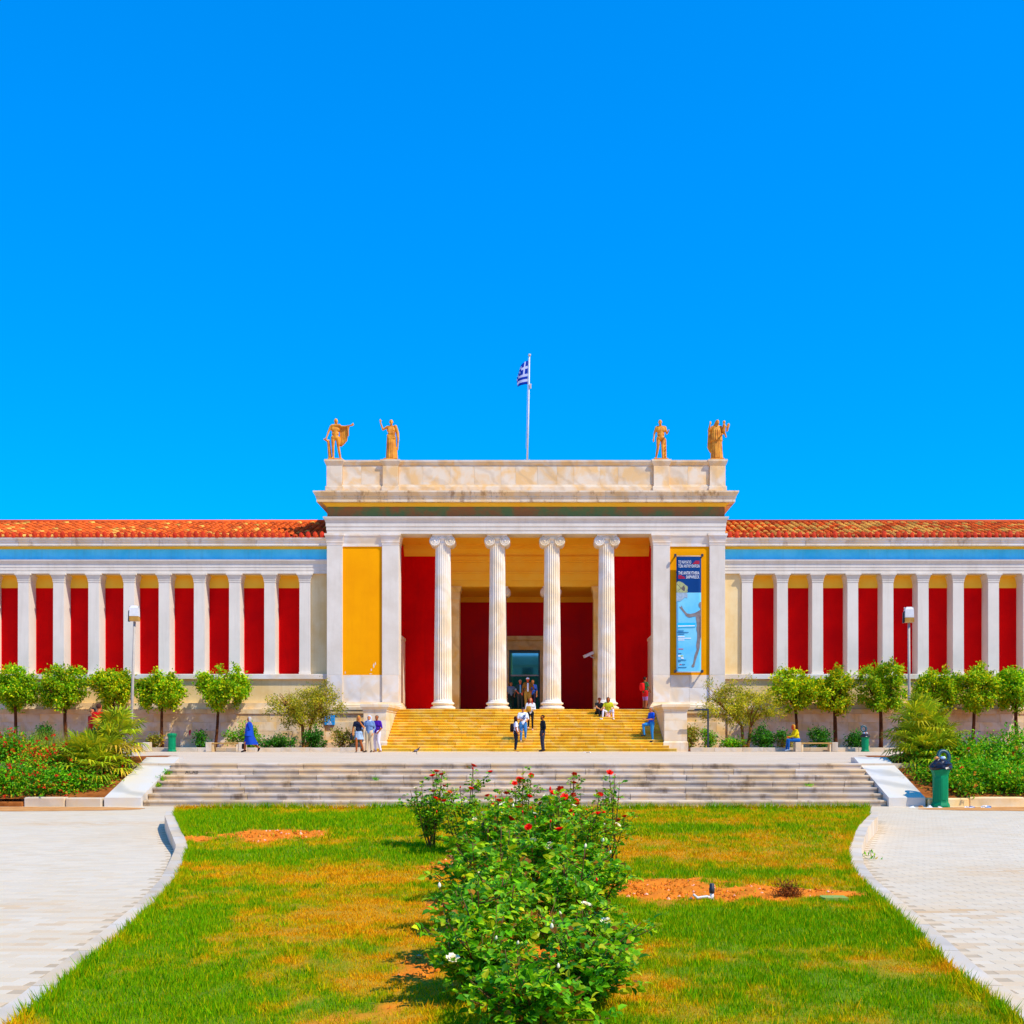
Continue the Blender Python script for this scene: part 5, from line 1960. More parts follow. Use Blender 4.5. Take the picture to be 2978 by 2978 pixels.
litter_bin(X_at(2735, 23.7), 23.7, 0, .85, .178, 'large green octagonal bin beside the lower steps, overflowing with a black bag', (.12, .27), .24, .1)
litter_bin(X_at(500, 51.0), 51.0, ZT, .80, .19, 'small green bin with closed lid before the slim orange tree on the left', 'closed', 0)
litter_bin(X_at(2516, 51.0), 51.0, ZT, .72, .18, 'small green bin with raised ring lid on the right of the terrace', (-.03, .38), .16)

# litter at the front bin
rs = np.random.RandomState(5)
for i in range(9):
    X, Y = (9.9 + .35 * rs.rand() + .07 * i if i < 5 else 8.75 + .2 * (i - 5)), 23.45 + rs.uniform(-.06, .08)
    mb = MB()
    v = [(X + rs.uniform(-.07, .07), Y + rs.uniform(-.04, .04), .004 + rs.uniform(0, .05)) for _ in range(7)]
    v += [(X - .07, Y - .03, .003), (X + .07, Y - .03, .003), (X, Y + .05, .003)]
    mb.add(v, [(0, 1, 2), (2, 3, 4), (4, 5, 0), (7, 8, 1), (8, 9, 3), (9, 7, 5), (1, 6, 3), (5, 6, 1), (3, 6, 5), (7, 1, 5), (8, 3, 1), (9, 5, 3)])
    o = mb.build('litter_paper', M_plain('litter_paper_%d' % i, ('#e8e6e2', '#dfe4ea', '#e8e6e2', '#9ab8d8', '#f0eee8', '#e8e6e2', '#d8a060', '#e8e6e2', '#efe9dd')[i], rough=.6))
    tag(o, ('white paper scrap nearest the foot of the overflowing bin', 'pale grey paper scrap second from the overflowing bin', 'white paper scrap third from the overflowing bin along the kerb', 'blue paper scrap on the paving right of the overflowing bin', 'cream paper scrap farthest right of the overflowing bin',
            'white paper scrap nearest the lowest step below the right cheek', 'brown wrapper on the paving below the right cheek', 'white paper scrap between the brown wrapper and the bin', 'cream paper scrap just left of the overflowing bin')[i], 'litter', 'paper litter near the overflowing bin')
for (X, Y, z, lab) in ((X_at(2500, 24.45), 24.42, LR * 1 + .006, 'white sheet of litter lying on the lowest steps near the right cheek'), (X_at(1708, 46.0), 46.0, ZT, 'white plastic bag lying flat on the terrace before the portico steps')):
    mb = MB(); mb.smooth = True
    g = np.random.RandomState(int(Y))
    n_ = 8
    v, f = [], []
    for j in range(4):
        for i in range(n_):
            v.append((X + (i - 3.5) * .05, Y + (j - 1.5) * .05, z + .006 + g.uniform(0, .055) * (1 if 0 < i < n_ - 1 else .1)))
    for j in range(3):
        for i in range(n_ - 1):
            f.append((j * n_ + i, j * n_ + i + 1, j * n_ + n_ + i + 1, j * n_ + n_ + i))
    mb.add(v, f)
    tag(mb.build('plastic_sheet', M_plain('white_plastic', '#f0f0f0', rough=.4)), lab, 'litter')

# benches: marble end blocks with a wooden plank seat
def bench(x0, x1, Y, label):
    e = empty('bench', ((x0 + x1) / 2, Y, ZT), label, 'bench', 'benches on the terrace')
    for a in (x0, x1 - .28):
        mb = MB(); mb.box(a, a + .28, Y - .24, Y + .24, ZT, ZT + .45, .012)
        mb.build('end_block', MT['kerb'], e)
    for k in range(3):
        mb = MB(); mb.box(x0 + .285, x1 - .285, Y - .22 + k * .15, Y - .22 + k * .15 + .135, ZT + .37, ZT + .435, .008)
        mb.build('seat_plank', MT['wood'], e)
    for a in (x0 + .30, x1 - .38):
        mb = MB(); mb.box(a, a + .08, Y - .2, Y + .2, ZT, ZT + .368)
        mb.build('support', MT['podium'], e)
    return e


YB = 51.1
bench(X_at(348, YB), X_at(437, YB), YB, 'bench half hidden behind the bushy palm and floodlight post')
bench(X_at(602, YB), X_at(714, YB), YB, 'bench with marble end blocks that the woman in blue walks past')
bench(X_at(2310, YB), X_at(2433, YB), YB, 'bench with marble end blocks where the person in yellow sits')

# black angled post
X0, X1 = X_at(2066, 51.2), X_at(2026, 51.2)
e = empty('angled_post', (X0, 51.9, ZT), 'black inverted L shaped metal post beside the right stair pier', 'post')
ztop = Z_at(2060, 51.2)
mb = MB(); mb.box(X0 - .04, X0 + .04, 51.86, 51.94, ZT, ztop - .09, .008); mb.build('upright', MT['dark_metal'], e)
mb = MB(); mb.box(X1, X0 + .04, 51.86, 51.94, ztop - .088, ztop, .008); mb.build('arm', MT['dark_metal'], e)

# parking sign on the podium
MT['sign'] = M_plain('blue_sign_enamel', '#1d9ce8', rough=.4, spec=.2)
MT['print_white'] = M_plain('white_print', '#f4f4f2', rough=.5)
Ysg = YF - .26
x0, z1 = atY(944, 2080, Ysg)
x1, z0 = atY(973, 2108.5, Ysg)
e = empty('parking_sign', ((x0 + x1) / 2, Ysg, z0), 'blue disabled parking sign with white P and wheelchair on the podium', 'sign')
mb = MB(); mb.box(x0, x1, Ysg, Ysg + .12, z0, z1, .006); mb.build('plate', MT['sign'], e)
W_, H_ = x1 - x0, z1 - z0
link_mesh('letter_p', text_mesh('letter_p', 'P', H_ * .42, MT['print_white'], 'CENTER'), e, ((x0 + x1) / 2, Ysg - .004, z0 + H_ * .58))
mb = MB()
cxs, czs, rr = (x0 + x1) / 2 + .01, z0 + H_ * .30, H_ * .12
N = 18
v, f = [], []
for i in range(N + 1):
    a = radians(140 + 270 * i / N)
    for q in (rr, rr * .66):
        v.append((cxs + q * cos(a), Ysg - .004, czs + q * sin(a)))
for i in range(N):
    f.append((i * 2, i * 2 + 1, i * 2 + 3, i * 2 + 2))
mb.add(v, f)
def flat(mb, pts, y):
    mb.add([(a, y, b) for a, b in pts], [tuple(range(len(pts)))])
flat(mb, [(cxs - .035, czs + .0), (cxs - .005, czs + .0), (cxs - .005, czs + rr * 1.5), (cxs - .035, czs + rr * 1.5)], Ysg - .0045)
flat(mb, [(cxs - .005, czs + .02), (cxs + .05, czs + .02), (cxs + .09, czs - rr * .9), (cxs + .06, czs - rr * .95), (cxs + .03, czs - .01), (cxs - .005, czs - .01)], Ysg - .005)
mb.build('wheelchair_symbol', MT['print_white'], e)
mb = MB()
za = z0 + H_ * .10
flat(mb, [(x0 + W_ * .2, za), (x0 + W_ * .36, za + .035), (x0 + W_ * .36, za + .014), (x0 + W_ * .76, za + .014), (x0 + W_ * .76, za - .014), (x0 + W_ * .36, za - .014), (x0 + W_ * .36, za - .035)], Ysg - .004)
mb.build('arrow', MT['print_white'], e)

# exhibition banner on brackets
Yb = YF - .22
bx0, bz1 = atY(1967, 1619, Yb)
bx1, bz0 = atY(2039, 1953, Yb)
BW, BH = bx1 - bx0, bz1 - bz0
ban = empty('exhibition_banner', ((bx0 + bx1) / 2, Yb, bz0), 'tall navy and light blue exhibition banner hanging on the right yellow panel', 'banner')
MT['ban_navy'] = M_plain('banner_navy', '#08407e', '#073a74', 1, .55, .1)
MT['ban_sky'] = M_plain('banner_light_blue', '#7fd0ea', '#62c2e6', .9, .55, .1)
MT['ban_red'] = M_plain('banner_red_print', '#c81828', rough=.6)
MT['ban_cyan'] = M_plain('banner_cyan_print', '#18b8e0', rough=.6)
MT['ban_grey'] = M_plain('banner_bronze_print', '#8f8580', '#756a66', 5, .6)
MT['ban_grey2'] = M_plain('banner_bronze_shade_print', '#655a58', rough=.6)
MT['ban_lime'] = M_plain('banner_verdigris_print', '#b9bf7e', '#8c8f66', 12, .6)
MT['ban_pale'] = M_plain('banner_pale_grey_print', '#a8bcc8', '#8aa0b0', 9, .6)
MT['ban_blueprint'] = M_plain('banner_dark_blue_print', '#1f6a9a', rough=.6)


def bcloth(name, u0, u1, mat):
    """cloth strip between height fractions u0..u1 from the top, gently waved"""
    mb = MB(); mb.smooth = True
    nx, nz = 9, max(3, int(30 * (u1 - u0)))
    v, f = [], []
    for dy in (0, .012):
        for j in range(nz + 1):
            for i in range(nx + 1):
                a = i / nx
                b = u0 + (u1 - u0) * j / nz
                w = .012 * sin(a * 9 + b * 5) * sin(pi * a) + .010 * sin(b * 22)
                v.append((bx0 + BW * a, Yb + dy + w * .4, bz1 - BH * b))
    st = nx + 1
    o_ = (nz + 1) * st
    for j in range(nz):
        for i in range(nx):
            f.append((j * st + i, (j + 1) * st + i, (j + 1) * st + i + 1, j * st + i + 1))
            f.append((o_ + j * st + i, o_ + j * st + i + 1, o_ + (j + 1) * st + i + 1, o_ + (j + 1) * st + i))
    for j in range(nz):
        for i, fl in ((0, 0), (nx, 1)):
            q = (j * st + i, (j + 1) * st + i, o_ + (j + 1) * st + i, o_ + j * st + i)
            f.append(q if fl else q[::-1])
    mb.add(v, f)
    return mb.build(name, mat, ban)


bcloth('navy_cloth', 0, .312, MT['ban_navy'])
bcloth('light_blue_cloth', .3125, 1, MT['ban_sky'])


def bt(name, body, zx, zy, hgt, mat, width=None, align='LEFT'):
    """zx, zy: pixel in the enlarged photo of the banner (135..492 x 145..1800)"""
    x = bx0 + BW * (zx - 135) / 357
    z = bz1 - BH * (zy - 145) / 1655
    me = text_mesh(name, body, 1.0, mat, 'LEFT', .0015)
    xs_ = [v_.co.x for v_ in me.vertices]; zs_ = [v_.co.z for v_ in me.vertices]
    w0, h0 = max(xs_) - min(xs_), max(zs_) - min(zs_)
    sh = BH * hgt / 1655 / h0
    sw = BW * width / 357 / w0 if width else sh * .62
    mx = min(xs_)
    for v_ in me.vertices:
        v_.co.x = (v_.co.x - mx) * sw
        v_.co.z = v_.co.z * sh
    return link_mesh(name, me, ban, (x, Yb - .016, z))


bt('title_greek', 'ΤΟ ΝΑΥΑΓΙΟ', 163, 245, 45, MT['print_white'], 185)
bt('title_greek', 'ΤΩΝ ΑΝΤΙΚΥΘΗΡΩΝ', 163, 302, 45, MT['print_white'], 303)
bt('title_english', 'THE ANTIKYTHERA', 163, 402, 45, MT['print_white'], 303)
bt('title_english', 'SHIPWRECK', 275, 460, 45, MT['print_white'], 190)
def bpoly(name, pts, mat, dy=-.0155):
    mb = MB()
    flat(mb, [(bx0 + BW * (a - 135) / 357, bz1 - BH * (b - 145) / 1655) for a, b in pts], Yb + dy)
    return mb.build(name, mat, ban)
for (a, b, c, d) in ((405, 205, 468, 215), (388, 221, 468, 232), (372, 238, 468, 249), (163, 415, 215, 425), (163, 431, 248, 441), (163, 448, 262, 459)):
    bpoly('subtitle_line', [(a, b), (a, d), (c, d), (c, b)], MT['ban_red'])
# fragment print: notched wheel above, its pale mirror below
pts = [(137, 515), (160, 500), (195, 505), (235, 525), (268, 555), (298, 575), (300, 600), (292, 630), (297, 650), (285, 662), (137, 662)]
bpoly('fragment_print', pts, MT['ban_lime'])
bpoly('fragment_print', [(137, 664), (285, 664), (297, 690), (292, 745), (270, 725), (240, 748), (215, 770), (190, 788), (165, 780), (137, 790)], MT['ban_pale'])
for (a, b, c, d) in ((145, 540, 240, 640), (150, 645, 245, 560)):
    bpoly('fragment_spoke', [(a - 5, b), (a + 5, b), (c + 5, d), (c - 5, d)], MT['ban_grey2'], -.017)
bpoly('fragment_gap', [(212, 600), (245, 555), (262, 600), (255, 640), (235, 640)], MT['ban_grey2'], -.0175)
# generic striding figure print
bpoly('figure_print', [(490, 795), (470, 800), (455, 830), (458, 860), (475, 880), (485, 905), (440, 935), (405, 955), (340, 970), (290, 962), (250, 920), (225, 885), (215, 855), (205, 850), (208, 880), (185, 862), (178, 872), (205, 905), (240, 950), (280, 1005), (320, 1022), (400, 1005), (415, 1010), (425, 1075), (432, 1120), (425, 1190), (437, 1240), (435, 1330), (420, 1420), (428, 1480), (398, 1560), (385, 1640), (378, 1680), (352, 1715), (365, 1740), (392, 1735), (408, 1660), (440, 1560), (470, 1470), (478, 1380), (490, 1300)], MT['ban_grey'])
bpoly('figure_shade', [(470, 1010), (486, 1000), (486, 1300), (474, 1330), (462, 1220), (470, 1120)], MT['ban_grey2'], -.017)
bpoly('date_band', [(148, 1098), (412, 1098), (412, 1162), (148, 1168)], MT['ban_cyan'])
bpoly('date_line', [(160, 1138), (400, 1134), (400, 1146), (160, 1152)], MT['print_white'], -.017)
for (a, b, c, m_) in ((160, 1208, 240, 'ban_blueprint'), (145, 1230, 312, 'ban_blueprint'), (160, 1255, 250, 'ban_blueprint'), (155, 1290, 255, 'print_white'), (160, 1315, 345, 'print_white'), (160, 1340, 250, 'print_white'),
                      (165, 1470, 235, 'ban_red'), (160, 1535, 208, 'ban_blueprint'), (155, 1630, 275, 'ban_blueprint'), (160, 1650, 200, 'ban_blueprint'), (180, 1692, 210, 'ban_red'), (215, 1692, 260, 'ban_blueprint'), (158, 1735, 280, 'ban_blueprint')):
    bpoly('print_line', [(a, b), (a, b + 11), (c, b + 11), (c, b)], MT[m_])
bpoly('sponsor_mark', [(160, 1566), (160, 1584), (232, 1584), (232, 1566)], MT['print_white'])
bpoly('sponsor_mark', [(196, 1568), (196, 1582), (228, 1582), (228, 1568)], M_plain('lime_print', '#a8d020', rough=.6), -.017)
bpoly('sponsor_mark', [(200, 1595), (205, 1615), (242, 1615), (236, 1595)], MT['print_white'])
for zz_ in (bz1 + .03, bz0 - .03):
    mb = MB(); mb.smooth = True
    mb.tube([(bx0 - .1, Yb, zz_), (bx1 + .1, Yb, zz_)], .022, 8)
    mb.build('rod', MT['steel'], ban)
    for xx in (bx0 - .06, bx1 + .06):
        mb = MB(); mb.box(xx - .03, xx + .03, Yb - .03, YF + .112, zz_ - .03, zz_ + .03); mb.box(xx - .06, xx + .06, Yb - .05, Yb + .05, zz_ - .02, zz_ + .12, .01)
        mb.build('bracket', MT['dark_metal'], ban)

# security camera on the inner anta
Yc = Y_BAY - .3
xc, zc = atY(1711, 1904, Yc)
e = empty('security_camera', (xc + .6, Y_BAY - .06, zc), 'white security camera on a bracket by the right inner pilaster', 'camera')
mb = MB()
d = Vector((-.85, -.35, -.4)).normalized()
a = Vector((xc, Yc, zc))
u1_ = d.cross(Vector((0, 0, 1))).normalized(); u2_ = d.cross(u1_)
v = [a + d * t + u1_ * p * .09 + u2_ * q * .08 for t in (-.32, .3) for p, q in ((-1, -1), (1, -1), (1, 1), (-1, 1))]
mb.add(v, [(3, 2, 1, 0), (4, 5, 6, 7), (0, 1, 5, 4), (1, 2, 6, 5), (2, 3, 7, 6), (3, 0, 4, 7)])
mb.build('housing', MT['polewhite'], e)
mb = MB(); mb.smooth = True
mb.tube([a + Vector((.1, .02, -.08)), a + Vector((.35, .15, -.2)), (3.92, Y_BAY - .06, zc - .2)], .03, 6)
mb.build('bracket', MT['steel'], e)

# flagpole and flag
pb, pt_ = atY(1533, 1340, YF + .6), atY(1540, 1036, YF + .6)
e = empty('flagpole', (pb[0], YF + .6, Z_PA - .02), 'slim white flagpole above the centre of the parapet', 'flagpole')
mb = MB(); mb.smooth = True
ptop = pt_[1]
mb.tube([(pb[0], YF + .6, Z_PA - .05), ((pb[0] + pt_[0]) / 2 + .01, YF + .6, (Z_PA + ptop) / 2), (pt_[0], YF + .6, ptop)], [.05, .042, .03], 10)
mb.build('pole', MT['polewhite'], e)
mb = MB(); mb.smooth = True; mb.ball((pt_[0], YF + .6, ptop + .06), .08, 12, 8); mb.build('finial', MT['steel'], e)
mb = MB()
mb.box(pb[0] - .12, pb[0] + .12, YF + .5, YF + .7, Z_PA - .04, Z_PA + .05)
mb.tube([(pb[0] - .1, YF + .6, Z_PA + .05), (pb[0] - .13, YF + .6, Z_PA + .2)], .02, 6); mb.tube([(pb[0] + .1, YF + .6, Z_PA + .05), (pb[0] + .13, YF + .6, Z_PA + .2)], .02, 6)
mb.build('base', MT['steel'], e)
mb = MB(); mb.smooth = True
cl_ = [(pt_[0] - .06, YF + .56, ptop - .1), (pt_[0] - .11, YF + .56, ptop - 1.9), (pb[0] - .06, YF + .56, Z_PA + .8)]
mb.tube(cl_, .008, 5); mb.build('halyard', MT['steel'], e)
mb = MB(); mb.box(pt_[0] - .0, pt_[0] + .1, YF + .53, YF + .6, ptop - 1.75, ptop - 1.5, .01); mb.build('cleat', MT['steel'], e)
# flag: limp cloth, nine stripes and a canton cross, drawn as coloured cloth cells
MT['flag_blue'] = M_plain('flag_blue_cloth', '#0434a0', rough=.7, spec=.1)
MT['flag_white'] = M_plain('flag_white_cloth', '#b4bedc', rough=.7, spec=.1)
mb = MB(); mb.smooth = True
nu, nv = 27, 18     # along the fly, down the hoist
corner = {}
xh, zh = pt_[0] - .06, Z_at(1048, YF + .6)
v, f, mi = [], [], []
for j in range(nv + 1):
    for i in range(nu + 1):
        u_, w_ = i / nu, j / nv
        # hangs: fly edge folds down and back towards the pole
        a = u_ * 1.0
        x = xh - .02 * w_ - (.75 * sin(min(1, a * 1.15) * pi * .62) * (.35 + .65 * min(1, .35 + w_))) * (1 - .25 * w_)
        z = zh - 1.28 * w_ - .62 * a ** 1.15 * (1 - .6 * w_)
        yv = YF + .6 - .12 * sin(a * 7 + w_ * 1.2) * a - .10 * a
        v.append((x, yv, z))
st = nu + 1
for j in range(nv):
    for i in range(nu):
        f.append((j * st + i, (j + 1) * st + i, (j + 1) * st + i + 1, j * st + i + 1))
        stripe = j // 2
        white = stripe % 2 == 1
        if i < 10 and j < 10:
            white = (4 <= i < 6) or (4 <= j < 6)
        mi.append(1 if white else 0)
mb.add(v, f)
mb.m = mi
flag = mb.build('flag', [MT['flag_blue'], MT['flag_white']])
tag(flag, 'limp blue and white striped flag with a cross near the top of the pole', 'flag')
sm = flag.modifiers.new('thickness', 'SOLIDIFY'); sm.thickness = .006

# graffiti on the second step, red marks on the podium
g = text_mesh('graffiti', 'ACAB', .12, M_plain('dark_grey_paint', '#4a4038', rough=.8), 'LEFT', .001)
Yg_ = YS + 5 * .3
xg, zg = atY(538, 2247.5, Yg_)
o = link_mesh('graffiti', g, None, (xg, Yg_ + .012, LR * 5 + .022))
tag(o, 'faded dark graffiti letters on a riser near the left end of the lower steps', 'graffiti')
for i, (px, py, w, h_, cl) in enumerate(((552, 2130, 6, 16, '#d8303a'), (580, 2131, 7, 18, '#e05090'), (585, 2122, 4, 8, '#e05090'))):
    Yq = YW - .762
    x, z = atY(px, py, Yq)
    s_ = Yq / FPX
    mb = MB()
    pts = [(x + w * s_ * .5 * cos(t) * (1 + .3 * sin(3 * t + i)), z + h_ * s_ * .5 * sin(t) * (1 + .2 * sin(2 * t))) for t in [2 * pi * k / 14 for k in range(14)]]
    flat(mb, pts[::-1], Yq)
    o = mb.build('paint_mark', M_plain('graffiti_%d' % i, cl, rough=.8))
    tag(o, ('small red paint splash on the podium wall between two left orange trees', 'pink paint splash on the podium wall right of the red one', 'smallest pink paint dab above the pink splash')[i], 'graffiti')

# irrigation valve, clump of roots and green box lid on the bare strip
Xv, Yv = unz(2070, 2612, .05)
zv = float(lawn_z(Yv))
e = empty('irrigation_valve', (Xv, Yv, zv), 'white pipe elbow with black cap sticking out of the bare soil', 'valve')
mb = MB(); mb.smooth = True
mb.tube([(Xv, Yv, zv - .05), (Xv, Yv, zv + .075)], .019, 10); mb.build('riser', MT['polewhite'], e)
mb = MB(); mb.smooth = True; mb.lathe([(.021, 0), (.026, .005), (.026, .045), (.022, .05), (.022, .085), (.015, .09)], (Xv, Yv, zv + .06), 10); mb.build('cap', MT['dark_metal'], e)
mb = MB(); mb.smooth = True
mb.tube([(Xv, Yv, zv + .02), (Xv - .05, Yv - .01, zv + .03), (Xv - .13, Yv, zv + .015), (Xv - .17, Yv, zv + .05)], [.014, .014, .016, .012], 8); mb.build('side_pipe', MT['polewhite'], e)
Xr, Yr = unz(2291, 2605, .05)
zr = float(lawn_z(Yr))
rs = np.random.RandomState(9)
n = 900
pp = np.stack([rs.normal(0, .055, n), rs.normal(0, .05, n), np.abs(rs.normal(0, .06, n))], -1)
v, f, k = leaf_geo(pp, unit(rs.normal(size=(n, 3)) + [0, 0, .5]), unit(rs.normal(size=(n, 3))), rs.uniform(.03, .07, n), np.full(n, .008))
c = np.repeat(leaf_colors(rs, n, [(.35, .09, .015), (.5, .16, .02), (.16, .05, .01)], (2, 2, 2)), k, 0)
o = link_mesh('root_clump', np_mesh('root_clump', v, f, MT['leaf'], c), None, (Xr, Yr, zr))
tag(o, 'rusty brown clump of roots standing on the bare soil strip', 'root clump')
Xk, Yk = unz(2425, 2612, .05)
zk = float(lawn_z(Yk))
e = empty('valve_box', (Xk, Yk, zk), 'weathered green valve box lid at the end of the soil strip', 'valve box')
mb = MB()
pts = [(Xk - .10 + .02 * cos(t) , Yk + .08 * sin(t)) for t in np.linspace(pi / 2, 3 * pi / 2, 6)] + [(Xk + .11, Yk - .08), (Xk + .11, Yk + .08)]
N = len(pts)
mb.add([(a, b, zk) for a, b in pts] + [(a, b, zk + .03) for a, b in pts], [tuple(range(N - 1, -1, -1)), tuple(range(N, 2 * N))] + [(i, (i + 1) % N, (i + 1) % N + N, i + N) for i in range(N)])
mb.build('lid', M_plain('pale_green_plastic', '#7ab04a', '#b0a040', 14, .6), e)
mb = MB(); mb.box(Xk - .10, Xk + .10, Yk - .07, Yk + .07, zk - .1, zk + .002); mb.build('box', MT['dark_metal'], e)

# weeds growing out of the lower steps
for i, (px, py, st_, lab) in enumerate(((487, 2240, 5, 'weed tuft in the step corner by the left cheek, uppermost'), (470, 2265, 4, 'weed tuft in the step corner by the left cheek, second from the top'), (458, 2285, 3, 'weed tuft in the step corner by the left cheek, third from the top'), (1092, 2262, 4, 'single green weed sprouting from the middle of the lower steps'), (1763, 2267, 4, 'tiny weed on a step behind the far rose shoots'), (2350, 2290, 3, 'small pale weed on a step in the right half of the flight'), (2455, 2435, -1, 'green weed at the foot of the right lawn kerb'))):
    rs = np.random.RandomState(700 + i)
    if st_ >= 0:
        Y = YS + st_ * .3 - .02
        X, z = X_at(px, Y), st_ * LR
    else:
        X, Y = 4.66, 13.4
        z = 0.0
    n = 60 if i in (0, 1, 2) else 22
    pp = np.stack([rs.normal(0, .05, n), rs.normal(-.02, .03, n), np.abs(rs.normal(0, .035, n))], -1)
    v, f, k = leaf_geo(pp, unit(rs.normal(size=(n, 3)) + [0, -.2, 1.0]), unit(rs.normal(size=(n, 3))), rs.uniform(.05, .11, n), np.full(n, .022))
    c = np.repeat(leaf_colors(rs, n, P_SHRUB, (4, 4, 2, 3, 1)), k, 0)
    o = link_mesh('weed', np_mesh('weed', v, f, MT['leaf'], c), None, (X, Y, z))
    tag(o, lab, 'weed', 'weeds in the paving joints')

# pigeon on the terrace
Xp, Yp = X_at(1211, 42.0), 42.0
e = empty('pigeon', (Xp, Yp, ZT), 'dark pigeon with pale wing walking on the terrace', 'bird')
mb = MB(); mb.smooth = True
prof = [(-.17, .085, .006, .004), (-.12, .10, .03, .016), (-.06, .125, .05, .04), (0, .15, .06, .058), (.05, .175, .052, .055), (.09, .21, .034, .036), (.11, .245, .024, .026), (.125, .275, .026, .026), (.145, .285, .016, .016), (.165, .28, .004, .004)]
v, f, N = [], [], 10
for (x, z, ry, rz_) in prof:
    for i in range(N):
        a = 2 * pi * i / N
        v.append((Xp + x, Yp + ry * cos(a), ZT + z + rz_ * sin(a)))
for k in range(len(prof) - 1):
    for i in range(N):
        f.append((k * N + i, k * N + (i + 1) % N, k * N + N + (i + 1) % N, k * N + N + i))
f += [tuple(range(N - 1, -1, -1)), tuple(range((len(prof) - 1) * N, len(prof) * N))]
mb.add(v, f)
for s in (-.02, .02):
    mb.tube([(Xp + .0, Yp + s, ZT + .11), (Xp + .01, Yp + s, ZT + .05), (Xp + .005, Yp + s, ZT + .006), (Xp + .04, Yp + s, ZT + .004)], [.012, .006, .005, .004], 5)
mb.build('body', M_plain('dark_pigeon', '#241f26', '#3a3440', 30, .6), e)
for s in (-1, 1):
    mb = MB(); mb.smooth = True
    mb.ball((Xp - .01, Yp + s * .055, ZT + .155), (.075, .012, .032), 8, 6)
    mb.build('wing', M_plain('pale_wing', '#a89a98', '#6e6468', 30, .6), e)


# ------------------------------------------------------------------ across the square, behind the viewer (mirrored in the door pane)
ab = empty('apartment_building', (2, -50, 0), 'pale apartment block across the square, mirrored in the glass above the door', 'building')
MT['block'] = M_plain('pale_render', '#c9b9a0', '#b8a78c', .5, .8, .1)
MT['dark_window'] = M_plain('dark_window', '#26323a', rough=.2, spec=.5)
mb = MB(); mb.box(-28, 34, -62, -50, 0, 14.2); mb.build('wall', MT['block'], ab)
mb = MB(); mb.box(-28.4, 34.4, -62.4, -49.5, 14.2, 14.6); mb.box(-6, 2, -58, -52, 14.6, 16.0); mb.build('roof', MT['block'], ab)
for fl in range(4):
    for k in range(15):
        mb = MB(); mb.box(-25.6 + 4 * k, -23.8 + 4 * k, -50.06, -49.98, 2.0 + 3.3 * fl, 3.9 + 3.3 * fl)
        mb.build('window', MT['dark_window'], ab)
for i, (X, h_, r_) in enumerate(((-9, 10.5, 3.4), (-1.5, 11.5, 3.2), (6, 10.2, 3.6), (14, 11, 3.3))):
    rs = np.random.RandomState(900 + i)
    e = empty('square_tree', (X, -34, 0), ('leftmost', 'second', 'third', 'rightmost')[i] + ' tall tree of the four across the square, mirrored in the door glass', 'tree', 'trees across the square')
    mb = MB(); mb.smooth = True
    mb.tube(limb(rs, (X, -34, -.05), (X, -34, h_ - r_), .2), [.3, .26, .22, .2, .17, .12], 8)
    for q in range(5):
        mb.tube(limb(rs, (X, -34, h_ - r_ * 1.5), (X + rs.uniform(-1, 1) * r_ * .7, -34 + rs.uniform(-1, 1) * r_ * .6, h_ - r_ * rs.uniform(.2, .9)), .3), [.14, .12, .1, .08, .06, .03], 6)
    mb.build('trunk', MT['bark'], e, (X, -34, 0))
    v, f, c, _ = crown(rs, (X, -34, h_ - r_), (r_, r_, r_ * .95), 60, 45, .55, .42, .24, P_DARK, (3, 3, 2, 1))
    link_mesh('crown', np_mesh('crown', v - np.array([X, -34, 0]), f, MT['leaf'], c), e, (X, -34, 0))
# ------------------------------------------------------------------ people and statues
# local frame: figure 1.75 m tall, facing -y (towards the camera), feet on z = 0
BASE = dict(pel=(0, 0, .95), chest=(0, .01, 1.28), neck=(0, .015, 1.46), head=(0, -.01, 1.62),
            hipL=(.095, 0, .92), hipR=(-.095, 0, .92), kneeL=(.10, -.02, .50), kneeR=(-.10, -.02, .50),
            ankL=(.10, .03, .09), ankR=(-.10, .03, .09), toeL=(.12, -.13, .035), toeR=(-.12, -.13, .035),
            shL=(.185, .01, 1.41), shR=(-.185, .01, 1.41), elL=(.23, .04, 1.13), elR=(-.23, .04, 1.13),
            wrL=(.235, -.05, .89), wrR=(-.235, -.05, .89), hdL=None, hdR=None)
FIG = []      # (temp object, spec) waiting for the remesh pass


def V3(p):
    return Vector(p)


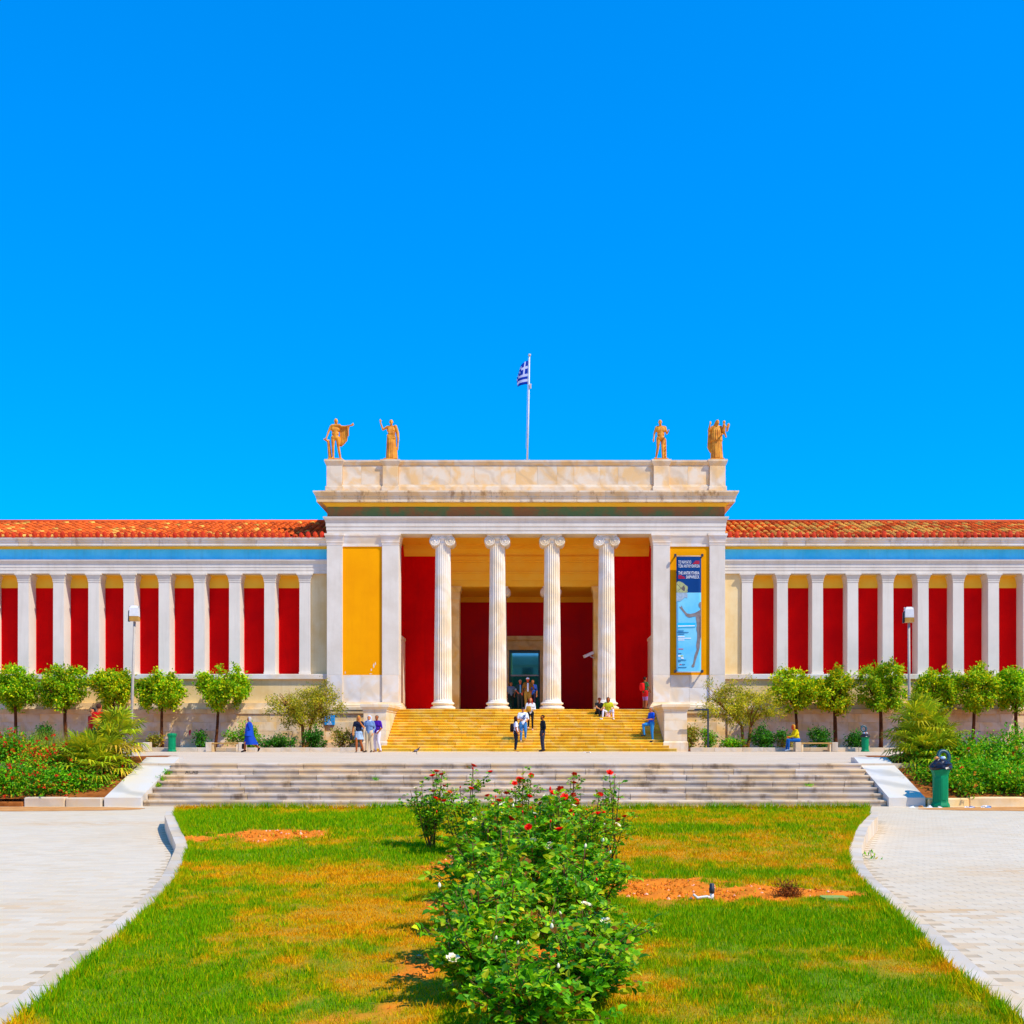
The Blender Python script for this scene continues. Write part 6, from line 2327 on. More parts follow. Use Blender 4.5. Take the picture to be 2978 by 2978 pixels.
def figure(name, loc, rot, height, pose, cloth, label, cat='person', group=None, build=1.0, extra=None, voxel=.0125, statue=None):
    """cloth: dict of region -> material key; regions: skin, top, sleeve, fore, bottom, shin, shoe"""
    J = dict(BASE); J.update(pose)
    J = {k: (Vector(v) if v is not None else None) for k, v in J.items()}
    prim = []   # (a, b, ra, rb, region)
    mb = MB()

    def cap(a, b, ra, rb, reg, n=10):
        mb.capsule(a, b, ra, rb, n)
        prim.append((Vector(a), Vector(b), ra, rb, reg))

    def ell(c, r, reg, axis=None):
        # ellipsoid drawn as ball; for region tests a point with mean radius
        mb.ball(c, r, 12, 8)
        prim.append((Vector(c), Vector(c), sum(r) / 3, sum(r) / 3, reg))
    B = build
    f = cloth.get('loose', 1.0)
    pel, chest, neck, head = J['pel'], J['chest'], J['neck'], J['head']
    # torso
    up = (chest - pel).normalized()
    side = (J['shL'] - J['shR']).normalized()
    wst = pel.lerp(chest, .48)
    for c, hw, r, reg in ((pel - up * .02, .075, .115, 'bottom'), (wst, .06, .105, 'top'), (chest, .085, .118, 'top'), (chest + up * .07, .09, .10, 'top')):
        cap(c - side * hw * B, c + side * hw * B, r * B, r * B, reg, 12)
    cap(pel, wst, .125 * B, .12 * B, 'top')
    cap(wst, chest, .12 * B, .125 * B, 'top')
    cap(J['shL'].lerp(neck, .25), J['shR'].lerp(neck, .25), .062 * B, .062 * B, 'top')
    cap(neck - up * .06, neck, .062, .054, 'skin')
    cap(neck, head - Vector((0, 0, .06)), .054, .055, 'skin')
    # head with jaw, nose, ears
    hd = head
    fw = V3(cloth.get('look', (0, -1, 0))).normalized()
    sd = fw.cross(Vector((0, 0, 1))).normalized()
    mb.ball(hd + Vector((0, 0, .02)), (.078, .088, .098), 14, 10)
    prim.append((hd, hd, .088, .088, 'skin'))
    cap(hd + fw * .035 - Vector((0, 0, .06)), hd + fw * .03 - Vector((0, 0, .02)), .052, .06, 'skin')
    cap(hd + fw * .088 - Vector((0, 0, .002)), hd + fw * .098 - Vector((0, 0, .025)), .011, .016, 'skin', 6)
    for s in (-1, 1):
        cap(hd + sd * s * .078 + Vector((0, 0, .012)), hd + sd * s * .078 - Vector((0, 0, .02)), .016, .014, 'skin', 6)
    # legs
    for s in 'LR':
        h, k, a, t = J['hip' + s], J['knee' + s], J['ank' + s], J['toe' + s]
        m1 = h.lerp(k, .5)
        cap(h, m1, .098 * B * f, .080 * B * f, 'bottom')
        cap(m1, k, .080 * B * f, .060 * B * f, 'thigh' if 'thigh' in cloth else 'bottom')
        m2 = k.lerp(a, .35)
        cap(k, m2, .060 * B * f, .058 * f, 'shin' if 'shin' in cloth else 'bottom')
        cap(m2, a, .056 * f, .042 * (f if 'shin' not in cloth else 1), 'shin' if 'shin' in cloth else 'bottom')
        d = (t - a); d.z = 0
        hl = a - d.normalized() * .035 if d.length > .01 else a
        cap(Vector((hl.x, hl.y, min(a.z, t.z + .045) if abs(a.z - t.z) < .12 else a.z - .03)), t, .044, .034, 'shoe')
        cap(a, t, .040, .030, 'shoe')
    # arms and hands
    for s in 'LR':
        sh, e, w = J['sh' + s], J['el' + s], J['wr' + s]
        sl = sh.lerp(e, .62)
        cap(sh, sl, .062 * B, .052 * B, 'top')
        cap(sl, e, .050 * B, .042, 'sleeve' if 'sleeve' in cloth else 'top')
        cap(e, w, .042, .029, 'fore' if 'fore' in cloth else ('sleeve' if 'sleeve' in cloth else 'top'))
        d = J['hd' + s] if J['hd' + s] is not None else (w - e)
        d = Vector(d).normalized()
        p = w + d * .055
        sx = 1 if s == 'L' else -1
        lat = d.cross(Vector((0, -1, .2)))
        if lat.length < .1:
            lat = d.cross(Vector((1, 0, 0)))
        lat.normalize()
        nrm = lat.cross(d).normalized()
        cap(w, p, .027, .030, 'skin', 8)
        cap(p - lat * .018, p + lat * .018, .020, .020, 'skin', 8)
        for q, ln in zip((-.030, -.010, .010, .029), (.062, .074, .070, .055)):
            a0 = p + lat * q + d * .018
            a1 = a0 + d * ln * .55 + nrm * .004 * sx
            a2 = a1 + (d * .8 + nrm * sx * .5).normalized() * ln * .5
            cap(a0, a1, .0105, .0098, 'skin', 6)
            cap(a1, a2, .0098, .0085, 'skin', 6)
        th = w + d * .03 + lat * .028 * (-sx)
        cap(th, th + (d * .7 + lat * -sx * .7).normalized() * .055, .0125, .010, 'skin', 6)
    if extra:
        extra(cap, J, mb, prim)
    regs = ['skin', 'top', 'sleeve', 'fore', 'bottom', 'thigh', 'shin', 'shoe', 'x1', 'x2']
    regs = [r for r in regs if any(p[4] == r for p in prim)]
    me = mb.mesh('raw', MT['white'])
    o = bpy.data.objects.new('raw', me)
    col.objects.link(o)
    rm = o.modifiers.new('r', 'REMESH'); rm.mode = 'VOXEL'; rm.voxel_size = voxel
    sm_ = o.modifiers.new('s', 'SMOOTH'); sm_.factor = .5; sm_.iterations = 3
    FIG.append(dict(o=o, name=name, loc=loc, rot=rot, sc=height / 1.75, prim=prim, regs=regs, cloth=cloth, label=label, cat=cat, group=group, J=J, statue=statue))
    return FIG[-1]


CM = {}


def cm(hexc, rough=.8):
    if hexc not in CM:
        CM[hexc] = M_plain('cloth_' + hexc.lstrip('#'), hexc, None, rough=rough, spec=.15)
    return CM[hexc]


SKIN, SKIN_D = '#d08a58', '#a85c30'


def place(px, py, Y, z):
    return (X_at(px, Y), Y, z)


def zstep(k):      # top of the k-th portico step
    return ZT + k * UR


def ystep(k):      # middle of that tread
    return YU + (k - 1) * UT + UT * .5


ACC = []    # accessories: (figure index, function) run after the bodies exist
gp = 'visitors in front of the museum'

# 1 woman in blue suit, walking left
figure('person', place(725, 0, 48.3, ZT), -pi / 2, 1.62, dict(kneeL=(.09, -.16, .53), ankL=(.09, -.20, .10), toeL=(.09, -.36, .035), kneeR=(-.09, .10, .50), ankR=(-.09, .44, .22), toeR=(-.10, .40, .06),
       elL=(.24, .08, 1.14), wrL=(.22, -.14, 1.0), elR=(-.24, .05, 1.13), wrR=(-.22, -.15, .95)),
       dict(skin=SKIN_D, top='#1240a0', bottom='#1240a0', shin=SKIN_D, shoe='#141018', loose=1.05), 'grey haired woman in a blue skirt suit striding left past the bench', group=gp, build=1.12)
ACC.append((0, dict(hair=('#b8b0a4', 'bob'), skirt=('#1240a0', .98, .38, .19, .34, .10), jacket=('#1648b0', 1.44, .80, .17, .25))))
# 2 blonde woman, dark top, pale skirt
figure('person', place(1043, 0, 47.6, ZT), .15, 1.66, dict(kneeL=(.10, .05, .50), ankL=(.20, .20, .14), toeL=(.22, .12, .035), elR=(-.26, .05, 1.13), wrR=(-.26, -.08, .92), elL=(.24, -.10, 1.16), wrL=(.06, -.18, 1.44), hdL=(-.2, 0, 1)),
       dict(skin='#c8783c', top='#1c2236', bottom='#9db4c8', sleeve='#c8783c', shin='#b06030', thigh='#b06030', shoe='#6a4a30'), 'blonde woman in dark top and pale blue skirt shading her face', group=gp, build=.92)
ACC.append((1, dict(hair=('#d89a2a', 'long'), skirt=('#a8c0d4', 1.0, .62, .15, .24, .10))))
# 3 person with headscarf
figure('person', place(1074, 0, 47.9, ZT), -.25, 1.68, dict(elR=(-.27, -.06, 1.16), wrR=(-.30, -.20, 1.10), elL=(.25, .08, 1.14), wrL=(.20, -.06, .90), ankR=(-.12, -.06, .09), toeR=(-.14, -.24, .035)),
       dict(skin=SKIN, top='#6f8cb4', bottom='#d0b890', shoe='#3a2418', loose=1.25), 'person in blue grey blouse and beige trousers with a pale head scarf', group=gp, build=1.1)
ACC.append((2, dict(hair=('#c2d4e6', 'scarf'))))
# 4 man in purple shirt
figure('person', place(1096, 0, 48.4, ZT), -.5, 1.70, dict(elL=(.27, .02, 1.14), wrL=(.20, -.14, .96), elR=(-.25, 0, 1.14), wrR=(-.16, -.18, .98), ankL=(.16, .08, .09), toeL=(.18, -.08, .035)),
       dict(skin=SKIN_D, top='#4a1a9a', bottom='#e2dce4', fore=SKIN_D, shoe='#8a5a3a', loose=1.12), 'man in purple shirt and white trousers beside the stair pier', group=gp, build=1.08)
ACC.append((3, dict(hair=('#8a7a66', 'cap_hair'))))
# 5 woman in white tee, long dark hair
figure('person', place(1500, 0, 50.2, ZT), 1.75, 1.68, dict(elL=(.25, -.05, 1.14), wrL=(.30, -.26, 1.02), elR=(-.24, .03, 1.12), wrR=(-.22, -.08, .86), toeL=(.16, -.14, .035)),
       dict(skin=SKIN_D, top='#ece8f0', bottom='#1c2430', sleeve=SKIN_D, shoe='#c8922a', loose=1.02), 'woman in white tee with long dark hair seen at the foot of the steps', group=gp, build=1.05)
ACC.append((4, dict(hair=('#2a1410', 'verylong'))))
# 6 man in black
figure('person', place(1578, 0, 50.6, ZT), -1.25, 1.76, dict(elL=(.22, .06, 1.13), wrL=(.20, -.03, .88), elR=(-.22, .05, 1.13), wrR=(-.20, -.05, .88)),
       dict(skin='#b06428', top='#1c2228', bottom='#3a3a48', shoe='#101014', loose=1.05), 'bearded man in black sweater and grey trousers facing left below the steps', group=gp)
ACC.append((5, dict(hair=('#3a1e10', 'short'), beard='#3a1e10')))
# 7 man in white tee and jeans on the steps
figure('person', (X_at(1521, ystep(3)), ystep(3), zstep(3)), .1, 1.74, dict(kneeL=(.12, -.06, .55), ankL=(.13, .06, .22), toeL=(.14, -.1, .17), elL=(.27, -.02, 1.15), wrL=(.16, -.18, 1.08), elR=(-.27, -.02, 1.15), wrR=(-.12, -.2, 1.12)),
       dict(skin=SKIN, top='#dfe6f0', bottom='#3f7fb8', fore=SKIN, shoe='#c49a6a', loose=1.08), 'man in dark cap, white printed tee and jeans coming down the steps', group=gp, build=1.1)
ACC.append((6, dict(hair=('#2c2c34', 'capdark'), chest_print='#28508a')))
# 8 red haired woman
figure('person', (X_at(1543, ystep(7)), ystep(7), zstep(7)), -.1, 1.68, dict(kneeR=(-.10, -.06, .54), ankR=(-.12, .06, .18), toeR=(-.13, -.09, .14), elL=(.25, -.06, 1.14), wrL=(.06, -.2, 1.16), elR=(-.25, -.08, 1.14), wrR=(-.06, -.22, 1.14)),
       dict(skin=SKIN, top='#e0dcd8', bottom='#1a1a20', shoe='#d8a890', loose=.95), 'red haired woman in white top and black leggings hugging a bag on the steps', group=gp)
ACC.append((7, dict(hair=('#b02a0c', 'verylong'))))
# 9 man with white cap and brown jacket
figure('person', (X_at(1535, 58.3), 58.3, ZP), .05, 1.80, dict(elL=(.32, .05, 1.18), wrL=(.2, -.06, 1.02), elR=(-.28, -.02, 1.13), wrR=(-.3, -.1, .92)),
       dict(skin='#c8543a', top='#8a5c1e', bottom='#b0883a', shoe='#3a2818', loose=1.12), 'man in white cap, brown jacket and khaki trousers on the porch', group=gp, build=1.08)
ACC.append((8, dict(hair=('#f0f2f8', 'cap'), shirt='#dfe6f4')))
# 10 man in vest
figure('person', (X_at(1513, 58.7), 58.7, ZP), .1, 1.70, dict(elL=(.26, -.02, 1.15), wrL=(.10, -.16, 1.0), elR=(-.27, -.02, 1.15), wrR=(-.16, -.18, 1.02)),
       dict(skin='#d06a4a', top='#1e3a40', sleeve='#6aa8d8', fore='#d06a4a', bottom='#3a3e40', shoe='#20201e', loose=1.1), 'man in dark vest over light blue shirt in front of the door', group=gp, build=1.05)
ACC.append((9, dict(hair=('#b89a80', 'cap_hair'), shirt='#6aa8d8')))
# 11 woman in grey tee
figure('person', (X_at(1486, 59.2), 59.2, ZP), .2, 1.60, dict(elL=(.24, 0, 1.13), wrL=(.20, -.1, .92)),
       dict(skin='#a86a44', top='#6a7c94', bottom='#16282c', fore='#a86a44', shoe='#101414', loose=1.05), 'woman in grey tee and dark trousers beside the left door column', group=gp, build=1.05)
ACC.append((10, dict(hair=('#3a2018', 'bob'))))
# 12 person behind the man with the cap
figure('person', (X_at(1549, 59.6), 59.6, ZP), -.2, 1.74, {}, dict(skin='#b06a3a', top='#2848a0', bottom='#2a2440', fore='#b06a3a', shoe='#14101a'), 'person in blue half hidden behind the man with the white cap', group=gp)
ACC.append((11, dict(hair=('#6a3a1c', 'short'))))
# 13, 14 seated pair on the steps
sit = dict(pel=(0, .05, .12), chest=(0, -.05, .45), neck=(0, -.09, .63), head=(0, -.12, .79), hipL=(.10, .02, .11), hipR=(-.10, .02, .11),
           kneeL=(.14, -.36, .24), kneeR=(-.14, -.36, .24), ankL=(.13, -.44, -.19), ankR=(-.13, -.44, -.19), toeL=(.14, -.60, -.255), toeR=(-.14, -.60, -.255),
           shL=(.18, -.06, .58), shR=(-.18, -.06, .58), elL=(.21, -.22, .38), elR=(-.21, -.22, .38), wrL=(.09, -.40, .28), wrR=(-.09, -.40, .28), hdL=(-.5, -.4, -.3), hdR=(.5, -.4, -.3))
figure('person', (X_at(1741, ystep(13)), ystep(13) + .05, zstep(13)), .35, 1.70, dict(sit), dict(skin=SKIN_D, top='#1a181c', bottom='#1c1a20', fore=SKIN, sleeve=SKIN, shoe='#d8d4d0', look=(0, -1, -.1)), 'person in black top and dark cap sitting on the steps by the column', group=gp)
ACC.append((12, dict(hair=('#5a2418', 'capdark'))))
s2 = dict(sit); s2.update(kneeL=(.26, -.36, .22), kneeR=(-.26, -.36, .22), ankL=(.28, -.46, -.19), ankR=(-.28, -.46, -.19), toeL=(.32, -.62, -.255), toeR=(-.32, -.62, -.255), wrL=(.27, -.36, .18), wrR=(-.27, -.36, .18), elL=(.28, -.12, .36), elR=(-.28, -.12, .36), hdL=(0, -.5, -.6), hdR=(0, -.5, -.6))
figure('person', (X_at(1769, ystep(13)), ystep(13) + .03, zstep(13)), -.1, 1.74, s2, dict(skin=SKIN_D, top='#c8c81c', bottom='#dcd6e0', sleeve='#c8c81c', fore=SKIN, shoe='#e8e4e4', look=(0, -1, 0)), 'person in yellow green top and white trousers sitting on the steps', group=gp, build=1.05)
ACC.append((13, dict(hair=('#2a120c', 'bob'))))
# 15 man with shorts at the porch end
figure('person', (X_at(1876, 57.15), 57.15, ZP), 2.1, 1.76, dict(elR=(-.22, -.10, 1.14), wrR=(-.12, -.24, 1.0), elL=(.22, -.06, 1.13), wrL=(.14, -.22, 1.02)),
       dict(skin=SKIN_D, top='#3a6434', bottom='#c01818', thigh='#9a6aa8', shin='#a05a34', sleeve=SKIN_D, fore=SKIN_D, shoe='#5a2a1c', loose=1.2), 'man in green tee and plaid shorts with his back turned at the porch end', group=gp, build=1.05)
ACC.append((14, dict(hair=('#2c2018', 'short'))))
# 16 man in blue, one foot up
figure('person', (X_at(1894, ystep(4)), ystep(4) - .02, zstep(3)), -1.15, 1.76, dict(kneeR=(-.10, -.40, .86), hipR=(-.10, -.03, .92), ankR=(-.10, -.34, .38), toeR=(-.11, -.50, .325), elR=(-.24, -.02, 1.15), wrR=(-.20, -.27, 1.16), elL=(.24, -.02, 1.15), wrL=(.16, -.26, 1.12)),
       dict(skin='#d07a48', top='#0a50c8', bottom='#2c82c0', fore='#d07a48', shoe='#20242c', loose=1.08), 'man in blue shirt and jeans with one foot up by the right stair pier', group=gp, build=1.08)
ACC.append((15, dict(hair=('#9a8a7c', 'cap_hair'))))
# 17 seated person in yellow on the bench
s3 = dict(pel=(0, .02, .12), chest=(0, -.06, .44), neck=(0, -.12, .61), head=(0, -.20, .74), hipL=(.10, -.02, .10), hipR=(-.10, -.02, .10), kneeL=(.10, -.46, .10), kneeR=(-.10, -.44, .12), ankL=(.10, -.46, -.36), ankR=(-.10, -.50, -.34), toeL=(.11, -.64, -.41), toeR=(-.11, -.68, -.39),
          shL=(.18, -.08, .56), shR=(-.18, -.08, .56), elL=(.22, -.20, .32), elR=(-.22, -.20, .32), wrL=(.10, -.40, .26), wrR=(-.10, -.40, .27))
figure('person', (X_at(2318, YB), YB, ZT + .45), -1.45, 1.72, s3, dict(skin='#c84a20', top='#e0c808', bottom='#1458a0', shoe='#8a9aa8', look=(0, -1, -.35)), 'person in yellow jacket and jeans sitting hunched on the right bench', group=gp, build=1.05)
ACC.append((16, dict(hair=('#d8902a', 'bob'))))
# 18, 19 couple behind the palm
figure('person', place(288, 0, 36.0, ZT), 2.9, 1.80, dict(elR=(-.25, -.10, 1.16), wrR=(-.08, -.28, 1.2), elL=(.25, -.08, 1.16), wrL=(.1, -.28, 1.16)), dict(skin='#c86a3a', top='#d80c0c', bottom='#2a2a38', shoe='#181818', fore='#c86a3a'), 'person in red shirt seen from behind above the bushy palm', group=gp)
ACC.append((17, dict(hair=('#4a2a1c', 'short'))))
figure('person', place(270, 0, 36.35, ZT), -.5, 1.66, {}, dict(skin='#d07a48', top='#b01818', bottom='#3a3440', shoe='#181818', fore='#d07a48'), 'person with sunglasses facing the one in red behind the palm', group=gp, build=.95)
ACC.append((18, dict(hair=('#141216', 'bob'), glasses=1)))

# ---- statues on the parapet
def stump(x, y, h, r0, r1, lean=0):
    def fn(cap, J, mb, prim):
        for k in range(5):
            t0, t1 = k / 5, (k + 1) / 5
            cap((x + lean * t0, y, .03 + h * t0), (x + lean * t1, y, .03 + h * t1), r0 + (r1 - r0) * t0, r0 + (r1 - r0) * t1, 'x1')
    return fn


def plinth(mb, prim, w=.30, d=.26):
    mb.box(-w, w, -d, d, -.055, .012)


def ex1(cap, J, mb, prim):
    plinth(mb, prim)
    stump(-.22, .08, .78, .085, .06, -.08)(cap, J, mb, prim)
    cap((-.34, .04, .80), (-.48, -.02, .86), .045, .03, 'x1')
    # cloak: over the chest and left arm, hanging in folds
    cap(J['shR'] + Vector((.05, -.04, .03)), J['shL'] + Vector((-.02, -.06, .03)), .055, .07, 'x1')
    cap(J['shL'] + Vector((0, .05, 0)), J['shL'] + Vector((.04, .10, -.25)), .07, .06, 'x1')
    for k, (dx, zz) in enumerate(((.00, .52), (.07, .50), (.14, .55), (.21, .62), (.28, .70))):
        a = J['shL'].lerp(J['wrL'], .12 + .17 * k)
        cap((a.x, a.y + .05, a.z - .02), (.17 + dx, a.y + .10, zz + .12), .040, .042, 'x1', 8)
        cap((a.x + .02, a.y + .05, a.z - .02), (.19 + dx, a.y + .06, zz + .16), .028, .025, 'x1', 8)
    cap(J['wrL'] + Vector((-.12, .03, -.02)), J['wrL'] + Vector((-.10, .03, -.42)), .040, .030, 'x1', 8)
    cap(J['wrL'] + Vector((.03, -.02, .0)), J['wrL'] + Vector((.10, -.03, .08)), .03, .03, 'x1', 8)


def drape_skirt(cap, x0, x1, zt_, zb, n, r, splay, y=0.0, dep=.10, reg='x1'):
    for k in range(n):
        t = k / (n - 1)
        a = pi * (1.0 - t)
        xx = (x0 + x1) / 2 + (x1 - x0) / 2 * -cos(pi * t) * 1.0
        yy = y - dep * sin(pi * t)
        cap((xx * .92, yy * .8, zt_), ((xx) * (1 + splay) , yy * (1 + splay), zb), r * .8, r * (1.05 if k % 2 else .85), reg, 8)
        cap((xx * .9, y + .06, zt_), (xx * (1 + splay), y + dep * sin(pi * t) + .03, zb), r, r, reg, 8)


def ex2(cap, J, mb, prim):
    plinth(mb, prim)
    drape_skirt(cap, -.17, .17, .98, .06, 9, .048, .16, 0, .13)
    for k in range(5):
        cap((-.16 + .02 * k, -.12, 1.02 - .035 * k), (.17, -.10 - .005 * k, 1.20 - .07 * k), .03, .03, 'x1', 8)
    for k in range(4):
        cap((-.10 + .06 * k, -.11, 1.34), (-.08 + .055 * k, -.135, 1.10), .022, .026, 'x1', 8)
    cap(J['shL'] + Vector((0, -.02, .02)), J['elL'], .075, .07, 'x1')
    cap(J['elL'], J['wrL'] + Vector((0, 0, .03)), .07, .055, 'x1')
    cap(J['elL'] + Vector((.03, 0, -.05)), (.27, .0, .45), .05, .035, 'x1', 8)
    cap((.22, -.02, .5), (.24, 0, .05), .04, .045, 'x1', 8)


def ex3(cap, J, mb, prim):
    plinth(mb, prim)
    stump(.17, .08, .86, .10, .08, .0)(cap, J, mb, prim)
    for k in range(5):
        cap((.19, -.02, .1 + .15 * k), (.22, -.03, .16 + .15 * k), .03, .025, 'x1', 6)


def ex4(cap, J, mb, prim):
    plinth(mb, prim)
    drape_skirt(cap, -.18, .20, .95, .06, 9, .050, .18, 0, .14)
    drape_skirt(cap, -.20, .20, 1.25, .82, 8, .045, .10, -.01, .13)
    for k in range(4):
        cap((-.24 - .025 * k, .06, 1.38), (-.27 - .03 * k, .05, .35 + .06 * k), .04, .035, 'x1', 8)
    # veil from the head, child and bundle on the left arm
    cap(J['head'] + Vector((0, .05, .04)), J['head'] + Vector((-.10, .06, -.16)), .085, .08, 'x1')
    cap(J['head'] + Vector((-.1, .06, -.16)), (-.24, .07, 1.30), .08, .07, 'x1')
    cap(J['elL'] + Vector((.02, -.10, .10)), J['elL'] + Vector((.03, -.12, .34)), .075, .065, 'x1')
    cap(J['elL'] + Vector((.03, -.13, .46)), J['elL'] + Vector((.03, -.13, .48)), .062, .06, 'x1')
    cap(J['elL'] + Vector((.05, -.14, .30)), J['elL'] + Vector((.17, -.15, .24)), .03, .025, 'x1', 8)
    cap(J['elL'] + Vector((.16, -.12, .10)), J['elL'] + Vector((.22, -.13, .36)), .045, .06, 'x1', 8)
    cap(J['elL'] + Vector((.03, -.10, .10)), J['elL'] + Vector((.12, -.10, -.16)), .05, .035, 'x1', 8)


st_c = {k: None for k in ('skin', 'top', 'bottom', 'shoe')}
Zst = Z_PA + .02 + .075
gs = 'statues on the parapet'
sts = dict(statue=True, voxel=.012)
figure('statue', (-10.24, YF + .28, Zst), .12, 2.22, dict(head=(.02, -.01, 1.63), ankR=(-.09, -.02, .09), toeR=(-.13, -.16, .035), kneeL=(.13, .0, .50), ankL=(.20, .12, .10), toeL=(.26, -.02, .035), elR=(-.30, .02, 1.16), wrR=(-.36, -.04, .94), elL=(.40, -.06, 1.40), wrL=(.64, -.12, 1.44), hdL=(1, 0, .25), pel=(-.01, 0, .95)),
       dict(st_c, look=(.8, -.6, 0)), 'golden marble statue of a youth with cloak over his outstretched arm', 'statue', gs, .95, ex1, **sts)
figure('statue', (-7.24, YF + .28, Zst), .0, 2.18, dict(elR=(-.36, .0, 1.30), wrR=(-.46, -.06, 1.60), hdR=(-.05, 0, 1), elL=(.27, .02, 1.14), wrL=(.30, -.06, .90)), dict(st_c, look=(.1, -1, -.1)), 'golden marble statue of a draped woman raising one arm', 'statue', gs, .95, ex2, **sts)
figure('statue', (7.24, YF + .28, Zst), .0, 2.16, dict(head=(-.03, -.03, 1.62), kneeR=(-.13, -.02, .50), ankR=(-.20, .06, .10), toeR=(-.27, -.06, .035), kneeL=(.08, -.02, .50), ankL=(.09, .0, .09), elR=(-.28, .04, 1.13), wrR=(-.31, -.04, .90), elL=(.27, .02, 1.15), wrL=(.30, -.20, 1.18)), dict(st_c, look=(-.4, -1, -.2)), 'golden marble statue of an athletic male figure leaning on a stump', 'statue', gs, 1.0, ex3, **sts)
figure('statue', (10.24, YF + .28, Zst), .0, 2.18, dict(head=(.03, -.05, 1.60), elR=(-.34, .0, 1.24), wrR=(-.30, -.10, 1.50), hdR=(.2, 0, 1), elL=(.27, .0, 1.12), wrL=(.20, -.18, 1.06)), dict(st_c, look=(.4, -1, -.35)), 'golden marble statue of a veiled woman carrying a child and bundle', 'statue', gs, 1.0, ex4, **sts)

# one evaluation for all bodies
bpy.context.view_layer.update()
dg = bpy.context.evaluated_depsgraph_get()
PEOPLE = []
for F_ in FIG:
    oe = F_['o'].evaluated_get(dg)
    me = bpy.data.meshes.new_from_object(oe)
    raw = F_['o'].data
    bpy.data.objects.remove(F_['o'])
    bpy.data.meshes.remove(raw)
    me.name = 'body'
    me.materials.clear()
    np_ = len(me.polygons)
    if F_['statue']:
        me.materials.append(MT['gold_marble'])
        mi = np.zeros(np_, np.int32)
    else:
        cen = np.empty(np_ * 3, np.float32)
        me.polygons.foreach_get('center', cen)
        cen = cen.reshape(-1, 3)
        best = np.full(np_, 1e9); mi = np.zeros(np_, np.int32)
        for (a, b, ra, rb, reg) in F_['prim']:
            a_, b_ = np.array(a), np.array(b)
            d = b_ - a_
            L2 = float(d @ d)
            t = np.clip(((cen - a_) @ d) / L2, 0, 1) if L2 > 1e-9 else np.zeros(np_)
            q = a_ + t[:, None] * d
            dist = np.linalg.norm(cen - q, axis=1) - (ra + (rb - ra) * t)
            k = dist < best
            best[k] = dist[k]
            mi[k] = F_['regs'].index(reg)
        for rg in F_['regs']:
            key = F_['cloth'].get(rg) or F_['cloth'].get('top')
            me.materials.append(cm(key))
    me.polygons.foreach_set('material_index', mi)
    me.polygons.foreach_set('use_smooth', np.ones(np_, bool))
    o = link_mesh(F_['name'], me, None, F_['loc'], (0, 0, F_['rot']), F_['sc'])
    tag(o, F_['label'], F_['cat'], F_['group'])
    PEOPLE.append(o)


def child(o, name, mb, mat):
    me = mb.mesh(name, mat)
    c = bpy.data.objects.new(name, me)
    col.objects.link(c)
    c.parent = o
    return c


def revolve(mb, rings, n=18):
    """rings: (cx, cy, z, rx, ry)"""
    v, f = [], []
    for (cx_, cy_, z, rx, ry) in rings:
        for i in range(n):
            a = 2 * pi * i / n
            w = 1 + .05 * sin(5 * a + z * 3)
            v.append((cx_ + rx * w * cos(a), cy_ + ry * w * sin(a), z))
    for k in range(len(rings) - 1):
        for i in range(n):
            j = (i + 1) % n
            f.append((k * n + i, k * n + j, k * n + n + j, k * n + n + i))
    mb.add(v, f)


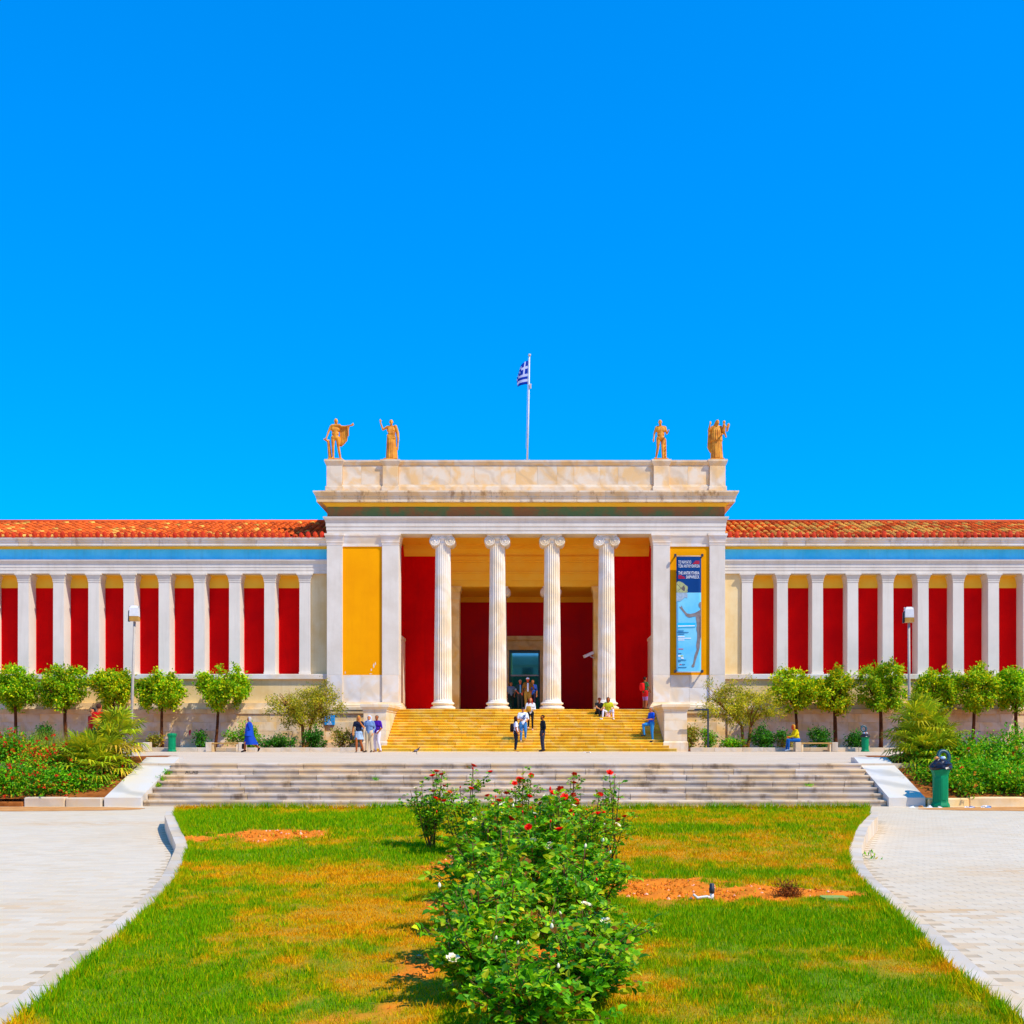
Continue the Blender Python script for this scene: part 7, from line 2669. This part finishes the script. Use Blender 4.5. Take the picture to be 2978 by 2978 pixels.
for idx, A in ACC:
    F_ = FIG[idx]
    o, J = PEOPLE[idx], F_['J']
    hd = J['head']
    fw = V3(F_['cloth'].get('look', (0, -1, 0))).normalized()
    sd = fw.cross(Vector((0, 0, 1))).normalized()
    hc_, kind = A['hair']
    mb = MB(); mb.smooth = True
    if kind in ('short', 'cap_hair', 'bob', 'long', 'verylong', 'scarf'):
        c = hd - fw * .018 + Vector((0, 0, .036))
        v0 = len(mb.v)
        mb.ball(c, (.088, .096, .092), 14, 9)
        # open the face: push front-lower vertices back
        for q in range(v0, len(mb.v)):
            p = Vector(mb.v[q]); d = p - c
            if d.dot(fw) > .02 and d.z < .035:
                p = p - fw * (d.dot(fw) + .01) * .9
                mb.v[q] = tuple(p)
        if kind in ('bob', 'scarf'):
            for s in (-1, 1):
                mb.capsule(hd + sd * s * .062 - fw * .03 + Vector((0, 0, .03)), hd + sd * s * .066 - fw * .03 - Vector((0, 0, .09)), .045, .035)
            mb.capsule(hd - fw * .06 + Vector((0, 0, .02)), hd - fw * .05 - Vector((0, 0, .10)), .06, .05)
        if kind == 'scarf':
            mb.capsule(hd - Vector((.05, 0, .15)) - fw * .0, hd + Vector((.05, 0, -.15)), .06, .06)
            mb.capsule(hd + sd * .06 - Vector((0, 0, .15)), hd + sd * .12 - Vector((0, 0, .42)), .06, .04)
        if kind in ('long', 'verylong'):
            ln = .26 if kind == 'long' else .46
            if kind == 'verylong':
                for s in (-1, 1):
                    mb.capsule(hd + sd * s * .082 + Vector((0, 0, .03)), hd + sd * s * .10 + fw * .05 - Vector((0, 0, .36)), .032, .03)
            for s in (-1, -.35, .35, 1):
                mb.capsule(hd + sd * s * .058 - fw * .05 + Vector((0, 0, .01)), hd + sd * s * .085 - fw * (.085 if abs(s) < .9 else .045) - Vector((0, 0, ln * (1 if abs(s) < .9 else .85))), .045, .028)
    else:
        c = hd + Vector((0, 0, .055)) - fw * .008
        mb.ball(c, (.092, .10, .07), 14, 7)
        # peak
        mb.capsule(hd + fw * .085 + sd * .045 + Vector((0, 0, .045)), hd + fw * .085 - sd * .045 + Vector((0, 0, .045)), .016, .016)
        mb.capsule(hd + fw * .125 + sd * .03 + Vector((0, 0, .036)), hd + fw * .125 - sd * .03 + Vector((0, 0, .036)), .012, .012)
    child(o, 'cap' if kind in ('cap', 'capdark') else ('head_scarf' if kind == 'scarf' else 'hair'), mb, cm(hc_))
    if kind in ('capdark', 'cap'):
        mb = MB(); mb.smooth = True
        mb.capsule(hd - fw * .05 - Vector((0, 0, .01)), hd - fw * .045 - Vector((0, 0, .05)), .05, .042)
        child(o, 'hair', mb, cm('#5a4030'))
    # eyes and mouth
    for s in (-1, 1):
        mb = MB(); mb.smooth = True
        mb.ball(hd + fw * .084 + sd * s * .031 + Vector((0, 0, .012)), (.010, .010, .006), 7, 5)
        child(o, 'eye', mb, cm('#201410'))
    mb = MB(); mb.smooth = True
    mb.ball(hd + fw * .083 - Vector((0, 0, .052)), (.020, .010, .006), 8, 5)
    child(o, 'mouth', mb, cm('#8a3020'))
    if A.get('glasses'):
        mb = MB(); mb.smooth = True
        for s in (-1, 1):
            mb.ball(hd + fw * .09 + sd * s * .033 + Vector((0, 0, .012)), (.028, .012, .018), 8, 5)
        child(o, 'sunglasses', mb, cm('#0c0c10'))
    if A.get('beard'):
        mb = MB(); mb.smooth = True
        mb.capsule(hd + fw * .05 + sd * .03 - Vector((0, 0, .07)), hd + fw * .05 - sd * .03 - Vector((0, 0, .07)), .042, .042)
        child(o, 'beard', mb, cm(A['beard']))
    if 'skirt' in A:
        hc2, z1, z0, r1, r0, dp = A['skirt']
        mb = MB(); mb.smooth = True
        n = 7
        revolve(mb, [(0, dp * .0 + .02 * k, z1 + (z0 - z1) * k / n, r1 + (r0 - r1) * (k / n) ** 1.2, (r1 * .8) + (r0 * .95 - r1 * .8) * (k / n) ** 1.2) for k in range(n + 1)], 22)
        child(o, 'skirt', mb, cm(hc2))
    if 'jacket' in A:
        hc2, z1, z0, r1, r0 = A['jacket']
        mb = MB(); mb.smooth = True
        n = 6
        revolve(mb, [(0, .0, z1 + (z0 - z1) * k / n, (.12 if k == 0 else r1 + .03 + (r0 - r1) * (k / n)), (.10 if k == 0 else r1 * .82 + (r0 * .85 - r1 * .8) * (k / n))) for k in range(n + 1)], 20)
        child(o, 'jacket', mb, cm(hc2))
        mb = MB(); mb.smooth = True
        mb.capsule((.03, -.125, 1.40), (.01, -.185, 1.08), .028, .02)
        child(o, 'blouse', mb, cm('#c86ac0'))
    if 'shirt' in A:
        mb = MB(); mb.smooth = True
        mb.capsule((0, -.105, 1.40), (0, -.122, 1.02), .045, .05)
        child(o, 'shirt_front', mb, cm(A['shirt']))
    if 'chest_print' in A:
        mb = MB()
        for k, (xx, zz, w, h_) in enumerate(((-.07, 1.12, .025, .12), (-.03, 1.12, .05, .025), (.02, 1.12, .02, .12), (.06, 1.16, .04, .06), (0, 1.30, .12, .05))):
            mb.box(xx, xx + w, -.148, -.12, zz, zz + h_)
        child(o, 'shirt_print', mb, cm(A['chest_print']))


# things carried
def carried(idx, name, fn, mat, label, cat):
    o = PEOPLE[idx]
    mb = MB(); mb.smooth = True
    fn(mb, FIG[idx]['J'])
    me = mb.mesh(name, mat)
    c = bpy.data.objects.new(name, me)
    col.objects.link(c)
    c.location, c.rotation_euler, c.scale = o.location, o.rotation_euler, o.scale
    return tag(c, label, cat)


def bag_fn(p, w, d, h, strap=None):
    def fn(mb, J):
        x, y, z = p
        v, f = [], []
        n = 12
        for k, (t, s) in enumerate(((0, .8), (.08, 1.0), (.5, 1.04), (.9, .92), (1, .6))):
            for i in range(n):
                a = 2 * pi * i / n
                ex = abs(cos(a)) ** .5 * (1 if cos(a) > 0 else -1)
                ey = abs(sin(a)) ** .5 * (1 if sin(a) > 0 else -1)
                v.append((x + w * s * ex, y + d * s * ey, z + h * t))
        for k in range(4):
            for i in range(n):
                j = (i + 1) % n
                f.append((k * n + i, k * n + j, k * n + n + j, k * n + n + i))
        f += [tuple(range(n - 1, -1, -1)), tuple(range(4 * n, 5 * n))]
        mb.add(v, f)
        if strap:
            for s in strap:
                mb.tube(s, .012, 5)
    return fn


carried(0, 'handbag', bag_fn((-.22, -.34, .16), .13, .07, .26, [[(-.32, -.34, .40), (-.22, -.22, .93), (-.12, -.34, .40)]]), cm('#3a2a20'), 'brown handbag hanging from the hand of the woman in the blue suit', 'handbag')
carried(1, 'shoulder_bag', bag_fn((-.33, -.02, .60), .06, .12, .30, [[(-.33, -.08, .88), (-.22, -.02, 1.44), (-.33, .06, .88)]]), cm('#20242e'), 'dark shoulder bag at the hip of the blonde woman', 'handbag')
carried(4, 'backpack', bag_fn((0, .20, .98), .13, .075, .40, [[(.1, .14, 1.3), (.13, 0, 1.48), (.12, -.13, 1.2), (.12, .12, 1.0)], [(-.1, .14, 1.3), (-.13, 0, 1.48), (-.12, -.13, 1.2), (-.12, .12, 1.0)]]), cm('#1c1218'), 'dark backpack on the woman with long hair and white tee', 'backpack')
carried(7, 'tote_bag', bag_fn((-.08, -.24, 1.0), .13, .08, .30), cm('#b8862a'), 'ochre bag hugged by the red haired woman', 'handbag')
carried(13, 'striped_bag', bag_fn((0, -.42, -.25), .13, .07, .30, [[(-.08, -.42, .04), (0, -.40, .14), (.08, -.42, .04)]]), M_plain('orange_white_bag', '#d8461a', '#f0e0d0', 14, .6), 'orange and white bag between the knees of the person in yellow green', 'handbag')
carried(14, 'red_backpack', bag_fn((0, .20, 1.0), .15, .09, .42, [[(.1, .14, 1.36), (.13, 0, 1.50), (.12, -.13, 1.2)], [(-.1, .14, 1.36), (-.13, 0, 1.50), (-.12, -.13, 1.2)]]), cm('#e01818'), 'red backpack on the man in shorts at the porch end', 'backpack')
carried(6, 'camera_strap', lambda mb, J: mb.tube([(.16, -.02, 1.47), (.06, -.15, 1.30), (-.12, -.17, 1.08), (-.17, 0, 1.02)], .014, 5), cm('#14141a'), 'dark shoulder strap across the man in the white printed tee', 'strap')
